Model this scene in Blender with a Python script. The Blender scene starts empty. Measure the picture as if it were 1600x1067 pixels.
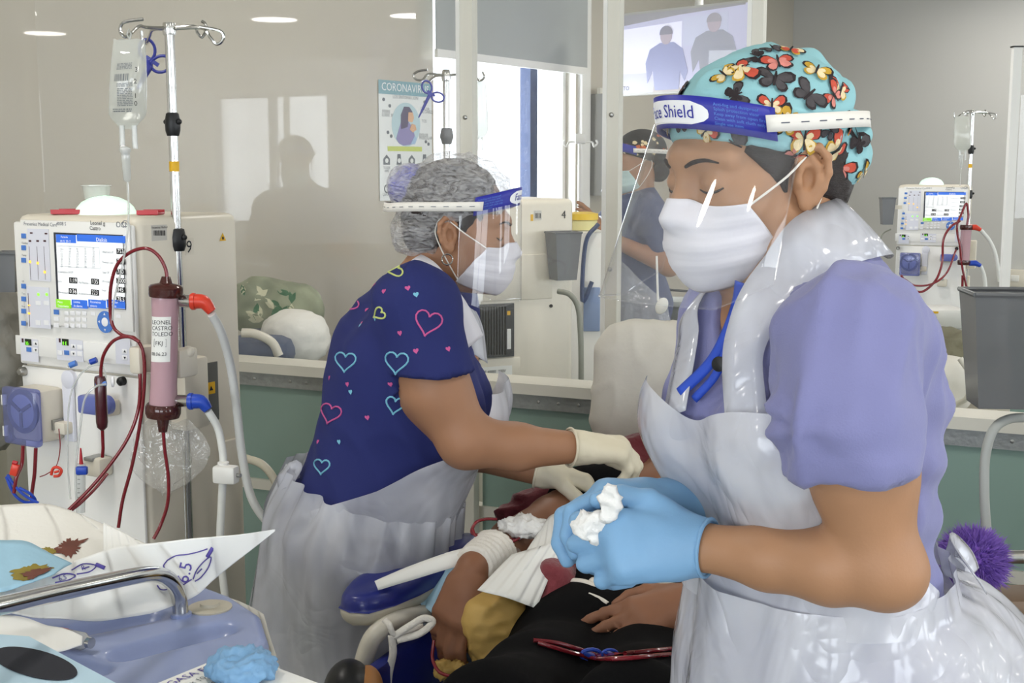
import bpy, bmesh, math, random
import numpy as np
from mathutils import Matrix, Vector

sc = bpy.context.scene
COL = sc.collection
rnd = random.Random(7)

# ------------------------------------------------------------------ camera
F = 2000.0                      # focal length in pixels of the 1600x1067 frame
CX, CY = 800.0, 533.5
PITCH = math.atan(275.0 / F)
CAM_H = 1.5
cam_data = bpy.data.cameras.new('camera')
cam_data.sensor_width = 36.0
cam_data.lens = 36.0 * F / 1600.0
cam = bpy.data.objects.new('camera', cam_data)
COL.objects.link(cam)
cam.location = (0, 0, CAM_H)
cam.rotation_euler = (math.pi / 2 - PITCH, 0, 0)
cam_data.clip_start = 0.05
sc.camera = cam

# ------------------------------------------------------------------ colour management, world
sc.view_settings.view_transform = 'Standard'
sc.view_settings.look = 'None'
sc.view_settings.gamma = 1.0
sc.view_settings.use_curve_mapping = False
sc.view_settings.exposure = -0.5
world = bpy.data.worlds.new('daylight')
sc.world = world
world.use_nodes = True
bgn = world.node_tree.nodes['Background']
bgn.inputs[0].default_value = (0.86, 0.93, 1.0, 1)
bgn.inputs[1].default_value = 4.0
sc.cycles.transparent_max_bounces = 32
sc.cycles.max_bounces = 4
sc.cycles.diffuse_bounces = 3
sc.cycles.glossy_bounces = 3
sc.cycles.transmission_bounces = 4
sc.cycles.use_adaptive_sampling = True
sc.cycles.adaptive_threshold = 0.06
sc.cycles.adaptive_min_samples = 16
sc.cycles.use_light_tree = False
sc.cycles.sample_clamp_indirect = 6.0
sc.cycles.caustics_reflective = False
sc.cycles.caustics_refractive = False

# ------------------------------------------------------------------ pixel <-> world helpers
_c, _s = math.cos(PITCH), math.sin(PITCH)
def ray(px, py):
    a = (px - CX) / F; b = -(py - CY) / F
    return Vector((a, _c + b * _s, -_s + b * _c))
def P(px, py, Y):
    d = ray(px, py)
    return Vector((0, 0, CAM_H)) + d * (Y / d.y)
def G(px, py, z):
    d = ray(px, py)
    return Vector((0, 0, CAM_H)) + d * ((z - CAM_H) / d.z)

# room axes: U runs along the window wall, W points from it into the room
U = Vector((0.545, 0.8384, 0)); U.normalize()
W = Vector((U.y, -U.x, 0))
O = Vector((-0.35, 5.6, 0))
CEIL = 2.72
def R(s, t, z=0.0):
    return O + U * s + W * t + Vector((0, 0, z))
S_FAR, S_REAR, T_RIGHT = 4.25, -8.0, 9.0

# ------------------------------------------------------------------ ceiling lamps and daylight (lights)
def mirror_s(px, py):            # where a lamp must hang so that the glossy window wall mirrors it at this pixel
    p = G(px, py, CEIL - 0.02); q = p - O
    return q.dot(U), -q.dot(W)
LAMPS = [mirror_s(70, 48), mirror_s(645, 20)]
for s_ in (-6.0, -3.6, -1.2, 1.3):  # the rest are unseen lamps, added as a grid to light the room
    for t_ in (1.3, 4.0, 6.7):
        LAMPS.append((s_, t_))
LAMPS += [(3.4, 1.6), (3.4, 4.1)]
LAMP_R = 0.20
LAMP_W = 17.0
for s_, t_ in LAMPS:
    ld = bpy.data.lights.new('lamp_light', 'AREA')
    ld.shape = 'DISK'; ld.size = LAMP_R * 1.8
    ld.energy = LAMP_W
    ld.color = (1.0, 0.955, 0.89)
    lo = bpy.data.objects.new('lamp_light', ld)
    lo.location = R(s_, t_, CEIL - 0.045)
    COL.objects.link(lo)
# daylight through the windows, rear and right ones added for fill: (centre s, t, z, width, height, facing vector)
WINDOWS = {
    1: dict(s0=0.02, s1=1.24, z0=0.95, z1=2.45),           # in the window wall, half covered by the blind
    2: dict(t0=4.3, t1=5.75, z0=0.95, z1=2.15),            # in the far wall, out of frame
}
REAR_FILL = [(1.2, 3.6), (4.4, 6.8)]                             # unseen rear wall windows, added for fill light (t ranges)
RIGHT_FILL = [(-6.6, -4.0), (-3.0, -0.4), (0.4, 3.0)]           # made-up right wall windows that give more fill (s ranges)
def day_light(center, facing, w, h, power):
    ld = bpy.data.lights.new('daylight_window', 'AREA')
    ld.shape = 'RECTANGLE'; ld.size = w; ld.size_y = h
    ld.energy = power; ld.color = (0.88, 0.94, 1.0)
    lo = bpy.data.objects.new('daylight_window', ld)
    lo.location = center
    lo.rotation_euler = Vector(facing).to_track_quat('-Z', 'Y').to_euler()
    COL.objects.link(lo)
for t0, t1 in REAR_FILL:
    day_light(R(S_REAR - 0.12, (t0 + t1) / 2, 1.6), U, t1 - t0, 1.5, 95)
for s0, s1 in RIGHT_FILL:
    day_light(R((s0 + s1) / 2, T_RIGHT + 0.12, 1.6), -W, s1 - s0, 1.5, 95)
day_light(R(S_FAR + 0.12, 5.02, 1.55), -U, 1.45, 1.2, 40)
day_light(R(0.63, -0.35, 1.5), W, 1.2, 1.1, 40)

# ------------------------------------------------------------------ materials (all procedural)
def lin(h):
    h = h.lstrip('#')
    r = []
    for i in (0, 2, 4):
        v = int(h[i:i + 2], 16) / 255.0
        r.append(v / 12.92 if v <= 0.04045 else ((v + 0.055) / 1.055) ** 2.4)
    return (r[0], r[1], r[2], 1.0)
MATS = {}
def mat(name, hexc, rough=0.5, metal=0.0, var=0.04, vscale=14.0, bump=0.0, bscale=60.0, coat=0.0, coat_r=0.05,
        trans=0.0, sss=0.0, sheen=0.0, emit=None, estr=0.0, spec=0.5, alpha=None, stretch=None, ior=1.45):
    if name in MATS: return MATS[name]
    m = bpy.data.materials.new(name); MATS[name] = m
    m.use_nodes = True
    nt = m.node_tree; N = nt.nodes; L = nt.links
    b = N['Principled BSDF']
    tc = N.new('ShaderNodeTexCoord')
    mp = N.new('ShaderNodeMapping'); L.new(tc.outputs['Object'], mp.inputs[0])
    if stretch: mp.inputs['Scale'].default_value = stretch
    nz = N.new('ShaderNodeTexNoise'); nz.inputs['Scale'].default_value = vscale; nz.inputs['Detail'].default_value = 1
    L.new(mp.outputs[0], nz.inputs[0])
    c = lin(hexc)
    mx = N.new('ShaderNodeMix'); mx.data_type = 'RGBA'
    mx.inputs[6].default_value = tuple(max(0, v * (1 - var)) for v in c[:3]) + (1,)
    mx.inputs[7].default_value = tuple(min(1, v * (1 + var)) for v in c[:3]) + (1,)
    L.new(nz.outputs[0], mx.inputs[0]); L.new(mx.outputs[2], b.inputs['Base Color'])
    b.inputs['Roughness'].default_value = rough
    b.inputs['Metallic'].default_value = metal
    b.inputs['Specular IOR Level'].default_value = spec
    b.inputs['IOR'].default_value = ior
    if coat: b.inputs['Coat Weight'].default_value = coat; b.inputs['Coat Roughness'].default_value = coat_r
    if trans: b.inputs['Transmission Weight'].default_value = trans
    if sss:
        b.inputs['Subsurface Weight'].default_value = sss
        b.inputs['Subsurface Radius'].default_value = (0.012, 0.005, 0.003)
        b.inputs['Subsurface Scale'].default_value = 0.6
    if sheen: b.inputs['Sheen Weight'].default_value = sheen
    if emit:
        b.inputs['Emission Color'].default_value = lin(emit); b.inputs['Emission Strength'].default_value = estr; m.cycles.emission_sampling = 'NONE'
    if alpha is not None: b.inputs['Alpha'].default_value = alpha
    if bump:
        n2 = N.new('ShaderNodeTexNoise'); n2.inputs['Scale'].default_value = bscale; n2.inputs['Detail'].default_value = 4
        L.new(mp.outputs[0], n2.inputs[0])
        bp = N.new('ShaderNodeBump'); bp.inputs['Strength'].default_value = bump; bp.inputs['Distance'].default_value = 0.01
        L.new(n2.outputs[0], bp.inputs['Height']); L.new(bp.outputs[0], b.inputs['Normal'])
    return m
def sheet_mat(name, hexc, clear=0.9, rough=0.04, body_rough=0.4, bump=0.0, bscale=8.0, tint='#ffffff', stretch=None, gloss=1.0, haze=0.0, wrinkle=0.0, translucent=0.0, hscale=12.0):
    """thin clear or milky plastic: transparent mixed with a milky body, plus a Fresnel gloss"""
    if name in MATS: return MATS[name]
    m = bpy.data.materials.new(name); MATS[name] = m
    m.use_nodes = True
    nt = m.node_tree; N = nt.nodes; L = nt.links
    N.remove(N['Principled BSDF'])
    out = N['Material Output']
    tr = N.new('ShaderNodeBsdfTransparent'); tr.inputs[0].default_value = lin(tint)
    df = N.new('ShaderNodeBsdfDiffuse'); df.inputs[0].default_value = lin(hexc)
    body = df
    if translucent:
        tl = N.new('ShaderNodeBsdfTranslucent'); tl.inputs[0].default_value = lin(hexc)
        ms = N.new('ShaderNodeMixShader'); ms.inputs[0].default_value = translucent
        L.new(df.outputs[0], ms.inputs[1]); L.new(tl.outputs[0], ms.inputs[2]); body = ms
    m1 = N.new('ShaderNodeMixShader'); m1.inputs[0].default_value = 1 - clear
    L.new(tr.outputs[0], m1.inputs[1]); L.new(body.outputs[0], m1.inputs[2])
    if haze:
        tc = N.new('ShaderNodeTexCoord'); mp0 = N.new('ShaderNodeMapping'); L.new(tc.outputs['Object'], mp0.inputs[0])
        mp0.inputs['Scale'].default_value = stretch or (1, 1, 0.45)
        hn = N.new('ShaderNodeTexNoise'); hn.inputs['Scale'].default_value = hscale; hn.inputs['Detail'].default_value = 2; hn.inputs['Distortion'].default_value = 2.0
        L.new(mp0.outputs[0], hn.inputs[0])
        hm = N.new('ShaderNodeMapRange'); hm.inputs[1].default_value = 0.35; hm.inputs[2].default_value = 0.65
        hm.inputs[3].default_value = max(0, 1 - clear - haze); hm.inputs[4].default_value = min(1, 1 - clear + haze)
        L.new(hn.outputs[0], hm.inputs[0]); L.new(hm.outputs[0], m1.inputs[0])
    gl = N.new('ShaderNodeBsdfGlossy'); gl.inputs['Roughness'].default_value = rough
    fr = N.new('ShaderNodeLayerWeight'); fr.inputs[0].default_value = 0.5          # two-sided Schlick term
    pw5 = N.new('ShaderNodeMath'); pw5.operation = 'POWER'; pw5.inputs[1].default_value = 5.0; L.new(fr.outputs['Facing'], pw5.inputs[0])
    mu = N.new('ShaderNodeMath'); mu.operation = 'MULTIPLY_ADD'; mu.inputs[1].default_value = 0.9 * gloss; mu.inputs[2].default_value = 0.055 * gloss
    L.new(pw5.outputs[0], mu.inputs[0])
    m2 = N.new('ShaderNodeMixShader')
    L.new(mu.outputs[0], m2.inputs[0]); L.new(m1.outputs[0], m2.inputs[1]); L.new(gl.outputs[0], m2.inputs[2])
    L.new(m2.outputs[0], out.inputs[0])
    if bump:
        tc = N.new('ShaderNodeTexCoord'); mp = N.new('ShaderNodeMapping'); L.new(tc.outputs['Object'], mp.inputs[0])
        if stretch: mp.inputs['Scale'].default_value = stretch
        nz = N.new('ShaderNodeTexNoise'); nz.inputs['Scale'].default_value = bscale; nz.inputs['Detail'].default_value = 2
        nz.inputs['Distortion'].default_value = 0.8
        L.new(mp.outputs[0], nz.inputs[0])
        h = nz.outputs[0]
        if wrinkle:
            n2 = N.new('ShaderNodeTexNoise'); n2.inputs['Scale'].default_value = bscale * 1.6; n2.inputs['Detail'].default_value = 2; n2.inputs['Distortion'].default_value = 1.5
            L.new(mp.outputs[0], n2.inputs[0])
            sb = N.new('ShaderNodeMath'); sb.operation = 'SUBTRACT'; sb.inputs[1].default_value = 0.5; L.new(n2.outputs[0], sb.inputs[0])
            vo = N.new('ShaderNodeMath'); vo.operation = 'ABSOLUTE'; L.new(sb.outputs[0], vo.inputs[0])
            mm = N.new('ShaderNodeMath'); mm.operation = 'MULTIPLY_ADD'; mm.inputs[1].default_value = wrinkle
            L.new(vo.outputs[0], mm.inputs[0]); L.new(nz.outputs[0], mm.inputs[2]); h = mm.outputs[0]
        bp = N.new('ShaderNodeBump'); bp.inputs['Strength'].default_value = bump; bp.inputs['Distance'].default_value = 0.02
        L.new(h, bp.inputs['Height'])
        for n in (gl, df): L.new(bp.outputs[0], n.inputs['Normal'])
        L.new(bp.outputs[0], fr.inputs['Normal'])
    return m

# ------------------------------------------------------------------ mesh collecting
class MB:
    def __init__(s): s.v = []; s.f = []; s.mi = []
    def add(s, vs, fs, mi=0):
        n = len(s.v)
        s.v.extend([tuple(v) for v in vs]); s.f.extend([tuple(i + n for i in f) for f in fs]); s.mi.extend([mi] * len(fs))
        return s
    def box(s, c, size, rot=None, bevel=0.0, seg=2, mi=0):
        hx, hy, hz = size[0] / 2, size[1] / 2, size[2] / 2
        if bevel > 0:
            bm = bmesh.new(); bmesh.ops.create_cube(bm, size=1)
            for v in bm.verts: v.co = Vector((v.co.x * size[0], v.co.y * size[1], v.co.z * size[2]))
            bmesh.ops.bevel(bm, geom=list(bm.edges), offset=min(bevel, 0.49 * min(size)), segments=seg, profile=0.5, affect='EDGES')
            bm.verts.index_update()
            vs = [v.co.copy() for v in bm.verts]; fs = [[v.index for v in f.verts] for f in bm.faces]; bm.free()
        else:
            vs = [Vector((x, y, z)) for x in (-hx, hx) for y in (-hy, hy) for z in (-hz, hz)]
            fs = [(0, 1, 3, 2), (4, 6, 7, 5), (0, 4, 5, 1), (2, 3, 7, 6), (0, 2, 6, 4), (1, 5, 7, 3)]
        M = Matrix.Translation(Vector(c)) @ (rot.to_4x4() if rot else Matrix())
        return s.add([M @ v for v in vs], fs, mi)
    def tube(s, pts, r, n=10, smooth=0, caps=True, mi=0):
        pts = [Vector(p) for p in pts]
        if smooth: pts = spline(pts, smooth)
        m = len(pts)
        rs = [r] * m if not hasattr(r, '__len__') else [r[0] + (r[1] - r[0]) * i / (m - 1) for i in range(m)] if len(r) == 2 and m != 2 else list(r)
        if len(rs) != m:
            rs = list(np.interp(np.linspace(0, 1, m), np.linspace(0, 1, len(rs)), rs))
        tan = [(pts[min(i + 1, m - 1)] - pts[max(i - 1, 0)]).normalized() for i in range(m)]
        a = Vector((0, 0, 1)) if abs(tan[0].z) < 0.9 else Vector((1, 0, 0))
        nrm = tan[0].cross(a).normalized()
        vs = []
        for i in range(m):
            if i: 
                nrm = nrm - tan[i] * nrm.dot(tan[i])
                nrm = nrm.normalized() if nrm.length > 1e-6 else tan[i].orthogonal().normalized()
            bn = tan[i].cross(nrm)
            for k in range(n):
                t = 2 * math.pi * k / n
                vs.append(pts[i] + (nrm * math.cos(t) + bn * math.sin(t)) * rs[i])
        fs = [(i * n + k, i * n + (k + 1) % n, (i + 1) * n + (k + 1) % n, (i + 1) * n + k) for i in range(m - 1) for k in range(n)]
        if caps: fs += [tuple(reversed(range(n))), tuple(range((m - 1) * n, m * n))]
        return s.add(vs, fs, mi)
    def cyl(s, p0, p1, r, n=20, mi=0):
        return s.tube([p0, p1], r if hasattr(r, '__len__') else [r, r], n=n, mi=mi)
    def lathe(s, prof, base=(0, 0, 0), axis=(0, 0, 1), n=24, mi=0, sx=1.0):
        """profile of (radius, height) turned about the axis"""
        q = Vector((0, 0, 1)).rotation_difference(Vector(axis).normalized())
        b = Vector(base); vs = []
        for r, h in prof:
            for k in range(n):
                t = 2 * math.pi * k / n
                vs.append(b + q @ Vector((r * math.cos(t) * sx, r * math.sin(t), h)))
        m = len(prof)
        fs = [(i * n + k, i * n + (k + 1) % n, (i + 1) * n + (k + 1) % n, (i + 1) * n + k) for i in range(m - 1) for k in range(n)]
        fs += [tuple(reversed(range(n))), tuple(range((m - 1) * n, m * n))]
        return s.add(vs, fs, mi)
    def ball(s, c, r, n=14, mi=0, rot=None):
        r = r if hasattr(r, '__len__') else (r, r, r)
        vs = []; fs = []
        for i in range(1, n):
            a = math.pi * i / n
            for k in range(2 * n):
                t = math.pi * k / n
                v = Vector((r[0] * math.sin(a) * math.cos(t), r[1] * math.sin(a) * math.sin(t), r[2] * math.cos(a)))
                vs.append(Vector(c) + (rot @ v if rot else v))
        top = len(vs); z = Vector((0, 0, r[2])); z = rot @ z if rot else z
        vs += [Vector(c) + z, Vector(c) - z]
        m = 2 * n
        for i in range(n - 2):
            for k in range(m): fs.append((i * m + k, (i + 1) * m + k, (i + 1) * m + (k + 1) % m, i * m + (k + 1) % m))
        for k in range(m):
            fs.append((top, k, (k + 1) % m)); fs.append((top + 1, (n - 2) * m + (k + 1) % m, (n - 2) * m + k))
        return s.add(vs, fs, mi)
    def prism(s, poly, d, mi=0):
        """polygon (3D points in a plane) extruded by vector d"""
        d = Vector(d); n = len(poly); ps = [Vector(p) for p in poly]
        vs = ps + [p + d for p in ps]
        fs = [tuple(range(n)), tuple(range(2 * n - 1, n - 1, -1))] + [(i, i + n, (i + 1) % n + n, (i + 1) % n) for i in range(n)]
        return s.add(vs, fs, mi)
    def grid(s, fn, nu, nv, closed_u=False, mi=0, thick=None):
        vs = [Vector(fn(i / (nu if closed_u else nu - 1), j / (nv - 1))) for j in range(nv) for i in range(nu)]
        fs = []
        for j in range(nv - 1):
            for i in range(nu if closed_u else nu - 1):
                i2 = (i + 1) % nu
                fs.append((j * nu + i, j * nu + i2, (j + 1) * nu + i2, (j + 1) * nu + i))
        return s.add(vs, fs, mi)
    def text(s, body, fn, size=1.0, align='LEFT', mi=0):
        vs, fs = text_geo(body, align)
        return s.add([fn(v[0] * size, v[1] * size) for v in vs], fs, mi)
    def build(s, name, mats, parent=None, world=False, smooth=True, sharp=40, solid=0.0, sub=0, weld=True, label=None, kind=None):
        vs = s.v
        if world and parent is not None:
            Mi = parent_matrix(parent).inverted(); vs = [Mi @ Vector(v) for v in vs]
        me = bpy.data.meshes.new(name); me.from_pydata([tuple(v) for v in vs], [], s.f)
        return finish(name, me, mats, parent, smooth, sharp, s.mi, solid, sub, label, kind)

def finish(name, me, mats, parent=None, smooth=True, sharp=40, mi=None, solid=0.0, sub=0, label=None, kind=None):
    if not isinstance(mats, (list, tuple)): mats = [mats]
    for m in mats: me.materials.append(m)
    if mi is not None and len(mats) > 1: me.polygons.foreach_set('material_index', mi)
    if smooth:
        me.polygons.foreach_set('use_smooth', [True] * len(me.polygons))
        if sharp and sharp < 180:
            try: me.set_sharp_from_angle(angle=math.radians(sharp))
            except Exception: pass
    me.update()
    o = bpy.data.objects.new(name, me); COL.objects.link(o)
    if parent is not None: o.parent = parent
    if solid:
        md = o.modifiers.new('thickness', 'SOLIDIFY'); md.thickness = solid; md.offset = 0
    if sub:
        md = o.modifiers.new('smooth', 'SUBSURF'); md.levels = sub; md.render_levels = sub
    if label: o['label'] = label
    if kind: o['kind'] = kind
    return o
def parent_matrix(o):
    M = o.matrix_basis.copy()
    p = o.parent
    while p is not None:
        M = p.matrix_basis @ M; p = p.parent
    return M
_tc = {}
def text_geo(body, align='LEFT'):
    k = (body, align)
    if k not in _tc:
        cu = bpy.data.curves.new('lettering', 'FONT'); cu.body = body; cu.align_x = align; cu.size = 1.0
        cu.resolution_u = 2
        ob = bpy.data.objects.new('lettering', cu)
        me = bpy.data.meshes.new_from_object(ob)
        _tc[k] = ([tuple(v.co) for v in me.vertices], [tuple(p.vertices) for p in me.polygons])
        bpy.data.objects.remove(ob); bpy.data.curves.remove(cu); bpy.data.meshes.remove(me)
    return _tc[k]
def spline(pts, k=6):
    """Catmull-Rom through the points"""
    p = [Vector(a) for a in pts]
    p = [p[0] * 2 - p[1]] + p + [p[-1] * 2 - p[-2]]
    out = []
    for i in range(1, len(p) - 2):
        for j in range(k):
            t = j / k
            out.append(0.5 * ((2 * p[i]) + (p[i + 1] - p[i - 1]) * t + (2 * p[i - 1] - 5 * p[i] + 4 * p[i + 1] - p[i + 2]) * t * t
                              + (3 * p[i] - 3 * p[i + 1] + p[i + 2] - p[i - 1]) * t ** 3))
    out.append(p[-2].copy())
    return out
def tag(o, label, cat, group=None, kind=None):
    o['label'] = label; o['category'] = cat
    if group: o['group'] = group
    if kind: o['kind'] = kind
    return o
def thing(name, label, cat, loc=(0, 0, 0), rz=0.0, group=None):
    o = bpy.data.objects.new(name, None); COL.objects.link(o)
    o.location = loc; o.rotation_euler = (0, 0, rz); o.empty_display_size = 0.1
    bpy.context.view_layer.update
    o.matrix_basis = Matrix.Translation(Vector(loc)) @ Matrix.Rotation(rz, 4, 'Z')
    tag(o, label, cat, group)
    return o
def struct(o, label=None):
    o['kind'] = 'structure'
    if label: o['label'] = label
    return o
def copy_tree(o, parent=None):
    c = o.copy(); COL.objects.link(c); c.parent = parent
    for ch in o.children: copy_tree(ch, c)
    return c
def circ(c, r, ax, ay, n=20, a0=0, a1=2 * math.pi):
    return [Vector(c) + Vector(ax) * (r * math.cos(a0 + (a1 - a0) * i / n)) + Vector(ay) * (r * math.sin(a0 + (a1 - a0) * i / n)) for i in range(n)]
# ================================================================== MATERIALS
m_wall_l = mat('glossy_cream_wall_panel', '#bab3a4', 0.35, var=0.015, vscale=2, coat=0.75, coat_r=0.02)
m_wall_f = mat('grey_wall_paint', '#c6c6c3', 0.6, var=0.02, vscale=3, bump=0.03, bscale=90)
m_wall_w = mat('white_wall_paint', '#d9d8d2', 0.6, var=0.02, vscale=3, bump=0.03, bscale=90)
m_ceil = mat('ceiling_paint', '#d5d2c9', 0.8, var=0.02)
m_floor = mat('grey_vinyl_floor', '#83857f', 0.35, var=0.08, vscale=30)
m_white = mat('white_plastic', '#e9e8e3', 0.35, var=0.015)
m_cream = mat('cream_plastic', '#ddd6c6', 0.38, var=0.02)
m_front = mat('machine_white_plastic', '#efeeea', 0.32, var=0.015)
m_lav = mat('pale_lavender_panel', '#e1e2ec', 0.35, var=0.015)
m_steel = mat('polished_steel', '#c9c9c7', 0.16, metal=1.0, var=0.03)
m_brush = mat('brushed_steel', '#a9a9a6', 0.34, metal=1.0, var=0.06, bump=0.05, bscale=120)
m_alu = mat('powder_coated_post', '#dcd9cd', 0.35, var=0.02)
m_galv = mat('galvanised_strip', '#9ea19f', 0.42, metal=0.7, var=0.15, vscale=60, bump=0.12, bscale=80)
m_black = mat('black_plastic', '#17181a', 0.4, var=0.1)
m_dark = mat('dark_ink', '#2a2b30', 0.7, var=0.0)
m_red = mat('red_plastic', '#b3202a', 0.35, var=0.05)
m_redorange = mat('red_orange_plastic', '#d6402c', 0.3, var=0.05)
m_blue = mat('royal_blue_plastic', '#2348b4', 0.35, var=0.05)
m_navy = mat('navy_metal', '#2d3f66', 0.4, var=0.04)
m_btn = mat('blue_button', '#4f80cf', 0.4, var=0.03)
m_btnw = mat('white_button', '#f4f4f6', 0.4, var=0.01)
m_green_p = mat('sea_green_panel', '#8da69b', 0.22, var=0.08, vscale=3, coat=0.5, coat_r=0.08)
m_smoke = sheet_mat('smoky_grey_plastic', '#8f9296', clear=0.45, rough=0.15, tint='#b5b6b9')
m_clear = sheet_mat('clear_acrylic', '#eef0ea', clear=0.965, rough=0.01, gloss=0.35)
m_glass = sheet_mat('window_glass', '#ffffff', clear=1.0, rough=0.0, gloss=0.7)
m_blind = mat('grey_blind_fabric', '#a9adac', 0.85, var=0.02, vscale=120)
m_paper = mat('white_paper', '#eeeeea', 0.75, var=0.02, vscale=20)
m_cloth_w = mat('white_cotton', '#e6e4dd', 0.9, var=0.03, bump=0.15, bscale=70)
m_yellow = mat('yellow_plastic', '#ecc62e', 0.4, var=0.03)

# ================================================================== SHELL
def wall_mesh(name, axis_o, along, up_h, length, holes, thick_dir, m, thick=0.22):
    """a wall from axis_o running along a direction, with rectangular holes (a0,a1,z0,z1)"""
    mb = MB()
    a_cuts = sorted({0.0, length} | {h[0] for h in holes} | {h[1] for h in holes})
    for a0, a1 in zip(a_cuts[:-1], a_cuts[1:]):
        hs = [h for h in holes if h[0] <= a0 + 1e-6 and h[1] >= a1 - 1e-6]
        spans = [(0.0, up_h)]
        for h in hs: spans = [(0.0, h[2]), (h[3], up_h)]
        for z0, z1 in spans:
            A = Vector(axis_o) + along * a0; B = Vector(axis_o) + along * a1; Z0 = Vector((0, 0, z0)); Z1 = Vector((0, 0, z1))
            mb.prism([A + Z0, B + Z0, B + Z1, A + Z1], thick_dir * thick)
    return struct(mb.build(name, m, smooth=False))
corners = [R(S_REAR, 0), R(S_FAR, 0), R(S_FAR, T_RIGHT), R(S_REAR, T_RIGHT)]
fl = MB().prism([c + Vector((0, 0, -0.1)) for c in corners], (0, 0, 0.1)).build('floor', m_floor, smooth=False); struct(fl)
ce = MB().prism([c + Vector((0, 0, CEIL)) for c in corners], (0, 0, 0.1)).build('ceiling', m_ceil, smooth=False); struct(ce)
w1 = WINDOWS[1]; w2 = WINDOWS[2]
wall_mesh('wall_left', R(S_REAR, 0), U, CEIL, S_FAR - S_REAR, [(w1['s0'] - S_REAR, w1['s1'] - S_REAR, w1['z0'], w1['z1'])], -W, m_wall_l)
wall_mesh('wall_back', R(S_FAR, 0), W, CEIL, T_RIGHT, [(w2['t0'], w2['t1'], w2['z0'], w2['z1'])], U, m_wall_f)
wall_mesh('wall_right', R(S_REAR, T_RIGHT), U, CEIL, S_FAR - S_REAR, [(a - S_REAR, b - S_REAR, 0.85, 2.35) for a, b in RIGHT_FILL], W, m_wall_w)
wall_mesh('wall_front', R(S_REAR, 0), W, CEIL, T_RIGHT, [(a, b, 0.85, 2.35) for a, b in REAR_FILL], -U, m_wall_w)

def window(n, p0, along, out, width, z0, z1, mull=(), fm=m_navy):
    t = bpy.data.objects.new('window_%d' % n, None); COL.objects.link(t); t.matrix_basis = Matrix.Translation(p0)
    struct(t)
    out = Vector(out)
    def bar(a0, a1, b0, b1, name, m=fm, off=0.06, th=0.06):
        q = [p0 + along * a + Vector((0, 0, b)) + out * off for a, b in ((a0, b0), (a1, b0), (a1, b1), (a0, b1))]
        MB().prism(q, out * th).build(name, m, t, world=True, smooth=False)
    fw = 0.03
    bar(0, width, z0, z0 + fw, 'window_frame'); bar(0, width, z1 - fw, z1, 'window_frame')
    bar(0, fw, z0 + fw, z1 - fw, 'window_frame', m_white if n == 1 else fm); bar(width - fw, width, z0 + fw, z1 - fw, 'window_frame', m_white if n == 1 else fm)
    cuts = [fw] + list(mull) + [width - fw]
    for c in mull: bar(c, c + 0.065, z0 + fw, z1 - fw, 'mullion')
    for i in range(len(cuts) - 1):
        a0 = cuts[i] + (0.065 if i else 0); bar(a0, cuts[i + 1], z0 + fw, z1 - fw, 'pane', m_glass, 0.085, 0.006)
    return t
window(1, R(w1['s0'], 0), U, -W, w1['s1'] - w1['s0'], w1['z0'], w1['z1'], (0.88,))
window(2, R(S_FAR, w2['t0']), W, U, w2['t1'] - w2['t0'], w2['z0'], w2['z1'], (0.7,))
n = 3  # from here on the windows are unseen and added to let in fill
for a, b in REAR_FILL: window(n, R(S_REAR, a), W, -U, b - a, 0.85, 2.35, ((b - a) / 2,)); n += 1
for a, b in RIGHT_FILL: window(n, R(a, T_RIGHT), U, W, b - a, 0.85, 2.35, ((b - a) / 2,)); n += 1
# window surround (white reveal strip on the right of the window) and skirting
struct(MB().prism([R(1.26, 0, 0.0), R(1.34, 0, 0.0), R(1.34, 0, CEIL), R(1.26, 0, CEIL)], W * 0.025).build('trim_1', m_white, smooth=False))
struct(MB().prism([R(-0.06, 0, 0.9), R(1.26, 0, 0.9), R(1.26, 0, 0.945), R(-0.06, 0, 0.945)], W * 0.10).build('trim_2', m_white, smooth=False))
struct(MB().prism([R(S_REAR, 0), R(S_FAR, 0), R(S_FAR, 0, 0.1), R(S_REAR, 0, 0.1)], W * 0.015).build('baseboard_left', m_white, smooth=False))
struct(MB().prism([R(S_FAR, 0.02), R(S_FAR, T_RIGHT), R(S_FAR, T_RIGHT, 0.1), R(S_FAR, 0.02, 0.1)], -U * 0.015).build('baseboard_back', m_white, smooth=False))

# ceiling lamps
m_lampglow = mat('lamp_diffuser', '#ffffff', 0.5, emit='#fff6e6', estr=30.0)
for i, (s_, t_) in enumerate(LAMPS):
    t = thing('ceiling_lamp', 'round white ceiling lamp set into the ceiling', 'lamp', R(s_, t_, CEIL), group='round ceiling lamps')
    MB().lathe([(LAMP_R * 0.92, -0.03), (LAMP_R + 0.02, -0.03), (LAMP_R + 0.02, 0.0), (LAMP_R * 0.92, 0.0)]).build('trim_ring', m_white, t)
    MB().lathe([(LAMP_R * 0.93, -0.02), (LAMP_R * 0.93, -0.002)], n=32).build('diffuser', m_lampglow, t)

# roller blind
t = thing('roller_blind', 'grey fabric roller blind pulled halfway down the bright window', 'blind', R(0, 0.05, 1.955))
q = P(674, 96, 5.55)
MB().prism([R(-0.03, 0.05, 1.985), R(1.26, 0.05, 1.985), R(1.26, 0.05, 2.62), R(-0.03, 0.05, 2.62)], W * 0.004).build('blind_fabric', m_blind, t, world=True, smooth=False)
MB().prism([R(-0.03, 0.045, 1.955), R(1.26, 0.045, 1.955), R(1.26, 0.045, 1.99), R(-0.03, 0.045, 1.99)], W * 0.016).build('bottom_bar', m_white, t, world=True, smooth=False)
MB().cyl(R(-0.03, 0.06, 2.64), R(1.26, 0.06, 2.64), 0.035).build('roller_tube', m_white, t, world=True)

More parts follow.
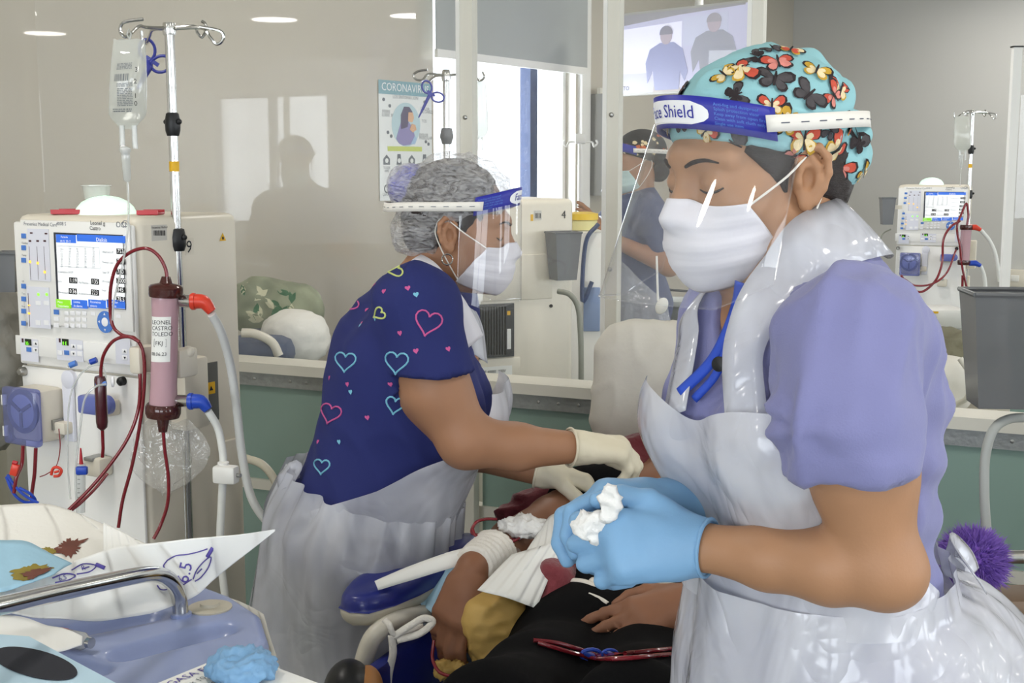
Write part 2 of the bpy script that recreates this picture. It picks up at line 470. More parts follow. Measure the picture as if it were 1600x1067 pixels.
# ================================================================== ACRYLIC PARTITION (posts, panes, ledge, green panels)
ZL = 0.95
LA = G(380, 560, ZL); LB = G(1600, 652, ZL)
LD = (LB - LA).normalized(); LN = Vector((-LD.y, LD.x, 0))
if LN.y > 0: LN = -LN                         # towards the camera
def on_ledge(px, off=0.046):                   # arc length along the ledge below an image column
    d = ray(px, 560); d.z = 0; B_ = LA + LN * off
    # solve O + d*k = LA + LD*t
    A = np.array([[d.x, -LD.x], [d.y, -LD.y]]); k, t_ = np.linalg.solve(A, np.array([B_.x, B_.y]))
    return t_
def LP(t_, z, off=0.0): return Vector((LA.x, LA.y, 0)) + LD * t_ + LN * off + Vector((0, 0, z))
T0 = -1.0
# start where the ledge meets the window wall
A = np.array([[LD.x, -U.x], [LD.y, -U.y]]); T0 = float(np.linalg.solve(A, np.array([O.x - LA.x, O.y - LA.y]))[0]) + 0.03
T1 = on_ledge(1600) + 1.0
posts = [on_ledge(733), on_ledge(955), on_ledge(1171)]
part = thing('acrylic_partition', 'clear acrylic screen on posts over green panels with a cream ledge', 'partition', LP(T0, 0))
def lbox(name, t0, t1, z0, z1, o0, o1, m, bevel=0.0):
    return MB().prism([LP(t0, z0, o0), LP(t1, z0, o0), LP(t1, z1, o0), LP(t0, z1, o0)], LN * (o1 - o0)).build(name, m, part, world=True, smooth=False)
lbox('ledge', T0, T1, ZL - 0.028, ZL, -0.06, 0.055, m_alu)
cuts = [T0, posts[0], posts[1], posts[2], posts[2] + 0.9, T1]
for i in range(len(cuts) - 1):
    a, b = cuts[i] + 0.02, cuts[i + 1] - 0.02
    st = lbox('metal_strip', a, b, ZL - 0.07, ZL - 0.029, 0.0, 0.03, m_galv)
    k = 0
    x = a + 0.05
    while x < b - 0.02:
        MB().lathe([(0.0045, 0), (0.0045, 0.002), (0.002, 0.003)], LP(x, ZL - 0.05, 0.03), LN, n=8).build('screw', m_brush, st, world=True)
        x += 0.055 if (k % 5) else 0.12
        k += 1
    lbox('green_panel', a, b, 0.605, ZL - 0.07, -0.004, 0.010, m_green_p)
    lbox('green_panel', a, b, 0.08, 0.575, -0.004, 0.010, m_green_p)
lbox('lower_rail', T0, T1, 0.575, 0.605, -0.02, 0.02, m_alu)
lbox('foot_rail', T0, T1, 0.03, 0.08, -0.025, 0.025, m_alu)
PT = 2.06
for i, p in enumerate(posts):
    hw = (0.020, 0.018, 0.016)[i]
    po = lbox('post', p - hw, p + hw, 0.0, PT, 0.031, 0.062, m_alu)
    lbox('glazing_channel', p - hw - 0.004, p - hw + 0.006, ZL, PT, 0.026, 0.066, m_white)
    for z in (1.25, 1.62): MB().lathe([(0.006, 0), (0.006, 0.002), (0.003, 0.004)], LP(p, z, 0.062), LN, n=10).build('bolt', m_brush, po, world=True)
    MB().box(LP(p, 0.012, 0.046), (0.09, 0.09, 0.02)).build('foot_plate', m_alu, part, world=True, smooth=False)
for p in (posts[2] + 0.9, T1):
    lbox('post', p - 0.018, p + 0.018, 0.0, ZL - 0.03, 0.031, 0.062, m_alu)
for i in range(3):
    lbox('acrylic_pane', cuts[i] + 0.01, cuts[i + 1] - 0.015, ZL, PT, 0.040, 0.046, m_clear)

# far partition with a free standing post by the right edge
q = P(1572, 400, 5.6)
fp_ = thing('acrylic_partition', 'free standing white post and clear pane behind the smoky holder', 'partition', (q.x, q.y, 0))
MB().box((q.x, q.y, 1.0), (0.036, 0.03, 2.0)).build('post', m_white, fp_, world=True, smooth=False)
MB().box((q.x, q.y, 2.003), (0.044, 0.038, 0.006)).build('post_cap', m_black, fp_, world=True, smooth=False)
MB().box((q.x + 0.75, q.y - 0.2, 1.43), (1.5, 0.006, 1.1), Matrix.Rotation(-0.26, 3, 'Z')).build('acrylic_pane', m_clear, fp_, world=True, smooth=False)
MB().box((q.x + 0.75, q.y - 0.2, 1.985), (1.5, 0.014, 0.02), Matrix.Rotation(-0.26, 3, 'Z')).build('top_rail', m_white, fp_, world=True, smooth=False)
MB().box((q.x + 0.75, q.y - 0.2, 0.45), (1.5, 0.03, 0.84), Matrix.Rotation(-0.26, 3, 'Z')).build('green_panel', m_green_p, fp_, world=True, smooth=False)
MB().box((q.x, q.y, 0.01), (0.12, 0.12, 0.02)).build('foot_plate', m_white, fp_, world=True, smooth=False)

# ================================================================== POSTER
m_pz = mat('poster_teal', '#7fa6b0', 0.5, var=0.05); m_pw = mat('poster_white', '#e3e6e4', 0.45, var=0.02)
m_pg = mat('poster_light_blue', '#b7d0d6', 0.5); m_pp = mat('poster_purple', '#8d86b5', 0.5, var=0.12, vscale=30)
m_ph = mat('poster_hair', '#57506b', 0.5); m_ps = mat('poster_skin', '#d7ab88', 0.5); m_pl = mat('poster_lime', '#c3cf6a', 0.5)
m_pk = mat('poster_grey_ink', '#6c7177', 0.6); m_pb = mat('poster_blue', '#9fbbd8', 0.5)
def wp(px, py, off=0.0):                       # pixel -> point on the window wall
    d = ray(px, py); C = Vector((0, 0, CAM_H))
    k = (O - C).dot(W) / d.dot(W)
    return C + d * k + W * off
t = thing('poster', 'health information poster with a teal heading and a coughing figure on cream wall', 'poster', wp(632, 220, 0.002))
s0 = (wp(590, 124) - O).dot(U); s1 = (wp(673, 131) - O).dot(U); zt = wp(590, 124).z; zb = wp(590, 314).z
PWd, PHt = s1 - s0, zt - zb
def pp(u, v, off=0.0): return R(s0 + u * PWd, 0.003 + off, zb + v * PHt)
def prect(u0, v0, u1, v1, off, m, name):
    return MB().prism([pp(u0, v0, off), pp(u1, v0, off), pp(u1, v1, off), pp(u0, v1, off)], W * 0.0006).build(name, m, t, world=True, smooth=False)
def pblob(c, ru, rv, off, m, name, n=28, a0=0.0, pw=1.0):
    pts = []
    for i in range(n):
        a = 2 * math.pi * i / n
        pts.append(pp(c[0] + ru * math.cos(a + a0), c[1] + rv * math.sin(a), off))
    return MB().prism(pts, W * 0.0006).build(name, m, t, world=True, smooth=False)
def ppoly(pts, off, m, name): return MB().prism([pp(u, v, off) for u, v in pts], W * 0.0006).build(name, m, t, world=True, smooth=False)
def ptext(s, u, v, size, m, name='lettering', align='LEFT', off=0.0012):
    return MB().text(s, lambda a, b: pp(u + a * size / PWd, v + b * size / PHt, off), 1.0, align).build(name, m, t, world=True, smooth=False)
prect(0, 0, 1, 1, 0, m_pw, 'sheet'); prect(0, 0.885, 1, 1, 0.0007, m_pz, 'heading_band')
ptext('CORONAVIRUS', 0.5, 0.915, PWd * 0.128, m_pw, align='CENTER', off=0.0015)
ptext('LOS SINTOMAS SON:', 0.5, 0.855, PWd * 0.052, m_pk, align='CENTER')
pblob((0.5, 0.64), 0.27, 0.185, 0.0007, m_pg, 'oval')
ppoly([(0.31, 0.52), (0.36, 0.60), (0.40, 0.66), (0.52, 0.68), (0.62, 0.62), (0.66, 0.55), (0.60, 0.475), (0.45, 0.462), (0.36, 0.48)], 0.0014, m_pp, 'figure_coat')
ppoly([(0.40, 0.60), (0.40, 0.72), (0.46, 0.79), (0.56, 0.79), (0.62, 0.75), (0.56, 0.72), (0.52, 0.62)], 0.002, m_ph, 'figure_hair')
ppoly([(0.53, 0.67), (0.54, 0.745), (0.62, 0.745), (0.645, 0.70), (0.61, 0.66)], 0.0026, m_ps, 'figure_face')
ppoly([(0.56, 0.60), (0.60, 0.65), (0.67, 0.64), (0.69, 0.60), (0.62, 0.575)], 0.003, m_ps, 'figure_hand')
ppoly([(0.58, 0.475), (0.66, 0.55), (0.70, 0.52), (0.66, 0.475)], 0.0018, m_pb, 'figure_scarf')
prect(0.15, 0.415, 0.80, 0.455, 0.0007, m_pl, 'lime_band')
ptext('COMO SE CONTAGIA', 0.475, 0.425, PWd * 0.062, m_pk, align='CENTER')
for u, v in ((0.09, 0.84), (0.2, 0.79), (0.16, 0.57), (0.22, 0.54), (0.86, 0.84), (0.93, 0.48), (0.88, 0.50)):
    pblob((u, v), 0.025, 0.015, 0.0007, m_pk, 'dot', n=9)
for u, v, s in ((0.06, 0.73, 'FIEBRE'), (0.05, 0.70, 'SOBRE 38'), (0.78, 0.77, 'DOLOR'), (0.78, 0.745, 'DE CABEZA'), (0.80, 0.665, 'TOS'), (0.75, 0.545, 'DOLOR'), (0.75, 0.52, 'MUSCULAR'),
                (0.22, 0.175, 'COMO PREVENIR'), (0.05, 0.04, 'LAVADO DE MANOS')):
    ptext(s, u, v, PWd * 0.05, m_pk)
for k, u in enumerate((0.13, 0.36, 0.60, 0.85)):
    ppoly([(u - 0.06, 0.30), (u + 0.06, 0.30), (u + 0.06, 0.35), (u, 0.385), (u - 0.06, 0.35)] if k % 2 == 0 else
          [(u - 0.05, 0.30), (u + 0.05, 0.30), (u + 0.035, 0.345), (u + 0.03, 0.39), (u - 0.03, 0.39), (u - 0.035, 0.345)], 0.0007, m_pk, 'icon')
    pblob((u, 0.335), 0.03, 0.02, 0.0014, m_pw, 'icon_hole', n=12)
    ptext('TOSER', u, 0.265, PWd * 0.042, m_pk, align='CENTER'); ptext('AIRE', u, 0.24, PWd * 0.042, m_pk, align='CENTER')
for u in (0.13, 0.30, 0.46, 0.64, 0.82): pblob((u, 0.10), 0.055, 0.038, 0.0007, m_pk, 'icon', n=14); pblob((u, 0.10), 0.038, 0.026, 0.0014, m_pw, 'icon_hole', n=12)

# ================================================================== TELEVISION
m_scr = mat('screen_lavender', '#a9a9c0', 0.3, emit='#c6c5d8', estr=0.62)
def scr(h): return mat('screen_' + h, h, 0.3, emit='#' + h, estr=0.62)
qa = P(964, 90, 6.3); qb = P(1168, 90, 5.75)
tvx = Vector((qb.x - qa.x, qb.y - qa.y, 0)); TVW = tvx.length; tvx.normalize(); tvn = Vector((tvx.y, -tvx.x, 0))
zt = P(966, 26, 6.3).z; TVH = zt - P(966, 147, 6.3).z
tv = thing('television', 'wall television showing two men talking in a pale room', 'television', (qa.x, qa.y, zt - TVH))
def tq(u, v, off=0.0): return Vector((qa.x, qa.y, zt - TVH)) + tvx * (u * TVW) + Vector((0, 0, v * TVH)) + tvn * off
def tpoly(pts, off, m, name): return MB().prism([tq(u, v, off) for u, v in pts], tvn * 0.0008).build(name, m, tv, world=True, smooth=False)
MB().prism([tq(-0.02, -0.03, -0.05), tq(1.02, -0.03, -0.05), tq(1.02, 1.03, -0.05), tq(-0.02, 1.03, -0.05)], tvn * 0.05).build('casing', mat('tv_bezel', '#b9b7b0', 0.3), tv, world=True, smooth=False)
tpoly([(0, 0), (1, 0), (1, 1), (0, 1)], 0.0005, m_scr, 'screen')
tpoly([(0.0, 0.86), (0.5, 0.94), (0.98, 0.98), (0.98, 1.0), (0, 1)], 0.0016, scr('8f8d92'), 'picture_ceiling')
tpoly([(0.04, 0.25), (0.52, 0.25), (0.52, 0.86), (0.04, 0.82)], 0.0016, scr('d7d6e6'), 'picture_window')
tpoly([(0.53, 0.55), (0.86, 0.55), (0.86, 0.92), (0.53, 0.9)], 0.0016, scr('b7b9cc'), 'picture_cabinet')
def figure(cx, s, top, shirt, hair, name):
    dv = top - 0.98
    tpoly([(cx + a * s, b + dv) for a, b in ((-0.17, 0.30), (-0.19, 0.55), (-0.15, 0.72), (-0.06, 0.79), (0.07, 0.79), (0.15, 0.70), (0.20, 0.42), (0.17, 0.30), (0.13, 0.42), (0.12, 0.20), (-0.10, 0.20), (-0.12, 0.45))], 0.0026, shirt, name)
    pts = [(cx + 0.055 * s * math.cos(a), top - 0.10 + 0.115 * math.sin(a)) for a in [2 * math.pi * i / 16 for i in range(16)]]
    tpoly(pts, 0.0036, scr('a79da6'), name + '_head')
    tpoly([(cx + 0.060 * s * math.cos(a), top - 0.075 + 0.095 * math.sin(a)) for a in np.linspace(-0.15, 3.3, 12)], 0.0046, hair, name + '_hair')
figure(0.40, 0.85, 0.80, scr('8c8fae'), scr('83818c'), 'picture_man')
figure(0.76, 0.9, 0.90, scr('92939e'), scr('959199'), 'picture_man')
tpoly([(0.30, 0.0), (0.52, 0.0), (0.49, 0.10), (0.31, 0.10)], 0.0022, scr('a79f9c'), 'picture_trousers')
MB().text('ENTO', lambda a, b: tq(0.01 + a / TVW, 0.04 + b / TVH, 0.003), 0.028).build('caption', mat('caption_ink', '#4c4b58', 0.5), tv, world=True, smooth=False)
q = tq(0.5, 0.6, -0.05)
MB().box(q - tvn * 0.05, (0.05, 0.1, 0.2)).build('mount', m_black, tv, world=True, smooth=False)
MB().cyl(q - tvn * 0.09, Vector((q.x, q.y, CEIL)) - tvn * 0.09, 0.02).build('mount_pole', m_white, tv, world=True)

d_ = ray(1588, 434); k_ = (S_FAR - (Vector((0, 0, CAM_H)) - O).dot(U)) / d_.dot(U); q = Vector((0, 0, CAM_H)) + d_ * k_
t = thing('wall_socket', 'cream wall socket box on the grey wall by the right edge', 'socket', q)
qr = Matrix.Rotation(math.atan2(W.y, W.x), 3, 'Z')
MB().box(q - U * 0.02, (0.13, 0.04, 0.11), qr, bevel=0.006).build('plate', m_cream, t, world=True); MB().box(q - U * 0.042, (0.05, 0.008, 0.04), qr, bevel=0.002).build('outlet', m_white, t, world=True)
# metal dispenser and conduit on the window wall
q = wp(929, 225); sA = (wp(919, 200) - O).dot(U); sB = (wp(941, 200) - O).dot(U)
t = thing('towel_dispenser', 'slim brushed metal paper towel dispenser on the wall right of the window', 'dispenser', R(sA, 0, 1.32))
z0, z1 = wp(930, 305).z, wp(930, 148).z
MB().prism([R(sA, 0.001, z0), R(sB, 0.001, z0), R(sB, 0.001, z1), R(sA, 0.001, z1)], W * 0.11).build('body', m_brush, t, world=True, smooth=False)
MB().prism([R(sA, 0.05, z1), R(sB, 0.05, z1), R(sB, 0.05, z1 + 0.03), R(sA, 0.05, z1 + 0.03)], W * 0.02).build('lock_tab', m_alu, t, world=True, smooth=False)
MB().prism([R(sA + 0.01, 0.111, z0 + 0.03), R(sB - 0.01, 0.111, z0 + 0.03), R(sB - 0.01, 0.111, z0 + 0.05), R(sA + 0.01, 0.111, z0 + 0.05)], W * 0.002).build('slot', m_black, t, world=True, smooth=False)
sA = (wp(917.5, 200) - O).dot(U)
tag(MB().cyl(R(sA, 0.012, 0.1), R(sA, 0.012, CEIL), 0.007, n=8).build('cable_conduit', m_white), 'thin white cable conduit running up the wall beside the window', 'conduit')
# ================================================================== DIALYSIS MACHINE (built once in the pose of machine 9, then copied)
MW, ML, MH = 0.349, 0.291, 1.40
M9_LOC = Vector(((215 - 800) / F * 2.5, 2.5, 0)); M9_RZ = -math.radians(30)
M9_M = Matrix.Translation(M9_LOC) @ Matrix.Rotation(M9_RZ, 4, 'Z'); M9_I = M9_M.inverted()
def to_l(p): return M9_I @ Vector(p)
def fp(px, py, y=0.0):                          # pixel -> local point on a plane parallel to the front
    o_ = M9_I @ Vector((0, 0, CAM_H)); d = M9_I.to_3x3() @ ray(px, py)
    return o_ + d * ((y - o_.y) / d.y)
def sp(px, py, x=0.0):                          # pixel -> local point on a plane parallel to the right side
    o_ = M9_I @ Vector((0, 0, CAM_H)); d = M9_I.to_3x3() @ ray(px, py)
    return o_ + d * ((x - o_.x) / d.x)
M9 = thing('dialysis_machine', 'cream dialysis machine numbered 9 with a lit screen and green beacon', 'dialysis machine', M9_LOC, M9_RZ, 'dialysis machines')
m_scrw = mat('machine_screen_white', '#eef0f0', 0.3, emit='#eef2f4', estr=0.6)
m_scrb = mat('machine_screen_blue', '#2f66cf', 0.3, emit='#3f78e0', estr=0.5)
m_scrg = mat('machine_screen_green', '#8ed631', 0.3, emit='#8fe02c', estr=0.5)
m_scrt = mat('machine_screen_grey', '#c9ccd0', 0.3, emit='#c9ccd0', estr=0.4)
m_scrk = mat('machine_screen_black', '#1c1d22', 0.3)
m_bezel = mat('screen_bezel', '#33363f', 0.3)
m_txtw = mat('white_ink', '#f4f5f5', 0.6, emit='#ffffff', estr=0.4)
m_ink = mat('grey_ink', '#6b6f7a', 0.6)
m_bar = mat('led_bar_slot', '#4c2a30', 0.4); m_led = mat('amber_led', '#f0b040', 0.4, emit='#ffb840', estr=2.0)
m_ledg = mat('green_led', '#7dff3a', 0.4, emit='#8dff3a', estr=1.6)
m_seg = mat('segment_display', '#1d2a18', 0.3)
m_beacon = mat('beacon_dome', '#e4f4ea', 0.35, emit='#d4ffea', estr=0.55)
m_pumpcov = sheet_mat('blue_tinted_cover', '#a4acda', clear=0.78, rough=0.1, tint='#c4c9f0')
m_rotor = mat('pump_rotor_grey', '#aab3cf', 0.4); m_rotor2 = mat('pump_rotor_dark', '#66708f', 0.4)
m_clampb = mat('lilac_blue_clamp', '#6d78bb', 0.35)
m_blood = mat('blood_line', '#7c1f28', 0.22, var=0.1, coat=0.4)
m_blooddk = mat('dark_blood_chamber', '#4a1a22', 0.2, var=0.1, coat=0.5)
m_tubec = sheet_mat('clear_tubing', '#dfe3df', clear=0.55, rough=0.05)
m_hose = mat('white_silicone_hose', '#e4e5e0', 0.35, var=0.03)
m_pink = sheet_mat('pink_dialyser_body', '#c9a3ac', clear=0.12, rough=0.06)
m_brown = sheet_mat('brown_dialyser_cap', '#4a231f', clear=0.12, rough=0.06)
m_bag = sheet_mat('clear_infusion_bag', '#f3f5f1', clear=0.55, rough=0.06, bump=0.25, bscale=18, tint='#f8faf8', translucent=0.5)
m_film = sheet_mat('clear_film_bag', '#eceae2', clear=0.80, rough=0.05, bump=0.6, bscale=30)
m_cupc = sheet_mat('clear_plastic_cup', '#e3e6df', clear=0.6, rough=0.08)
m_warn = mat('warning_yellow', '#e9b51d', 0.5)

def fq(px0, py0, px1, py1, y=0.0):              # corner-to-corner rectangle on the front plane, local
    a = fp(px0, py0, y); b = fp(px1, py1, y)
    return min(a.x, b.x), max(a.x, b.x), min(a.z, b.z), max(a.z, b.z)
def fplate(name, px0, py0, px1, py1, th, m, parent=M9, y=0.0, bevel=0.0, label=None):
    x0, x1, z0, z1 = fq(px0, py0, px1, py1, y)
    return MB().box(((x0 + x1) / 2, y - th / 2, (z0 + z1) / 2), (x1 - x0, th, z1 - z0), bevel=bevel).build(name, m, parent, sharp=30, label=label)
def ftext(s, px, py, size, m, parent, y, align='LEFT', name='lettering'):
    p = fp(px, py, y)
    return MB().text(s, lambda a, b: Vector((p.x + a, y, p.z + b)), size, align).build(name, m, parent, smooth=False)

# body
body = MB()
body.box((-MW / 2, ML / 2, 0.78), (MW, ML, 1.24), bevel=0.018, seg=3).build('body', [m_cream], M9, sharp=50)
FRZ0 = fp(120, 576).z
MB().box((-MW / 2, -0.004, (1.385 + FRZ0) / 2), (MW - 0.006, 0.012, 1.385 - FRZ0), bevel=0.005).build('front_panel', m_front, M9)
MB().box((-MW / 2, -0.003, (FRZ0 - 0.004 + 0.2) / 2), (MW - 0.006, 0.008, FRZ0 - 0.204), bevel=0.003).build('hydraulics_panel', m_front, M9)
MB().box((-MW / 2, ML / 2 - 0.06, 0.14), (MW + 0.06, ML + 0.24, 0.06), bevel=0.02).build('base', m_cream, M9)
for x in (-MW - 0.01, 0.01):
    for y in (-0.14, ML + 0.02):
        c = MB(); c.lathe([(0.02, -0.014), (0.042, -0.012), (0.045, 0.0), (0.042, 0.012), (0.02, 0.014)], (x, y, 0.046), (1, 0, 0)); c.box((x, y, 0.09), (0.05, 0.05, 0.04), bevel=0.01)
        c.build('caster', m_black, M9)
# upper display panel
up = fplate('display_panel', 34, 343, 211, 519, 0.005, m_front, y=-0.010, bevel=0.002)
YP = -0.0155
ftext('Fresenius Medical Care', 37, 352, 0.0105, m_ink, up, YP); ftext('4008 S', 88, 352, 0.0105, m_ink, up, YP)
ftext('Leonel g', 141, 351, 0.012, m_dark, up, YP - 0.0008); ftext('Castro', 140, 359, 0.011, m_dark, up, YP - 0.0008)
ftext('OCM', 181, 355, 0.016, m_ink, up, YP)
MB().tube([fp(196, 351, YP) + Vector((0.008 * math.cos(a), 0, 0.006 * math.sin(a) + 0.002)) for a in np.linspace(0.3, 5.2, 14)], 0.0007, n=6).build('emblem', m_ink, up)
led = fplate('indicator_strip', 43, 357, 80, 440, 0.001, m_lav, up, YP); led2 = fplate('indicator_strip', 42, 447, 80, 514, 0.001, m_lav, up, YP)
for x, f_ in ((47, 409), (59, 411), (70, 425)):
    fplate('bar_slot', x - 1.2, 385, x + 1.2, 437, 0.0006, m_bar, up, YP - 0.001); fplate('led', x - 1.6, f_ - 2, x + 1.6, f_ + 2, 0.0006, m_led, up, YP - 0.0016)
    fplate('led_window', x - 2, 375, x + 2, 378, 0.0006, m_bar, up, YP - 0.001)
for x, y in ((49, 364), (72, 365)): fplate('led_window', x - 2, y - 1.2, x + 2, y + 1.2, 0.0006, m_bar, up, YP - 0.001)
fplate('bar_slot', 44.3, 458, 46.4, 510, 0.0006, m_bar, up, YP - 0.001); fplate('led', 43.8, 488, 47, 491, 0.0006, m_led, up, YP - 0.0016); fplate('led', 43.8, 476, 47, 478, 0.0006, m_led, up, YP - 0.0016)
for x in (60, 73): fplate('led', x - 1.6, 458, x + 1.6, 462, 0.0006, m_ledg, up, YP - 0.0016); fplate('key', x - 4, 470, x + 4, 477, 0.001, m_btnw, up, YP - 0.001); fplate('key', x - 4, 500, x + 4, 508, 0.001, m_btnw, up, YP - 0.001)
for y in (368.5, 387, 406.5, 447, 467, 486, 505): fplate('blue_key', 33.5, y - 4, 41, y + 4, 0.0014, m_btn, up, YP, bevel=0.001)
for y, s in ((381, 'Conduct'), (400, 'Temp'), (441, 'UF'), (460, 'Tasa'), (480, 'Pres')): ftext(s, 34, y, 0.006, m_ink, up, YP - 0.0004)
fplate('bezel', 84.5, 363, 197, 484, 0.0016, m_bezel, up, YP)
YS = YP - 0.0016
scn = fplate('screen', 87.5, 366, 196, 483, 0.0008, m_scrw, up, YS)
YS2 = YS - 0.0009
fplate('screen_heading', 87.5, 366, 119, 380, 0.0005, m_scrb, up, YS2); fplate('screen_heading', 120, 366, 196, 380, 0.0005, m_scrb, up, YS2)
ftext('Dialisis', 150, 377, 0.011, m_txtw, up, YS2 - 0.0007); ftext('Paciente', 95, 371.5, 0.006, m_txtw, up, YS2 - 0.0007); ftext('09:32  20-12', 94, 378, 0.006, m_txtw, up, YS2 - 0.0007)
fplate('screen_table', 90, 383, 157, 420, 0.0004, m_scrt, up, YS2); fplate('screen_table', 91, 385, 156, 419, 0.0004, m_scrw, up, YS2 - 0.0004)
for k in range(5):
    for j in range(8): ftext(('Hora', 'TMP', 'PA', 'PV', 'UF')[k] if j == 0 else str(100 + 37 * k + 11 * j), 94 + 12.5 * k, 390 + 4.0 * j, 0.005, m_ink, up, YS2 - 0.0012)
def sbox(px0, py0, px1, py1, s):
    fplate('screen_value', px0, py0, px1, py1, 0.0005, m_scrk, up, YS2)
    p = fp(px0 + 1.5, py1 - 1.8, YS2 - 0.0007); ftext(s, px0 + 1.2, py1 - 2.2, 0.0118, m_txtw, up, YS2 - 0.0007)
for y, s, l in ((388, '753', 'Objetivo UF'), (404, '300', 'Tiempo rest'), (420, '740', 'Tasa UF'), (434, '3000', 'UF total'), (448, '345', 'Flujo'), (463, '78.5', 'Volumen')):
    sbox(182, y, 196, y + 9.5, s); ftext(l, 159, y + 7, 0.0065, m_ink, up, YS2 - 0.0007)
sbox(108, 433, 121, 443, '1:19'); sbox(142.5, 435, 155, 445, '135'); sbox(107.5, 450, 120.5, 460, '0:36'); sbox(142, 452, 155, 462, '223')
ftext('Clearance OCM', 91, 426, 0.0065, m_ink, up, YS2 - 0.0007)
for x, y, s in ((90, 441, 'Kt/V'), (123, 443, 'Na Plasma'), (90, 458, 'Diferencia Kt'), (123, 460, 'Aclaramiento')): ftext(s, x, y, 0.0065, m_ink, up, YS2 - 0.0007)
fplate('screen_key', 87.5, 467, 111, 482, 0.0005, m_scrg, up, YS2)
for x0, x1 in ((112, 137), (138, 166), (167, 196)): fplate('screen_key', x0, 467.5, x1, 482.5, 0.0005, m_scrb, up, YS2)
for x, s, u_ in ((90, 'Menu', 'Tratamiento'), (115, 'Limites', 'de alarma'), (141, 'Parametros', 'sistema'), (170, 'Evolucion', 'analitica')):
    ftext(s, x, 473, 0.0065, m_txtw, up, YS2 - 0.0007); ftext(u_, x, 479, 0.0065, m_txtw, up, YS2 - 0.0007)
for j in range(3):
    for k in range(4): fplate('key', 101 + 9.3 * k, 486 + 9.6 * j, 108 + 9.3 * k, 493 + 9.6 * j, 0.0014, m_btnw, up, YP, bevel=0.001)
fplate('blue_key', 84.5, 483.5, 92.5, 491.5, 0.0014, m_btn, up, YP)
for y in (498, 508): fplate('key', 84.5, y - 3.5, 92.5, y + 3.5, 0.0014, m_btnw, up, YP)
c = fp(165, 503, YP)
nv = MB().lathe([(0.010, 0), (0.022, 0), (0.022, 0.0018), (0.010, 0.0018)], c, (0, -1, 0), n=28).build('navigation_ring', m_btn, up)
MB().lathe([(0.009, 0), (0.009, 0.0024), (0.006, 0.003)], c, (0, -1, 0), n=20).build('navigation_key', m_btnw, up)
for dx, dz in ((0.0155, 0), (-0.0155, 0), (0, 0.0155), (0, -0.0155)):
    MB().prism([c + Vector((dx, -0.002, dz)) + Vector((0.003 * math.cos(a), 0, 0.003 * math.sin(a))) for a in (math.atan2(dz, dx), math.atan2(dz, dx) + 2.1, math.atan2(dz, dx) - 2.1)], (0, -0.0006, 0)).build('arrow', m_btnw, up)
for x, y in ((146, 490), (185, 494)): fplate('key', x - 3.5, y - 3, x + 3.5, y + 3, 0.001, m_btnw, up, YP)
# lower control band
lb = fplate('control_band', 26, 523, 209, 572, 0.004, m_front, y=-0.010, bevel=0.001)
YB = -0.0145
for x0, x1 in ((32, 61), (88, 131), (180, 205)): fplate('control_inset', x0, 528, x1, 566 if x0 < 150 else 570, 0.0008, m_lav, lb, YB)
YB2 = YB - 0.0009
for x, s in ((39, '35:'), (97, '0 E')):
    fplate('display_window', x, 529, x + 10.5, 540, 0.0006, m_seg, lb, YB2); ftext(s, x + 0.6, 538.5, 0.010, m_ledg, lb, YB2 - 0.0008)
    fplate('led_window', x - 5, 528.5, x - 2, 535, 0.0006, m_bar, lb, YB2)
for x, y, m in ((45.5, 546, m_btn), (56, 537, m_btnw), (56, 547, m_btnw), (94, 551, m_btnw), (104.5, 551, m_btn), (115, 541.5, m_btnw), (115, 552.5, m_btnw), (125, 542.5, m_btnw), (125, 553, m_btnw), (195, 549, m_btnw), (195, 559, m_btnw)):
    fplate('key', x - 4, y - 4, x + 4, y + 4, 0.0012, m, lb, YB2, bevel=0.0006)
for x, y, up_ in ((56, 537, 1), (56, 547, -1), (115, 541.5, 1), (115, 552.5, -1), (195, 549, 1), (195, 559, -1)):
    c = fp(x, y, YB2 - 0.0014); MB().prism([c + Vector((-0.0032, 0, -0.002 * up_)), c + Vector((0.0032, 0, -0.002 * up_)), c + Vector((0, 0, 0.003 * up_))], (0, -0.0004, 0)).build('arrow', m_dark, lb)
# beacon dome on top, top lip
c = Vector((fp(165, 331, 0.10).x, 0.10, MH - 0.004))
MB().lathe([(0.064, 0.0), (0.062, 0.008), (0.057, 0.018), (0.047, 0.029), (0.031, 0.037), (0.014, 0.041), (0.001, 0.042)], c, (0, 0, 1), n=36).build('beacon', m_beacon, M9, label='glowing pale green beacon dome')
# blood pump
y0, y1 = -0.075, -0.0
x0, x1, z0, z1 = fq(6, 602, 64, 700, y0)
MB().box(((x0 + x1) / 2, -0.035, (z0 + z1) / 2), (x1 - x0 - 0.01, 0.066, z1 - z0 - 0.01), bevel=0.012).build('pump_housing', m_cream, M9)
pc = MB().box(((x0 + x1) / 2, y0, (z0 + z1) / 2), (x1 - x0, 0.020, z1 - z0), bevel=0.008, seg=3).build('pump_cover', m_pumpcov, M9, label='blue tinted transparent pump cover')
c = fp(37, 642, y0 + 0.008)
ro = MB().lathe([(0.036, -0.001), (0.046, -0.001), (0.046, 0.004), (0.036, 0.004)], c, (0, -1, 0), n=32).build('pump_race', m_rotor2, M9)
MB().lathe([(0.035, -0.001), (0.035, 0.004), (0.028, 0.006)], c, (0, -1, 0), n=28).build('pump_rotor', m_rotor, ro)
for a in (0.5, 2.6, 4.7): MB().box(c + Vector((0.018 * math.cos(a), -0.006, 0.018 * math.sin(a))), (0.03, 0.006, 0.007), Matrix.Rotation(-a, 3, 'Y')).build('rotor_arm', m_rotor2, ro)
for z in (z0 + 0.025, z1 - 0.03): MB().cyl((x0 - 0.002, y0, z - 0.01), (x0 - 0.002, y0, z + 0.01), 0.006, n=10).build('hinge', m_white, pc)
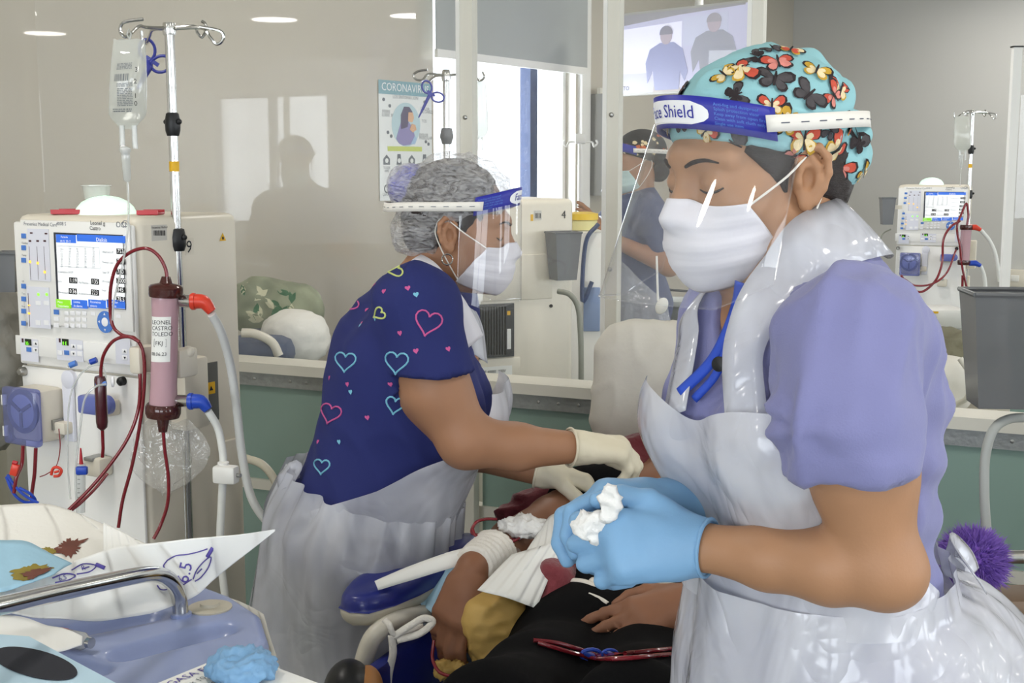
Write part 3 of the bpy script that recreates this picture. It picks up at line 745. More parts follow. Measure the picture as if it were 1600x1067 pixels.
# heparin recess, level clamp blocks, chamber holder
def lath_front(name, px, py, prof, m, parent=M9, y=-0.008, n=18): return MB().lathe(prof, fp(px, py, y), (0, -1, 0), n=n).build(name, m, parent)
lath_front('pressure_port', 38, 580, [(0.010, 0), (0.010, 0.008), (0.006, 0.014), (0.003, 0.014)], m_brush)
lath_front('pressure_port', 193, 595, [(0.009, 0), (0.009, 0.010), (0.005, 0.014)], m_black)
fplate('syringe_channel', 101, 592, 122, 690, 0.010, m_lav, y=-0.007, bevel=0.0045); 
MB().lathe([(0.019, 0), (0.019, 0.010), (0.015, 0.012)], fp(111.5, 592, -0.007), (0, -1, 0), n=24).build('syringe_socket', m_lav, M9)
fplate('clamp_block', 97, 655, 119, 676, 0.030, m_cream, y=-0.008, bevel=0.003)
fplate('clamp_plate', 100, 652, 104, 668, 0.034, m_brush, y=-0.008)
cb = fplate('chamber_holder', 150, 618, 190, 648, 0.034, m_cream, y=-0.008, bevel=0.006)
x0, x1, z0, z1 = fq(130, 615, 162, 648, -0.045)
MB().box(((x0 + x1) / 2, -0.048, (z0 + z1) / 2), (x1 - x0, 0.03, z1 - z0), bevel=0.006).build('holder_jaw', m_clampb, cb)
lath_front('holder_dial', 170, 632, [(0.019, 0), (0.019, 0.012), (0.014, 0.015)], m_clampb, cb, y=-0.040)
fplate('line_clamp', 150, 708, 178, 742, 0.036, m_cream, y=-0.008, bevel=0.006)
fplate('line_clamp_slot', 154, 708, 168, 716, 0.040, m_brush, y=-0.008, bevel=0.002)
# right side: meter window, bracket block for the dialyser
def splate(name, px0, py0, px1, py1, th, m, x=0.0, bevel=0.0, parent=M9, label=None):
    a = sp(px0, py0, x); b = sp(px1, py1, x)
    return MB().box((x + th / 2, (a.y + b.y) / 2, (a.z + b.z) / 2), (th, abs(b.y - a.y), abs(b.z - a.z)), bevel=bevel).build(name, m, parent, label=label)
splate('meter_window', 308, 570, 341, 655, 0.003, mat('meter_glass', '#6f706c', 0.2), label='dark meter window')
splate('bracket_block', 262, 560, 304, 662, 0.045, m_cream, bevel=0.006)
splate('side_step', 340, 690, 372, 840, 0.012, m_cream, bevel=0.004)
# infusion pole on the machine's side (part of the machine) with collars and hooks
def pw(px, py, Y): return to_l(P(px, py, Y))
pole_l = to_l(P(279, 450, 2.60)); px_, py_ = pole_l.x, pole_l.y
ZT = to_l(P(268, 42, 2.6)).z
ple = MB(); ple.cyl((px_, py_, 0.25), (px_, py_, 1.02 + 0.22), 0.0125, n=18); ple.build('pole', m_steel, M9)
MB().cyl((px_, py_, 1.0), (px_, py_, ZT), 0.0095, n=18).build('pole', m_steel, M9)
for zz, r in ((to_l(P(274, 195, 2.6)).z, 0.015), (to_l(P(280, 375, 2.6)).z, 0.018)):
    cl = MB().lathe([(r * 0.8, -0.022), (r, -0.012), (r * 1.05, 0.006), (r * 0.85, 0.022), (0.0096, 0.024)], (px_, py_, zz), n=20).build('pole_collar', m_black, M9)
    MB().ball((px_ - r * 1.15, py_, zz + 0.006), 0.006, n=8).build('collar_knob', m_black, cl); MB().ball((px_ + r * 1.15, py_, zz + 0.006), 0.006, n=8).build('collar_knob', m_black, cl)
MB().lathe([(0.0100, -0.010), (0.0100, 0.010)], (px_, py_, to_l(P(276, 260, 2.6)).z), n=18).build('yellow_band', m_warn, M9)
MB().lathe([(0.012, -0.012), (0.014, 0), (0.012, 0.012)], (px_, py_, ZT - 0.004), n=16).build('hook_hub', m_steel, M9)
hub = to_l(P(268, 44, 2.6))
for path in ([(268, 44, 2.6), (232, 43, 2.57), (218, 41, 2.55), (205, 52, 2.54), (196, 58, 2.53), (188, 50, 2.53), (190, 38, 2.53), (200, 33, 2.53), (224, 30, 2.53)],
             [(268, 45, 2.6), (240, 46, 2.62), (234, 56, 2.64), (228, 68, 2.66), (222, 62, 2.66), (221, 48, 2.66)],
             [(268, 44, 2.6), (302, 41, 2.6), (308, 50, 2.6), (315, 58, 2.6), (321, 50, 2.6), (321, 38, 2.6), (315, 33, 2.6)],
             [(268, 45, 2.6), (315, 44, 2.58), (328, 58, 2.57), (338, 69, 2.57), (347, 64, 2.57), (349, 54, 2.57), (340, 47, 2.57), (313, 42, 2.57)]):
    MB().tube([to_l(P(*q)) for q in path], 0.0032, n=8, smooth=5).build('hook', m_steel, M9)

# ---- copies: the far machine, and one beside the frame on the right
MR = copy_tree(M9); MR['label'] = 'small far dialysis machine by the grey wall, seen from the front'
qx = (1509 - 800) / F * 6.6
MR.matrix_basis = Matrix.Translation((qx, 6.6, 0)) @ Matrix.Rotation(-math.radians(23), 4, 'Z')
MO = copy_tree(M9); MO['label'] = 'dialysis machine at the right edge carrying the large smoky holder'
MO.matrix_basis = Matrix.Translation((1.26, 1.62, 0)) @ Matrix.Rotation(math.radians(8), 4, 'Z')
# ---- things particular to machine 9
def sp_text(s, px, py, size, m, name, x=0.0015):
    p = sp(px, py, x)
    return MB().text(s, lambda a, b: Vector((x, p.y + a, p.z + b)), size).build(name, m, M9, smooth=False)
splate('number_label', 289, 372, 303, 398, 0.0008, m_cream); sp_text('9', 291, 395, 0.036, m_dark, 'number')
sb = splate('barcode_label', 236, 352, 261, 375, 0.0006, mat('label_grey', '#c9c6be', 0.5))
for k in range(13): splate('barcode_bar', 240 + k * 1.45, 360, 240.7 + k * 1.45 + (k % 3) * 0.25, 368, 0.0004, m_dark, x=0.0007, parent=sb)
sp_text('Fresenius Medical', 237, 357.5, 0.006, m_dark, 'lettering')
def tri(px, py, r, parent, x):
    c = sp(px, py, x)
    t_ = MB().prism([c + Vector((0, r * math.cos(a), r * math.sin(a))) for a in (math.pi / 2, math.pi / 2 + 2.094, math.pi / 2 + 4.189)], (0.0005, 0, 0)).build('warning_triangle', m_warn, parent)
    MB().prism([c + Vector((0.0006, 0.25 * r * math.cos(a), 0.32 * r * math.sin(a))) for a in np.linspace(0, 6.0, 7)], (0.0004, 0, 0)).build('warning_mark', m_dark, t_)
tri(348, 372, 0.011, M9, 0.001)
wl = splate('warning_label', 315, 600, 336, 614, 0.0008, m_warn, x=0.0035); 
for px in (320.5, 330): 
    c = sp(px, 607.5, 0.0045); MB().prism([c + Vector((0, 0.0065 * math.cos(a), 0.0065 * math.sin(a))) for a in (math.pi / 2, math.pi / 2 + 2.094, math.pi / 2 + 4.189)], (0.0004, 0, 0)).build('warning_mark', m_dark, wl)

# ---- dialyser (held by the machine's clamp) and its couplings
def wtube(path, r, m, name, label, cat, n=10, smooth=6, group=None):
    o = MB().tube([P(*q) for q in path], r, n=n, smooth=smooth).build(name, m)
    return tag(o, label, cat, group)
dt, db = P(259, 452, 2.38), P(255, 642, 2.38)
dz = thing('dialyser', 'pink dialyser cartridge with brown caps clamped to machine numbered 9', 'dialyser', db)
H_ = (dt - db).length
MB().lathe([(0.025, 0.0), (0.0265, 0.01), (0.0255, 0.03), (0.0245, 0.05), (0.0245, H_ - 0.05), (0.0255, H_ - 0.03), (0.026, H_ - 0.01), (0.025, H_)], db, dt - db, n=32).build('cartridge', m_pink, dz, world=True)
ax = (dt - db).normalized()
MB().lathe([(0.030, -0.002), (0.0315, 0.004), (0.0315, 0.016), (0.028, 0.020), (0.012, 0.024), (0.008, 0.036), (0.006, 0.036)], dt - ax * 0.012, ax, n=32).build('end_cap', m_brown, dz, world=True)
MB().lathe([(0.006, -0.036), (0.008, -0.036), (0.012, -0.012), (0.030, -0.008), (0.033, 0.0), (0.033, 0.012), (0.030, 0.018)], db - ax * 0.004, ax, n=32).build('end_cap', m_brown, dz, world=True)
# name label: curved patch on the camera side
def dl_fn(a, b, r=0.0252):
    ang = math.radians(-98) + a / r; h = b
    return db + ax * h + Vector((math.cos(ang), math.sin(ang), 0)) * r
lb_ = MB().grid(lambda u, v: dl_fn((u - 0.5) * 0.042, H_ * 0.42 + v * 0.085), 12, 4).build('name_label', m_paper, dz, world=True)
for i, s in enumerate(('LEONEL', 'CASTRO', 'TOLEDO')): MB().text(s, lambda a, b, i=i: dl_fn(a - 0.018, H_ * 0.42 + 0.071 - i * 0.011 + b, 0.0256), 0.011).build('handwriting', m_dark, lb_, world=True, smooth=False)
MB().text('FKJ', lambda a, b: dl_fn(a - 0.008, H_ * 0.42 + 0.032 + b, 0.0256), 0.011).build('handwriting', m_dark, lb_, world=True, smooth=False)
MB().tube([dl_fn(a, H_ * 0.42 + b, 0.0256) for a, b in ((-0.011, 0.029), (0.013, 0.029), (0.013, 0.043), (-0.011, 0.043), (-0.011, 0.029))], 0.0004, n=4).build('handwriting', m_dark, lb_, world=True)
MB().text('08.06.23', lambda a, b: dl_fn(a - 0.018, H_ * 0.42 + 0.012 + b, 0.0256), 0.0095).build('handwriting', m_dark, lb_, world=True, smooth=False)
for (a, b, c_, d_, m, nm) in (((284, 470), (302, 471), (318, 472), (331, 487), m_redorange, 'red_elbow'), ((279, 626), (298, 627), (314, 628), (325, 640), m_blue, 'blue_elbow')):
    MB().cyl(P(*a, 2.38), P(*b, 2.37), 0.0115, n=18).build('metal_coupling', m_steel, dz, world=True)
    e = MB(); e.tube([P(b[0] - 4, b[1], 2.37), P(*c_, 2.37), P(*d_, 2.37)], [0.0145, 0.0135, 0.009], n=14, smooth=4); e.cyl(P(b[0] - 2, b[1], 2.37), P(b[0] + 3, b[1], 2.37), 0.016); e.build(nm, m, dz, world=True)
jaw = MB().box(P(224, 561, 2.42), (0.028, 0.05, 0.052), Matrix.Rotation(-0.5, 3, 'Z'), bevel=0.006).build('holder_arm', m_cream, M9, world=True)
jaw = MB().box(P(287, 566, 2.42), (0.030, 0.05, 0.055), Matrix.Rotation(-0.5, 3, 'Z'), bevel=0.006).build('holder_arm', m_cream, M9, world=True)
MB().ball(P(294, 550, 2.42), 0.012, n=8).build('holder_knob', m_cream, M9, world=True)
MB().box(P(256, 568, 2.47), (0.085, 0.03, 0.04), Matrix.Rotation(-0.3, 3, 'Z'), bevel=0.006).build('holder_arm', m_cream, M9, world=True)

# ---- blood lines on machine 9
wtube([(262, 440, 2.38), (258, 418, 2.38), (246, 398, 2.38), (228, 388, 2.38), (204, 394, 2.39), (184, 412, 2.40), (174, 442, 2.41), (172, 478, 2.42), (176, 508, 2.42), (190, 523, 2.41), (210, 528, 2.40), (222, 545, 2.40), (226, 580, 2.40), (222, 640, 2.40), (208, 720, 2.40), (192, 780, 2.40), (185, 824, 2.40)], 0.0034, m_blood, 'blood_line',
      'dark red blood line arching from the dialyser top over the screen', 'tube')
wtube([(218, 534, 2.395), (200, 526, 2.40), (178, 532, 2.41), (163, 552, 2.42), (158, 575, 2.43), (158, 600, 2.44)], 0.0034, m_blood, 'blood_line', 'short dark red blood line bending down to the chamber holder', 'tube')
wtube([(216, 550, 2.405), (219, 590, 2.40), (216, 640, 2.40), (200, 684, 2.39), (172, 726, 2.38), (140, 764, 2.37), (106, 798, 2.36)], 0.0034, m_blood, 'blood_line', 'dark red blood line sweeping down left towards the drape', 'tube')
wtube([(168, 740, 2.42), (150, 762, 2.40), (128, 784, 2.38), (112, 797, 2.37)], 0.003, m_blood, 'blood_line', 'thin dark red blood line from the lower line clamp to the drape', 'tube')
wtube([(255, 668, 2.38), (257, 700, 2.38), (263, 745, 2.38), (262, 785, 2.38), (252, 818, 2.38), (240, 842, 2.37)], 0.0034, m_blood, 'blood_line', 'dark red blood line hanging from the dialyser bottom', 'tube')
wtube([(56, 700, 2.40), (54, 740, 2.40), (50, 770, 2.40), (49, 795, 2.39)], 0.0036, m_blood, 'blood_line', 'dark red blood line hanging straight under the pump', 'tube')
wtube([(36, 696, 2.36), (34, 725, 2.36), (26, 745, 2.35), (22, 770, 2.35)], 0.0036, m_blood, 'blood_line', 'dark red blood line with a red clamp under the pump', 'tube')
t = thing('line_connector', 'small red pinch clamp on the tube under the pump', 'clamp', P(24, 735, 2.35))
MB().box(P(23, 734, 2.348), (0.014, 0.010, 0.022), Matrix.Rotation(0.3, 3, 'Y'), bevel=0.002).build('clamp_body', m_redorange, t, world=True)
MB().cyl(P(20, 722, 2.348), P(27, 724, 2.348), 0.004, n=10).build('clamp_pin', m_red, t, world=True)
t = thing('blue_line_loops', 'tangle of blue tubing at the left edge under the pump', 'tube', P(40, 770, 2.36))
for k, path in enumerate(([(12, 742, 2.36), (24, 760, 2.35), (40, 775, 2.35), (60, 786, 2.35)], [(14, 752, 2.37), (22, 772, 2.36), (38, 784, 2.36), (55, 783, 2.36), (48, 772, 2.35), (30, 762, 2.35)], [(10, 745, 2.38), (18, 765, 2.37), (30, 780, 2.37), (45, 787, 2.37)])):
    MB().tube([P(*q) for q in path], 0.0028, n=8, smooth=6).build('blue_line', m_blue, t, world=True)
wtube([(62, 745, 2.39), (74, 740, 2.39), (88, 728, 2.39), (94, 700, 2.41), (92, 670, 2.44)], 0.0011, m_blood, 'pressure_line', 'very thin red line from the syringe channel', 'tube', n=6)
t = thing('line_clamp', 'small red slide clamp hanging beside the pump', 'clamp', P(88, 738, 2.40))
MB().tube([P(80, 742, 2.39), P(83, 732, 2.39), P(90, 730, 2.39), P(96, 735, 2.39), P(92, 743, 2.39), P(84, 744, 2.39)], 0.003, n=8, smooth=4).build('clamp_body', m_redorange, t, world=True)
MB().tube([P(85, 738, 2.385), P(92, 736, 2.385)], 0.0025, n=6).build('clamp_bar', m_redorange, t, world=True)
t = thing('syringe', 'small clear syringe with a blue clip below the syringe channel', 'syringe', P(127, 775, 2.42))
MB().cyl(P(126, 800, 2.42), P(127, 725, 2.42), 0.0085, n=16).build('barrel', m_tubec, t, world=True)
MB().cyl(P(127, 725, 2.42), P(126, 700, 2.42), [0.004, 0.0015], n=10).build('tip', m_red, t, world=True)
MB().box(P(128, 735, 2.41), (0.022, 0.012, 0.016), bevel=0.003).build('clip', m_blue, t, world=True)
for k in range(7): MB().cyl(P(121, 742 + k * 7, 2.408), P(125, 742 + k * 7, 2.408), 0.0005, n=4).build('graduation', m_dark, t, world=True)
# venous chamber with pressure lines
t = thing('drip_chamber', 'dark blood filled chamber held in the lilac clamp of machine 9', 'chamber', P(160, 672, 2.44))
MB().lathe([(0.004, 0), (0.010, 0.006), (0.0115, 0.016), (0.0115, 0.10), (0.010, 0.106), (0.004, 0.108)], P(160, 672, 2.44), (0, 0, 1), n=20).build('chamber', m_blooddk, t, world=True)
MB().tube([P(160, 672, 2.44), P(161, 700, 2.445), P(160, 714, 2.45)], 0.0034, n=8).build('outlet_line', m_blood, t, world=True)
MB().cyl(P(150, 600, 2.435), P(166, 599, 2.435), 0.005, n=10).build('blue_port', m_btn, t, world=True)
MB().lathe([(0.004, -0.004), (0.011, -0.002), (0.011, 0.002), (0.004, 0.004)], P(176, 596, 2.43), (1, 0.3, 0), n=16).build('filter_disc', m_btnw, t, world=True)
wtube([(166, 600, 2.43), (148, 605, 2.42), (132, 625, 2.42), (124, 680, 2.42), (118, 740, 2.42), (120, 790, 2.41)], 0.0022, m_tubec, 'pressure_line', 'clear thin line drooping from the chamber port', 'tube', n=8)
wtube([(166, 590, 2.43), (160, 572, 2.43), (142, 572, 2.43), (122, 590, 2.43), (108, 630, 2.43), (106, 720, 2.43), (110, 780, 2.42)], 0.0018, m_tubec, 'pressure_line', 'clear thin line arching over the syringe socket', 'tube', n=8)
for px, py, m, s in ((114, 569, m_btn, 'tiny pale blue cap on the machine front'), (146, 564, m_blue, 'tiny dark blue cap beside the upper blood line')):
    t = thing('tube_stopper', s, 'stopper', P(px, py, 2.5)); MB().cyl(P(px - 5, py + 2, 2.49), P(px + 5, py - 2, 2.49), 0.006, n=10).build('cap_body', m, t, world=True)
    MB().cyl(P(px - 8, py + 3, 2.49), P(px - 5, py + 2, 2.49), 0.003, n=8).build('cap_tip', m_tubec, t, world=True)
# white hoses
wtube([(330, 490, 2.37), (345, 518, 2.40), (360, 570, 2.45), (370, 640, 2.48), (378, 710, 2.50), (392, 775, 2.5), (415, 812, 2.5), (436, 821, 2.5)], 0.0085, m_hose, 'dialysate_hose', 'white hose falling from the red elbow past the machine side', 'hose', n=12)
wtube([(325, 642, 2.37), (340, 668, 2.38), (347, 700, 2.38), (349, 730, 2.38), (346, 790, 2.38), (344, 860, 2.38), (352, 935, 2.38)], 0.0075, m_hose, 'dialysate_hose', 'white hose falling from the blue elbow through a white flow block', 'hose', n=12)
wtube([(384, 716, 2.6), (410, 726, 2.58), (430, 752, 2.56), (440, 790, 2.55)], 0.0085, mat('cream_hose', '#cfc8b2', 0.4), 'dialysate_hose', 'cream hose curling out behind the machine towards the nurse', 'hose', n=12)
t = thing('flow_block', 'white flow indicator block on the hose below the blue elbow', 'indicator', P(352, 742, 2.37))
MB().box(P(353, 741, 2.365), (0.046, 0.026, 0.034), Matrix.Rotation(-0.25, 3, 'Z'), bevel=0.005).build('block_body', m_white, t, world=True)
MB().cyl(P(368, 742, 2.36), P(376, 743, 2.355), 0.004, n=10).build('block_port', m_brush, t, world=True)
MB().lathe([(0.011, 0), (0.011, 0.006), (0.008, 0.008)], P(349, 727, 2.375), (0, 0, 1), n=14).build('block_collar', m_white, t, world=True)
# clear waste bag hanging at the side
t = thing('clear_bag', 'crumpled clear plastic bag hanging on the side of machine 9', 'bag', P(240, 720, 2.44))
def bag_fn(u, v):
    a = 2 * math.pi * u; w = 0.045 * math.sin(math.pi * min(1, 0.12 + v * 0.95)) ** 0.6 + 0.006
    w *= 1 + 0.22 * math.sin(5 * a + 4 * v) * math.sin(math.pi * v)
    return P(262, 660 + 110 * v, 2.44) + Vector((w * 1.35 * math.cos(a), 0.012 * math.sin(a) * (1 + v), 0.006 * math.sin(3 * a)))
MB().grid(bag_fn, 36, 14, closed_u=True).build('bag_film', m_film, t, world=True)
MB().tube([P(262, 655, 2.44), P(262, 665, 2.44)], 0.006, n=8).build('bag_neck', m_film, t, world=True)

# ---- infusion bag, scissors clamp, cup, trays on machine 9
def infusion_bag(name, label, top, bot, wpx, Y, printed=True, drip=None):
    a, b = P(*top, Y), P(*bot, Y)
    t = thing(name, label, 'infusion bag', b, group='infusion bags')
    hw = wpx / F * Y / 2
    def fn(u, v):
        an = 2 * math.pi * u
        w = hw * (1 - 0.10 * v) * (1 - 0.35 * max(0, (0.12 - v) / 0.12) ** 2) * (0.93 + 0.1 * math.sin(2.6 * (1 - v)))
        th = 0.004 + 0.022 * math.sin(math.pi * min(1, (1 - v) * 1.02)) ** 0.9 * (1.25 - 0.7 * v)
        c = math.cos(an); s = math.sin(an)
        c = math.copysign(abs(c) ** 0.7, c)
        return b.lerp(a, v) + Vector((w * c, th * s, 0.002 * math.sin(4 * an) * v))
    MB().grid(fn, 40, 22, closed_u=True).build('pouch', m_bag, t, world=True)
    MB().prism([fn(0.5, 0), fn(0.4, 0.0), fn(0.1, 0), fn(0.0, 0), fn(0.0, 0) - Vector((0.01, 0, 0.012)), fn(0.5, 0) - Vector((-0.01, 0, 0.012))], (0, 0.002, 0)).build('bottom_seam', m_bag, t, world=True)
    for dx in (-0.3, 0.35): MB().tube([b + Vector((hw * dx, 0, -0.005)), b + Vector((hw * dx * 1.05, 0, -0.05))], 0.0055, n=10).build('port', m_tubec, t, world=True)
    MB().tube([a + Vector((0, 0.0, -0.002)), a + Vector((0.004, 0, 0.010)), a + Vector((0, 0, 0.02)), a + Vector((-0.004, 0, 0.010)), a], 0.002, n=6).build('hanger_loop', m_bag, t, world=True)
    if printed:
        def front(u, v): return fn(0.75 + (u - 0.5) * 0.30, v) + Vector((0, -0.0012, 0))
        blk = MB()
        for v0, v1, u0, u1, st in ((0.64, 0.72, 0.30, 0.62, 5), (0.50, 0.585, 0.24, 0.56, 0), (0.43, 0.48, 0.34, 0.66, 3), (0.20, 0.42, 0.36, 0.66, 11), (0.13, 0.18, 0.18, 0.62, 2)):
            if st == 0:
                for k in range(12):
                    uu = u0 + (u1 - u0) * k / 12
                    MB_add_quad(blk, front, uu, v0, uu + (u1 - u0) / 12 * (0.35 + 0.3 * (k % 2)), v1)
            else:
                for k in range(st):
                    vv = v0 + (v1 - v0) * k / st
                    x = u0
                    while x < u1:
                        dx = rnd.uniform(0.02, 0.07); MB_add_quad(blk, front, x, vv, min(u1, x + dx), vv + (v1 - v0) / st * 0.55); x += dx + 0.012
        blk.build('bag_print', m_pk, t, world=True, smooth=False, kind='stuff')
        for s, u, v in (('3', 0.72, 0.60), ('2', 0.70, 0.46), ('1', 0.70, 0.29), ('0', 0.70, 0.20)):
            p = front(u, v); MB().text(s, lambda x, y: p + Vector((x, -0.001, y)), 0.013).build('scale_number', m_dark, t, world=True, smooth=False)
    if drip:
        pts = [P(*q) for q in drip]
        MB().lathe([(0.004, 0), (0.0075, 0.004), (0.0085, 0.05), (0.0085, 0.055), (0.011, 0.058), (0.011, 0.064), (0.005, 0.068)], pts[1], pts[0] - pts[1], n=18).build('drip_chamber', m_tubec, t, world=True)
        MB().tube([pts[0], b + Vector((hw * -0.3, 0, -0.045))], 0.005, n=10).build('spike', m_btnw, t, world=True)
        MB().tube(pts[1:], 0.002, n=8, smooth=5).build('infusion_line', m_tubec, t, world=True)
    return t
def MB_add_quad(mb, fn, u0, v0, u1, v1): mb.add([fn(u0, v0), fn(u1, v0), fn(u1, v1), fn(u0, v1)], [(0, 1, 2, 3)])
infusion_bag('infusion_bag', 'large clear infusion bag with printed scale hanging over machine numbered 9', (202, 62), (199, 192), 58, 2.53, True,
             [(196, 240, 2.5), (199, 284, 2.5), (201, 330, 2.44), (198, 375, 2.40), (190, 420, 2.38), (178, 470, 2.39), (176, 500, 2.40)])
def hemostat(label, pts, Y, m, s=1.0):
    """locking forceps: two ring handles and closed jaws"""
    r1, r2, piv, tip = [P(*q, Y) for q in pts]
    t = thing('locking_forceps', label, 'forceps', tip, group='blue locking forceps')
    for i, r in enumerate((r1, r2)):
        ax1 = (r - piv).normalized(); ax2 = Vector((ax1.z, 0, -ax1.x))
        MB().tube([r + ax1 * (0.021 * s * math.cos(a)) + ax2 * (0.016 * s * math.sin(a)) for a in np.linspace(0, 2 * math.pi, 22)], 0.0032 * s, n=8).build('ring_handle', m, t, world=True)
        st = r - ax1 * 0.021 * s
        off = Vector((0, 0.003 * (1 if i else -1), 0))
        MB().tube([st, st.lerp(piv, 0.5) + off, piv + off, piv.lerp(tip, 0.5) + off * 0.6, tip + off * 0.4], [0.0036 * s, 0.0045 * s, 0.006 * s, 0.005 * s, 0.002 * s], n=8).build('shank', m, t, world=True)
    MB().lathe([(0.006 * s, -0.006), (0.006 * s, 0.006)], piv, (0, 1, 0), n=12).build('pivot', m, t, world=True)
    mid = (r1 + r2) / 2 * 0.62 + piv * 0.38
    MB().box(mid, (0.030 * s, 0.005, 0.008 * s), Matrix.Rotation(0.6, 3, 'Y')).build('ratchet', m, t, world=True)
    return t
m_forc = mat('indigo_plastic', '#383f96', 0.4)
hemostat('indigo locking forceps hanging behind the large infusion bag', ((230, 78), (252, 100), (233, 106), (214, 140)), 2.66, m_forc)
ct = MB(); 
t = thing('measuring_cup', 'clear plastic measuring cup on top of machine numbered 9', 'cup', P(152, 332, 2.72))
c = Vector((P(152, 326, 2.72).x, 2.72, MH + 0.001))
MB().lathe([(0.022, 0), (0.029, 0.055), (0.032, 0.056), (0.032, 0.0585), (0.028, 0.0585), (0.021, 0.002), (0.0, 0.002)], c, n=28).build('cup_wall', m_cupc, t, world=True)
MB().lathe([(0.0215, 0.0), (0.0215, 0.002)], c, n=24).build('cup_base', m_cupc, t, world=True)
for px0, px1, s, Yc in ((86, 131, 'red plastic tray left of the beacon on machine numbered 9', 2.66), (219, 252, 'red plastic tray right of the beacon on machine numbered 9', 2.62)):
    t = thing('red_tray', s, 'tray', P((px0 + px1) / 2, 332, Yc), group='red trays')
    x0_, x1_ = P(px0, 330, Yc).x, P(px1, 330, Yc).x
    MB().box(((x0_ + x1_) / 2, Yc, MH + 0.003), (x1_ - x0_, 0.05, 0.005), bevel=0.002).build('tray_floor', m_red, t, world=True)
    for dy in (-0.025, 0.025): MB().box(((x0_ + x1_) / 2, Yc + dy, MH + 0.006), (x1_ - x0_, 0.003, 0.009)).build('tray_rim', m_red, t, world=True, smooth=False)

# ================================================================== MACHINE NUMBERED 4 (seen from behind, beyond the screen)
Y4 = 4.2
a = P(745, 400, 4.12); b = P(897, 400, 4.27); dx4 = Vector((b.x - a.x, b.y - a.y, 0)); W4 = dx4.length; dx4.normalize()
rz4 = math.atan2(dx4.y, dx4.x)
M4 = thing('dialysis_machine', 'cream dialysis machine numbered 4 standing behind the bent nurse', 'dialysis machine', (b.x, b.y, 0), rz4, 'dialysis machines')
M4M = parent_matrix(M4); M4I = M4M.inverted()
def f4(px, py, y=0.0):
    o_ = M4I @ Vector((0, 0, CAM_H)); d = M4I.to_3x3() @ ray(px, py)
    return o_ + d * ((y - o_.y) / d.y)
TOP4 = f4(850, 311).z
MB().box((-W4 / 2, 0.17, (TOP4 + 0.15) / 2), (W4, 0.34, TOP4 - 0.15), bevel=0.02, seg=3).build('body', m_cream, M4, sharp=50)
MB().box((-W4 / 2, 0.17, 0.12), (W4 + 0.08, 0.46, 0.07), bevel=0.02).build('base', m_cream, M4)
for x in (-W4, 0):
    for y in (0.0, 0.34): MB().lathe([(0.02, -0.014), (0.045, -0.012), (0.045, 0.012), (0.02, 0.014)], (x, y, 0.046), (1, 0, 0)).build('caster', m_black, M4)
def p4(name, px0, py0, px1, py1, th, m, y=0.0, bevel=0.0, parent=None):
    A_, B_ = f4(px0, py0, y), f4(px1, py1, y)
    return MB().box(((A_.x + B_.x) / 2, y - th / 2, (A_.z + B_.z) / 2), (abs(B_.x - A_.x), th, abs(B_.z - A_.z)), bevel=bevel).build(name, m, parent or M4)
hs = p4('heat_sink', 742, 476, 801, 556, 0.012, m_black)
for k in range(11): p4('fin', 743 + k * 4.3, 478, 745 + k * 4.3, 553, 0.022, m_black, y=-0.012, parent=hs)
p4('warning_triangle', 791, 486, 797, 492, 0.002, m_warn, y=-0.012); p4('heat_sink_label', 792, 514, 798, 545, 0.002, m_paper, y=-0.012)
p4('rear_cover', 742, 400, 862, 466, 0.006, m_cream, bevel=0.003); p4('rear_cover', 742, 562, 812, 590, 0.006, m_cream, bevel=0.003)
p4('rating_label', 752, 574, 800, 588, 0.001, m_paper, y=-0.006)
p = f4(751, 584, -0.0085); MB().text('REF 4008S  230V', lambda x, y: p + Vector((x, 0, y)), 0.013).build('lettering', m_dark, M4, smooth=False)
p = f4(877, 341, -0.0015); MB().text('4', lambda x, y: p + Vector((x, 0, y)), 0.036).build('number', m_dark, M4, smooth=False)
p4('barcode_label', 834, 329, 846, 343, 0.001, mat('label_grey', '#c9c6be', 0.5)); p4('warning_triangle', 829, 335, 833, 345, 0.001, m_warn)
for k in range(5): p4('barcode_bar', 836 + k * 2, 333, 836.9 + k * 2, 341, 0.0006, m_dark, y=-0.001)
MB().cyl(f4(861, 478, 0.0), f4(861, 478, -0.004), 0.006, n=12).build('screw', m_black, M4)
MB().box((0.0, 0.10, 0.80), (0.02, 0.10, 0.18)).build('side_socket', m_black, M4, smooth=False)
def holder(name, label, c, w, h, d, parent_dir, m=m_smoke):
    """smoky wall holder: tapered open pocket"""
    t = thing(name, label, 'holder', c)
    ang = math.atan2(parent_dir[1], parent_dir[0])
    Rm = Matrix.Rotation(ang, 3, 'Z')
    def fn(u, v):
        x = [(-1, -1), (1, -1), (1, 1), (-1, 1)]
        k = u * 4; i = int(k) % 4; f_ = k - int(k)
        q0, q1 = x[i], x[(i + 1) % 4]
        s = 0.74 + 0.26 * v
        return Vector(c) + Rm @ Vector(((q0[0] + (q1[0] - q0[0]) * f_) * w / 2 * s, (q0[1] + (q1[1] - q0[1]) * f_) * d / 2 * s, (v - 0.5) * h))
    MB().grid(fn, 16, 6, closed_u=True).build('pocket', m, t, world=True, sharp=30)
    MB().prism([fn(k / 4, 0) for k in range(4)], (0, 0, 0.004)).build('floor_plate', m, t, world=True, smooth=False)
    MB().tube([fn(k / 16, 1) for k in range(17)], 0.004, n=6).build('rim', m, t, world=True)
    return t
q = f4(880, 400, -0.05); holder('cup_holder', 'smoky grey plastic holder on the back of machine numbered 4', M4M @ q, 0.095, 0.155, 0.08, dx4)
t = wtube([(872, 455, 4.08), (890, 460, 4.06), (903, 480, 4.06), (907, 520, 4.06), (908, 560, 4.06), (908, 600, 4.06)], 0.009, mat('grey_hose', '#8f9186', 0.4), 'drain_hose', 'grey drain hose curving down the back of machine numbered 4', 'hose')
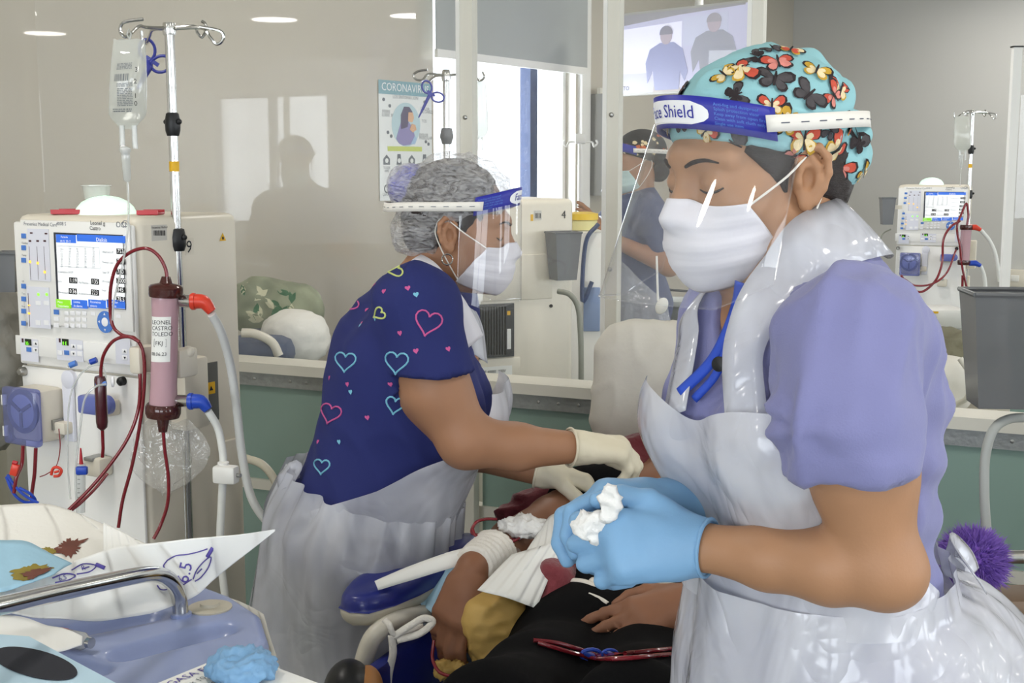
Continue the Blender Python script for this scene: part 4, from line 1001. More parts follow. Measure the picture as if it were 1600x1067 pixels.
c = P(15, 425, 2.80); holder('cup_holder', 'narrow smoky holder at the left side of machine numbered 9', c, 0.045, 0.085, 0.05, (1, 0, 0))
MB().box(c + Vector((0.03, 0.02, 0.01)), (0.05, 0.02, 0.02)).build('holder_bracket', m_cream, M9, world=True, smooth=False)
# its pole
pp4 = thing('infusion_pole', 'thin steel infusion pole in front of the window behind the bent nurse', 'infusion pole', (P(697, 300, 4.45).x, 4.45, 0))
c = P(697, 118, 4.45)
MB().cyl((c.x, c.y, 0.02), (c.x, c.y, c.z + 0.01), 0.0115, n=14).build('pole', m_steel, pp4, world=True)
MB().lathe([(0.016, -0.025), (0.02, -0.01), (0.024, 0.0), (0.018, 0.03)], P(698, 214, 4.45), n=14).build('pole_collar', mat('grey_collar', '#6a6c70', 0.4), pp4, world=True)
MB().lathe([(0.014, -0.02), (0.017, 0.0), (0.012, 0.02)], P(697, 118, 4.45), n=12).build('hook_hub', m_steel, pp4, world=True)
MB().lathe([(0.07, 0), (0.07, 0.02), (0.03, 0.04)], (c.x, c.y, 0.0), n=20).build('foot', m_black, pp4, world=True)
for path in ([(697, 118, 4.45), (680, 116, 4.42), (668, 116, 4.4), (660, 125, 4.38), (650, 124, 4.38), (646, 117, 4.38), (654, 111, 4.38), (668, 109, 4.38)], [(697, 118, 4.45), (680, 119, 4.48), (668, 128, 4.5), (664, 117, 4.5)],
             [(697, 118, 4.45), (720, 116, 4.45), (738, 118, 4.45), (750, 126, 4.45), (757, 120, 4.45), (754, 112, 4.45)]):
    MB().tube([P(*q_) for q_ in path], 0.0042, n=8, smooth=4).build('hook', m_steel, pp4, world=True)
hemostat('indigo locking forceps hanging on the pole in front of the poster', ((667, 136), (684, 152), (671, 149), (654, 184)), 4.36, m_forc, 1.0)
infusion_bag('infusion_bag', 'small clear infusion bag half hidden behind the left post', (748, 128), (750, 212), 26, 4.46, False)

# ================================================================== THINGS ON THE FAR MACHINE
MRM = parent_matrix(MR)
infusion_bag('infusion_bag', 'small far infusion bag hanging over the machine by the grey wall', (1503, 182), (1504, 234), 26, 6.55, False, [(1502, 244, 6.5), (1502, 262, 6.5), (1500, 290, 6.4)])
dt, db = P(1510, 355, 6.45), P(1506, 410, 6.45)
d2 = thing('dialyser', 'small pink dialyser on the far machine by the grey wall', 'dialyser', db)
MB().cyl(db, dt, 0.026, n=18).build('cartridge', m_pink, d2, world=True)
for q in (dt, db): MB().lathe([(0.030, -0.012), (0.032, 0), (0.030, 0.012)], q, n=18).build('end_cap', m_brown, d2, world=True)
for (x, y, m, nm) in ((1524, 355, m_redorange, 'red_elbow'), (1524, 411, m_blue, 'blue_elbow')):
    MB().tube([P(x - 10, y, 6.45), P(x, y, 6.44), P(x + 8, y + 4, 6.44)], [0.014, 0.015, 0.010], n=10).build(nm, m, d2, world=True)
wtube([(1532, 359, 6.44), (1546, 376, 6.45), (1556, 400, 6.45), (1562, 440, 6.45)], 0.010, m_hose, 'dialysate_hose', 'far white hose beside the free standing white post', 'hose')
wtube([(1532, 415, 6.44), (1538, 432, 6.45), (1540, 455, 6.45)], 0.010, m_hose, 'dialysate_hose', 'far white hose below the small blue elbow', 'hose')
wtube([(1511, 352, 6.45), (1513, 335, 6.45), (1510, 318, 6.45), (1502, 335, 6.44), (1496, 350, 6.43), (1496, 365, 6.43), (1500, 385, 6.43), (1504, 420, 6.43), (1512, 460, 6.43), (1504, 470, 6.43), (1504, 430, 6.43)], 0.006, m_blood, 'blood_line', 'far dark red blood line looping around the small dialyser', 'tube')
wtube([(1500, 345, 6.43), (1485, 355, 6.42), (1474, 375, 6.42), (1472, 410, 6.42), (1462, 438, 6.40), (1440, 456, 6.38), (1420, 448, 6.38), (1408, 430, 6.38)], 0.006, m_blood, 'blood_line', 'far dark red blood line sagging across the machine front', 'tube')
wtube([(1398, 440, 6.38), (1412, 436, 6.37), (1430, 446, 6.37), (1458, 443, 6.38), (1480, 425, 6.40), (1494, 390, 6.42)], 0.005, m_blood, 'blood_line', 'far second blood line crossing below the small pump', 'tube')
t = thing('machine_shelf', 'white pull-out shelf unit below the far machine', 'shelf', P(1455, 515, 6.2))
c = P(1452, 495, 6.25)
MB().box((c.x, 6.25, c.z), (0.30, 0.22, 0.10), bevel=0.02).build('drawer', m_white, t, world=True); MB().box((c.x, 6.25, c.z / 2 - 0.025), (0.26, 0.2, c.z - 0.05), bevel=0.01).build('pedestal', m_white, t, world=True)
MB().box((c.x - 0.02, 6.135, c.z + 0.035), (0.05, 0.004, 0.01)).build('yellow_label', m_warn, t, world=True, smooth=False)
c = P(1386, 330, 6.6); holder('cup_holder', 'small smoky grey holder left of the far machine', c, 0.07, 0.135, 0.06, (1, 0, 0))
MB().box(c + Vector((0.05, 0.02, 0.02)), (0.06, 0.02, 0.02)).build('holder_bracket', m_cream, MR, world=True, smooth=False)
wtube([(1392, 358, 6.62), (1378, 368, 6.62), (1372, 400, 6.62), (1374, 440, 6.62)], 0.004, mat('grey_hose', '#8f9186', 0.4), 'drain_hose', 'thin grey hose hanging below the small smoky holder', 'hose')

# ---- large smoky holder and hose at the right edge
c = P(1572, 545, 1.95); holder('cup_holder', 'large smoky grey holder at the right edge of the picture', c, 0.125, 0.175, 0.10, (1, -0.1, 0))
MB().box(c + Vector((0.085, 0.01, 0.02)), (0.09, 0.03, 0.03)).build('holder_bracket', m_black, MO, world=True, smooth=False)
wtube([(1610, 652, 1.96), (1575, 655, 1.95), (1552, 672, 1.94), (1540, 710, 1.94), (1538, 760, 1.94), (1540, 810, 1.94), (1546, 870, 1.94), (1556, 960, 1.94)], 0.0075, mat('pale_grey_hose', '#c3c8c6', 0.4), 'drain_hose', 'pale grey hose looping below the large smoky holder', 'hose', n=12)
# ================================================================== ORGANIC SHAPES: signed distance fields meshed with surface nets
f32 = np.float32
def A3(v): return np.array([v[0], v[1], v[2]], f32)
def f_cone(a, b, ra, rb):
    a, b = A3(a), A3(b); ab = b - a; L2 = max(1e-12, float(ab @ ab))
    def f(p):
        q = p - a; t = np.clip((q @ ab) / L2, 0, 1)
        q = q - t[:, None] * ab
        return np.sqrt(np.einsum('ij,ij->i', q, q)) - (ra + (rb - ra) * t)
    f.bound = ((a + b) / 2, math.sqrt(L2) / 2 + max(ra, rb))
    return f
def f_ell(c, r, Rm=None):
    c = A3(c); r = np.array(r, f32); r2 = r * r
    Rn = None if Rm is None else np.array(Rm.to_3x3() if hasattr(Rm, 'to_3x3') else Rm, f32)
    def f(p):
        q = p - c
        if Rn is not None: q = q @ Rn              # into the ellipsoid's own axes
        a = q / r; b = q / r2
        k0 = np.sqrt(np.einsum('ij,ij->i', a, a)) + 1e-9; k1 = np.sqrt(np.einsum('ij,ij->i', b, b)) + 1e-9
        return k0 * (k0 - 1) / k1
    f.bound = (c, float(r.max()))
    return f
class Sdf:
    def __init__(s): s.ops = []
    def add(s, f, k=0.02): s.ops.append((f, k, 0)); return s
    def sub(s, f, k=0.01): s.ops.append((f, k, 1)); return s
    def cut(s, f, k=0.0): s.ops.append((f, k, 2)); return s       # keep where f < 0
    def cone(s, a, b, ra, rb, k=0.02): return s.add(f_cone(a, b, ra, rb), k)
    def chain(s, pts, rs, k=0.02):
        for i in range(len(pts) - 1): s.cone(pts[i], pts[i + 1], rs[i], rs[i + 1], k)
        return s
    def ell(s, c, r, Rm=None, k=0.03): return s.add(f_ell(c, r, Rm), k)
    def __call__(s, p):
        d = None
        if len(p) > 300: lo, hi = p.min(0), p.max(0); ce = (lo + hi) / 2; hd = float(np.linalg.norm(hi - lo)) / 2
        else: hd = None
        far = None
        for f, k, op in s.ops:
            bd = getattr(f, 'bound', None)
            if hd is not None and bd is not None and op != 2:
                gap = float(np.linalg.norm(ce - bd[0])) - bd[1] - hd
                if gap > 0.10:
                    if op == 0: far = gap if far is None else min(far, gap)
                    continue
            v = f(p)
            if d is None:
                if op == 0: d = v
                continue
            if op == 0:
                if k > 0: h = np.clip(0.5 + 0.5 * (d - v) / k, 0, 1); d = d + (v - d) * h - k * h * (1 - h)
                else: d = np.minimum(d, v)
            else:
                w = -v if op == 1 else v
                if k > 0: h = np.clip(0.5 - 0.5 * (d - w) / k, 0, 1); d = d + (w - d) * h + k * h * (1 - h)
                else: d = np.maximum(d, w)
        if d is None: d = np.full(len(p), far, f32)
        return d
def xf(f, M):
    """evaluate a local field in world space (M: local -> world, rigid)"""
    Mi = np.array(M.inverted(), f32)
    return lambda p: f(p @ Mi[:3, :3].T + Mi[:3, 3])
def plane(pt, n):
    n = A3(Vector(n).normalized()); d = float(A3(pt) @ n)
    return lambda p: p @ n - d
_TET = np.array([(1, -1, -1), (-1, -1, 1), (-1, 1, -1), (1, 1, 1)], f32)
def grad(f, p, e=0.0015):
    g = sum(_TET[i] * f(p + _TET[i] * f32(e))[:, None] for i in range(4))
    return g / (np.linalg.norm(g, axis=1, keepdims=True) + 1e-9)
def chunked(f, p, cell=0.09):
    if len(p) < 3000: return f(p)
    k = np.floor((p - p.min(0)) / cell).astype(np.int64); k = (k[:, 0] * 512 + k[:, 1]) * 512 + k[:, 2]
    o = np.argsort(k, kind='stable'); cuts = np.flatnonzero(np.diff(k[o])) + 1
    out = None
    for ix in np.split(o, cuts):
        v = f(p[ix])
        if out is None: out = np.zeros((len(p),) + v.shape[1:], f32)
        out[ix] = v
    return out
def mesh_sdf(f, lo, hi, res, relax=1, disp=None):
    lo, hi = A3(lo), A3(hi); B = 6
    nb = np.maximum(1, np.ceil((hi - lo) / (res * B)).astype(int)); n = nb * B + 1
    gx, gy, gz = [(np.arange(nb[i]) + 0.5) * B * res + lo[i] for i in range(3)]
    C = np.stack(np.meshgrid(gx, gy, gz, indexing='ij'), -1).reshape(-1, 3).astype(f32)
    dc = f(C)
    near = np.abs(dc) < B * res * 1.05
    D = np.repeat(np.repeat(np.repeat(np.where(dc > 0, 1.0, -1.0).reshape(nb), B, 0), B, 1), B, 2)
    D = np.pad(D, ((0, 1), (0, 1), (0, 1)), mode='edge').astype(np.float32)
    idx = np.argwhere(near.reshape(nb))
    off = np.stack(np.meshgrid(*[np.arange(B + 1)] * 3, indexing='ij'), -1).reshape(-1, 3)
    allp = (idx[:, None, :] * B + off[None]).reshape(-1, 3)
    key = np.unique((allp[:, 0] * n[1] + allp[:, 1]) * n[2] + allp[:, 2])
    ii, jj, kk = key // (n[1] * n[2]), (key // n[2]) % n[1], key % n[2]
    pts = (np.stack([ii, jj, kk], 1) * res + lo).astype(f32)
    vals = chunked(f, pts)
    D[ii, jj, kk] = vals
    S = D < 0
    cnt = sum(S[a:n[0] - 1 + a, b:n[1] - 1 + b, c:n[2] - 1 + c].astype(np.int8) for a in (0, 1) for b in (0, 1) for c in (0, 1))
    cells = np.argwhere((cnt > 0) & (cnt < 8))
    vid = -np.ones(tuple(n - 1), np.int64); vid[tuple(cells.T)] = np.arange(len(cells))
    acc = np.zeros((len(cells), 3)); num = np.zeros(len(cells))
    cor = [(a, b, c) for a in (0, 1) for b in (0, 1) for c in (0, 1)]
    for c0 in cor:
        for ax in range(3):
            if c0[ax]: continue
            c1 = list(c0); c1[ax] = 1
            d0 = D[tuple((cells + c0).T)]; d1 = D[tuple((cells + c1).T)]
            m = (d0 < 0) != (d1 < 0)
            t = np.where(m, d0 / np.where(m, d0 - d1, 1), 0)
            p = np.tile(np.array(c0, float), (len(cells), 1)); p[:, ax] += t
            acc[m] += p[m]; num[m] += 1
    V = ((cells + acc / num[:, None]) * res + lo).astype(f32)
    Q = []
    for ax in range(3):
        o1, o2 = [(1, 2), (2, 0), (0, 1)][ax]
        sl0 = [slice(0, None)] * 3; sl0[ax] = slice(0, n[ax] - 1); sl1 = [slice(0, None)] * 3; sl1[ax] = slice(1, n[ax])
        e = np.argwhere(S[tuple(sl0)] != S[tuple(sl1)])
        e = e[(e[:, o1] > 0) & (e[:, o2] > 0) & (e[:, o1] < n[o1] - 1) & (e[:, o2] < n[o2] - 1)]
        inside = S[tuple(e.T)]
        a = np.zeros((4, 3), int); a[1, o1] = -1; a[2, o1] = -1; a[2, o2] = -1; a[3, o2] = -1
        q = np.stack([vid[tuple((e + a[i]).T)] for i in range(4)], 1)
        ok = (q >= 0).all(1); q = q[ok]; fl = ~inside[ok]
        q[fl] = q[fl][:, ::-1]
        Q.append(q)
    Q = np.concatenate(Q)
    g = chunked(lambda q: np.concatenate([grad(f, q), f(q)[:, None]], 1), V)
    V = V - g[:, :3] * np.clip(g[:, 3:], -res, res)
    if disp is not None: V = V + g[:, :3] * disp(V)[:, None]
    return V, Q
def mesh_obj(name, V, Q, m, parent, world=True, sharp=180, label=None, sub=0):
    if parent is not None and world:
        Mi = np.array(parent_matrix(parent).inverted()); V = V @ Mi[:3, :3].T + Mi[:3, 3]
    me = bpy.data.meshes.new(name)
    me.vertices.add(len(V)); me.vertices.foreach_set('co', np.ascontiguousarray(V, np.float32).ravel())
    nq = len(Q); me.loops.add(nq * 4); me.loops.foreach_set('vertex_index', np.ascontiguousarray(Q, np.int32).ravel())
    me.polygons.add(nq); me.polygons.foreach_set('loop_start', np.arange(0, nq * 4, 4, dtype=np.int32))
    me.update(calc_edges=True); me.validate()
    return finish(name, me, m, parent, True, sharp, None, 0, sub, label)
def trace(f, o, d, t0, t1, off=0.0, steps=30):
    """march from o+d*t0 along d until f = off (vectorised)"""
    o = np.asarray(o, f32); d = np.asarray(d, f32)
    t = np.full(len(o), t0, f32)
    for _ in range(steps):
        v = f(o + d * t[:, None]) - off
        t = np.minimum(t + v * 0.85, t1)
    return o + d * t[:, None]
# smooth value noise for folds
_rs = np.random.RandomState(5)
_NW = [(_rs.normal(size=3), _rs.uniform(0, 6.28), 1.0) for _ in range(14)]
def waves(p, scale, seed=0, aniso=(1, 1, 1)):
    rs = np.random.RandomState(seed); q = (p * np.array(aniso, f32) * f32(scale)).astype(f32)
    out = np.zeros(len(p)); 
    for i in range(6):
        w = rs.normal(size=3).astype(f32); ph = f32(rs.uniform(0, 6.28))
        out += np.sin(q @ w * 2.2 + ph + f32(0.7) * np.sin(q @ rs.normal(size=3).astype(f32) + ph))
    return out / 3.3
def ridged(p, scale, seed=0, aniso=(1, 1, 1)): return 1 - 2 * np.abs(np.tanh(waves(p, scale, seed, aniso) * 1.3))

def frame_m(loc, X, Y, Z):
    M = Matrix.Identity(4)
    for i in range(3): M[i][0], M[i][1], M[i][2], M[i][3] = X[i], Y[i], Z[i], loc[i]
    return M
def face_frame(loc, psi_deg, pitch=0.0, roll=0.0):
    """psi 0 looks at the camera side (-Y), 90 looks to picture left (-X), -90 to picture right"""
    ps = math.radians(psi_deg); f = Vector((-math.sin(ps), -math.cos(ps), 0)); r = Vector((-math.cos(ps), math.sin(ps), 0))
    M = frame_m((0, 0, 0), r, f, Vector((0, 0, 1)))
    M = M @ Matrix.Rotation(-math.radians(pitch), 4, 'X') @ Matrix.Rotation(math.radians(roll), 4, 'Y')
    return Matrix.Translation(loc) @ M

# ---- a head in its own frame: +Y looks forward, +Z up, +X the person's right; origin between the ears
def head_sdf():
    s = Sdf()
    s.ell((0, -0.015, 0.045), (0.074, 0.094, 0.080), k=0.03)
    s.ell((0, 0.030, -0.020), (0.060, 0.062, 0.088), k=0.035)
    s.ell((0, 0.040, -0.078), (0.047, 0.048, 0.036), k=0.03)
    s.add(f_ell((0, 0.078, -0.097), (0.019, 0.016, 0.016)), 0.025)
    for x in (-1, 1):
        s.ell((x * 0.043, 0.055, -0.022), (0.022, 0.024, 0.022), k=0.025)
        s.cone((x * 0.012, 0.088, 0.026), (x * 0.046, 0.070, 0.026), 0.011, 0.009, k=0.018)
    for x in (-1, 1): s.sub(f_ell((x * 0.032, 0.100, 0.003), (0.019, 0.016, 0.012)), 0.014)
    for x in (-1, 1): s.add(f_ell((x * 0.032, 0.0755, 0.002), (0.0165, 0.0145, 0.0125)), 0.006)
    s.cone((0, 0.086, 0.014), (0, 0.110, -0.030), 0.0075, 0.0115, k=0.014)
    for x in (-1, 1): s.add(f_ell((x * 0.012, 0.099, -0.034), (0.009, 0.010, 0.008)), 0.008)
    s.cone((-0.018, 0.085, -0.064), (0.018, 0.085, -0.064), 0.008, 0.008, k=0.012)
    s.cone((-0.014, 0.085, -0.074), (0.014, 0.085, -0.074), 0.008, 0.008, k=0.010)
    return s
def ears(M, parent, m):
    for x in (-1, 1):
        e = Sdf(); e.ell((0, 0, 0), (0.0045, 0.016, 0.029))
        e.ell((-0.004, 0.006, -0.004), (0.008, 0.010, 0.018), k=0.008); e.ell((0.001, 0.002, -0.028), (0.0045, 0.008, 0.009), k=0.006)
        e.sub(f_ell((0.0055, 0.002, -0.003), (0.0065, 0.0085, 0.012)), 0.003)
        e.chain([(0.002, 0.011, 0.004), (0.004, 0.014, 0.016), (0.005, 0.007, 0.028), (0.006, -0.006, 0.030), (0.006, -0.016, 0.020), (0.006, -0.018, 0.004), (0.005, -0.014, -0.012), (0.003, -0.007, -0.026)], [0.0036, 0.004, 0.004, 0.0042, 0.0042, 0.004, 0.0038, 0.004], k=0.003)
        e.chain([(0.003, 0.000, 0.020), (0.004, -0.007, 0.010), (0.004, -0.009, -0.004), (0.003, -0.005, -0.016)], [0.003, 0.0034, 0.0032, 0.003], k=0.004)
        e.ell((0.003, 0.012, -0.006), (0.004, 0.004, 0.006), k=0.004)
        flip = Matrix.Diagonal((x, 1, 1, 1))
        L = Matrix.Translation((x * 0.0765, -0.010, -0.006)) @ Matrix.Rotation(x * 0.38, 4, 'Z') @ Matrix.Rotation(0.16, 4, 'X')
        V, Q = mesh_sdf(e, (-0.016, -0.03, -0.045), (0.016, 0.025, 0.042), 0.0019)
        V = V * np.array([x, 1, 1], f32); W_ = np.array(M @ L, f32); V = V @ W_[:3, :3].T + W_[:3, 3]
        mesh_obj('ear', V, Q if x > 0 else Q[:, ::-1], m, parent)
def hand_prims(s, wrist, d, n, t, curls, thumb=(0.5, 0.5), scale=1.0, k=0.008, spread=0.0, rad=1.0):
    """adds a hand to the field: d along the hand, n out of the palm, t towards the thumb; curls: 4 x bend per joint (radians)"""
    d = Vector(d).normalized(); n = Vector(n); n = (n - d * n.dot(d)).normalized(); t_ = Vector(t); t = (t_ - d * t_.dot(d) - n * t_.dot(n)).normalized()
    w = Vector(wrist); S = scale
    def at(a, b, c): return w + d * (a * S) + t * (b * S) + n * (c * S)
    s.cone(at(0.0, 0, 0), at(0.035, 0.004, 0), 0.024 * S, 0.024 * S, k=0.02)
    for b, r in ((0.024, 0.0150), (0.008, 0.0155), (-0.008, 0.0150), (-0.023, 0.0135)):
        s.cone(at(0.025, b * 0.7, 0), at(0.082 if b > 0 else 0.076, b, -0.002), 0.017 * S, r * S, k=0.014)
    base = ((0.084, 0.028), (0.088, 0.0095), (0.084, -0.009), (0.076, -0.026))
    lens = ((0.042, 0.025, 0.019), (0.046, 0.029, 0.020), (0.043, 0.027, 0.019), (0.033, 0.020, 0.017))
    rr = ((0.0100, 0.0088, 0.0078), (0.0102, 0.0090, 0.0080), (0.0098, 0.0086, 0.0076), (0.0088, 0.0076, 0.0068))
    tips = []
    for i in range(4):
        p = at(base[i][0], base[i][1], -0.001); ang = 0.0
        sp_ = (1.5 - i) * spread
        dd = (d + t * sp_).normalized()
        for j in range(3):
            c = curls[i][j] if hasattr(curls[i], '__len__') else curls[i]
            ang += c
            q = p + (dd * math.cos(ang) + n * math.sin(ang)) * (lens[i][j] * S)
            s.cone(p, q, rr[i][j] * S * rad, (rr[i][min(2, j + 1)] if j < 2 else rr[i][2] * 0.9) * S * rad, k=0.004 if j else 0.008)
            p = q
        tips.append(p)
    # thumb: from the side of the palm near its base
    p0 = at(0.018, 0.022, 0.004); a1, a2 = thumb
    v1 = (d * 0.70 + t * 0.62 * (1 - a1 * 0.5) + n * a1 * 0.8).normalized()
    p1 = p0 + v1 * (0.040 * S)
    v2 = (d * 0.9 + t * 0.22 * (1 - a2) + n * a2 * 0.9).normalized(); p2 = p1 + v2 * (0.031 * S)
    v3 = (d * 0.95 - t * 0.15 + n * a2 * 0.7).normalized(); p3 = p2 + v3 * (0.024 * S)
    s.cone(p0, p1, 0.0165 * S, 0.0125 * S, k=0.012); s.cone(p1, p2, 0.0118 * S * rad, 0.0105 * S * rad, k=0.004); s.cone(p2, p3, 0.0105 * S * rad, 0.0085 * S * rad, k=0.004)
    tips.append(p3)
    return tips
# ---- soft sheets
def grid_obj(name, fnv, nu, nv, m, parent, closed=False, solid=0.0, sharp=180, label=None, sub=0):
    """fnv(u array, v array) -> (N,3) world points"""
    uu = np.linspace(0, 1, nu + (1 if closed else 0))[:nu]; vv = np.linspace(0, 1, nv)
    Ug, Vg = np.meshgrid(uu, vv); V = fnv(Ug.ravel(), Vg.ravel())
    i = np.arange(nu if closed else nu - 1); j = np.arange(nv - 1)
    I, J = np.meshgrid(i, j); I2 = (I + 1) % nu
    Q = np.stack([J * nu + I, J * nu + I2, (J + 1) * nu + I2, (J + 1) * nu + I], -1).reshape(-1, 4)
    o = mesh_obj(name, V, Q, m, parent, sharp=sharp, label=label)
    if solid:
        md = o.modifiers.new('thickness', 'SOLIDIFY'); md.thickness = solid; md.offset = 0
    return o
def ribbon(name, pts, nrm, width, m, parent, smooth=8, solid=0.001):
    """flat band along a path; nrm: outward normals per control point"""
    ps = spline(pts, smooth); ns = spline([Vector(n_) for n_ in nrm], smooth)
    ws = list(np.interp(np.linspace(0, 1, len(ps)), np.linspace(0, 1, len(width)), width)) if hasattr(width, '__len__') else [width] * len(ps)
    mb = MB(); vs = []
    for i, p in enumerate(ps):
        t_ = (ps[min(i + 1, len(ps) - 1)] - ps[max(i - 1, 0)]).normalized(); s_ = t_.cross(ns[i].normalized()).normalized()
        for a in (-0.5, -0.17, 0.17, 0.5): vs.append(p + s_ * (a * ws[i]) + ns[i].normalized() * (0.0015 if abs(a) < 0.3 else 0))
    fs = [(i * 4 + k, i * 4 + k + 1, (i + 1) * 4 + k + 1, (i + 1) * 4 + k) for i in range(len(ps) - 1) for k in range(3)]
    return mb.add(vs, fs).build(name, m, parent, world=True, solid=solid, sharp=180)
# ================================================================== FRONT NURSE (lavender scrubs, butterfly cap)
m_skin1 = mat('warm_skin', '#ab8060', 0.5, var=0.06, vscale=25, bump=0.04, bscale=300, spec=0.4)
m_skin1f = m_skin1
m_lavs = mat('lavender_scrub_cloth', '#8081ae', 0.85, var=0.05, vscale=9, bump=0.10, bscale=500, sheen=0.15)
m_glove_b = mat('blue_nitrile', '#7aa5cb', 0.5, var=0.05, vscale=20, bump=0.06, bscale=90)
m_capblue = mat('aqua_cap_cotton', '#92c3c9', 0.9, var=0.06, vscale=12, bump=0.08, bscale=400)
m_mask = mat('white_mask_fabric', '#dfdde4', 0.8, var=0.02, vscale=30, bump=0.05, bscale=500)
m_band = mat('violet_blue_band', '#2b2f9c', 0.45, var=0.04)
m_elastic = mat('white_elastic', '#e9e5dd', 0.85, var=0.03)
m_hair = mat('dark_brown_hair', '#241a17', 0.5, var=0.3, vscale=90, bump=0.3, bscale=200, stretch=(1, 1, 6))
m_brow = mat('dark_brow', '#2e211c', 0.8)
m_visor = sheet_mat('clear_visor', '#f0f2f4', clear=0.96, rough=0.02, gloss=0.85)
m_apron1 = sheet_mat('milky_apron_plastic', '#e6e7ee', clear=0.20, haze=0.14, hscale=7, rough=0.14, bump=0.5, bscale=6, wrinkle=0.7, gloss=0.9, translucent=0.25, tint='#e8eaf4')
m_lany = mat('blue_lanyard', '#2b4fc0', 0.6, var=0.1)
m_gauze = mat('white_gauze', '#ecebe8', 0.95, var=0.03, bump=0.4, bscale=120)
m_nail = mat('nail', '#d9b8a4', 0.35)

N1_M = face_frame(Vector((0.334, 1.38, 0)), 66)
N1 = thing('person', 'nurse in lavender scrubs, butterfly cap and face shield holding white gauze', 'person', (0.334, 1.38, 0))
def n1(x, y, z): return N1_M @ Vector((x, y, z))
H1_M = face_frame(P(1180, 268, 1.40), 63, pitch=9)
def h1(x, y, z): return H1_M @ Vector((x, y, z))
SL, UL, EL = P(1324, 526, 1.21), P(1347, 730, 1.19), P(1372, 882, 1.185)
FL1, FL2, WL = P(1300, 885, 1.20), P(1200, 872, 1.235), P(1100, 855, 1.27)
SR, ER, WR = P(1168, 505, 1.53), P(1165, 850, 1.56), P(1068, 790, 1.375)
head1 = head_sdf()
def torso_prims(s, f, k=0.05, grow=0.0, w=1.0):
    g = grow
    s.ell((0, -0.01, 0.93), (0.185 * w + g, 0.145 * w + g, 0.15 + g), k=k)
    s.ell((0, 0.0, 1.07), (0.152 * w + g, 0.118 * w + g, 0.14 + g), k=k)
    s.ell((0, 0.0, 1.23), (0.165 * w + g, 0.122 * w + g, 0.165 + g), k=k)
    for x in (-1, 1): s.ell((x * 0.072 * w, 0.088 * w, 1.215), (0.074 * w + g, 0.070 * w + g, 0.076 + g), k=0.04)
    s.cone((-0.12 * w, 0.03 * (1 - w) / 0.12 - 0.015 * (w > 0.95), 1.322), (0.12 * w, 0.03 * (1 - w) / 0.12 - 0.015 * (w > 0.95), 1.322), 0.056 + g, 0.056 + g, k=0.05)
    ny = 0.045 * (w < 0.95); s.cone((0, -0.04 + ny * 0.6, 1.33), (0, -0.03 + ny, 1.40), 0.078 * w + g, 0.050 + g * 0.5, k=0.05)
    return s
W1 = 0.88
torso1 = torso_prims(Sdf(), None, w=W1)
bodyA = Sdf()
bodyA.add(xf(head1, H1_M), 0.02)
bodyA.add(xf(torso1, N1_M), 0.03)
nb1 = n1(0, 0.02, 1.38)
bodyA.chain([h1(0, -0.028, -0.045), nb1], [0.052, 0.056], k=0.035)
bodyA.chain([h1(0, 0.015, -0.085), n1(0, 0.03, 1.37)], [0.035, 0.04], k=0.03)
bodyA.chain([n1(-0.10, 0.02, 1.32), SL, UL, EL], [0.055, 0.054, 0.0465, 0.0385], k=0.03)
bodyA.chain([EL, FL1, FL2, WL], [0.038, 0.0365, 0.031, 0.0235], k=0.012)
bodyA.add(f_ell(P(1396, 898, 1.18), (0.026, 0.028, 0.026)), 0.03)
bodyA.chain([n1(0.10, 0.02, 1.32), SR, ER], [0.055, 0.05, 0.038], k=0.03)
bodyA.chain([ER, WR], [0.036, 0.024], k=0.012)
handL = Sdf(); handR = Sdf()
tipsL = hand_prims(handL, WL + Vector((-0.004, 0.002, 0)), (-1, 0.06, -0.03), (0.0, 0.86, -0.5), (0, 0.5, 0.86),
                   [(0.45, 1.2, 0.7), (0.65, 1.35, 0.8), (0.75, 1.4, 0.8), (0.85, 1.35, 0.8)], thumb=(0.0, 0.05), scale=1.02, rad=0.90, spread=0.07)
tipsR = hand_prims(handR, WR + Vector((-0.004, 0, 0)), (-1, -0.05, 0.12), (-0.1, -0.35, -1), (0.0, -1, 0.3),
                   [(0.55, 0.95, 0.55), (0.6, 0.9, 0.6), (0.6, 0.95, 0.6), (0.6, 0.9, 0.6)], thumb=(0.25, 0.35), scale=1.02, rad=0.92, spread=0.05)
bodyA.add(lambda p: handL(p) + 0.0025, 0.012); bodyA.add(lambda p: handR(p) + 0.0025, 0.012)
V, Q = mesh_sdf(bodyA, (-0.02, 1.02, 0.80), (0.60, 1.75, 1.66), 0.005)
body1 = mesh_obj('body', V, Q, m_skin1, N1)
# gloves: the hands grown a little, ending in a rolled cuff
def glove(hand, wrist, d, name, m, parent, lo, hi, cuff_r=0.028, back=0.025, res=0.0034, wr=0.0007, sc=60):
    s = Sdf(); d = Vector(d).normalized()
    c0 = wrist - d * back
    g = Sdf(); g.add(hand, 0); g.cone(c0 - d * 0.01, wrist, cuff_r, cuff_r * 0.93, k=0.015)
    s.add(lambda p: g(p) - 0.0014, 0); s.cut(plane(c0, -d))
    V, Q = mesh_sdf(s, lo, hi, res, disp=lambda p: wr * waves(p, sc, 3))
    o = mesh_obj(name, V, Q, m, parent)
    ax1 = d.orthogonal().normalized(); ax2 = d.cross(ax1)
    MB().tube([c0 + ax1 * (cuff_r * 1.06 * math.cos(a)) + ax2 * (cuff_r * 1.06 * math.sin(a)) for a in np.linspace(0, 2 * math.pi, 26)], 0.0022, n=8).build('cuff_roll', m, o, world=True)
    return o
glove(handL, WL, WL - FL2, 'glove', m_glove_b, N1, WL - Vector((0.17, 0.09, 0.10)), WL + Vector((0.06, 0.12, 0.10)), back=0.004)
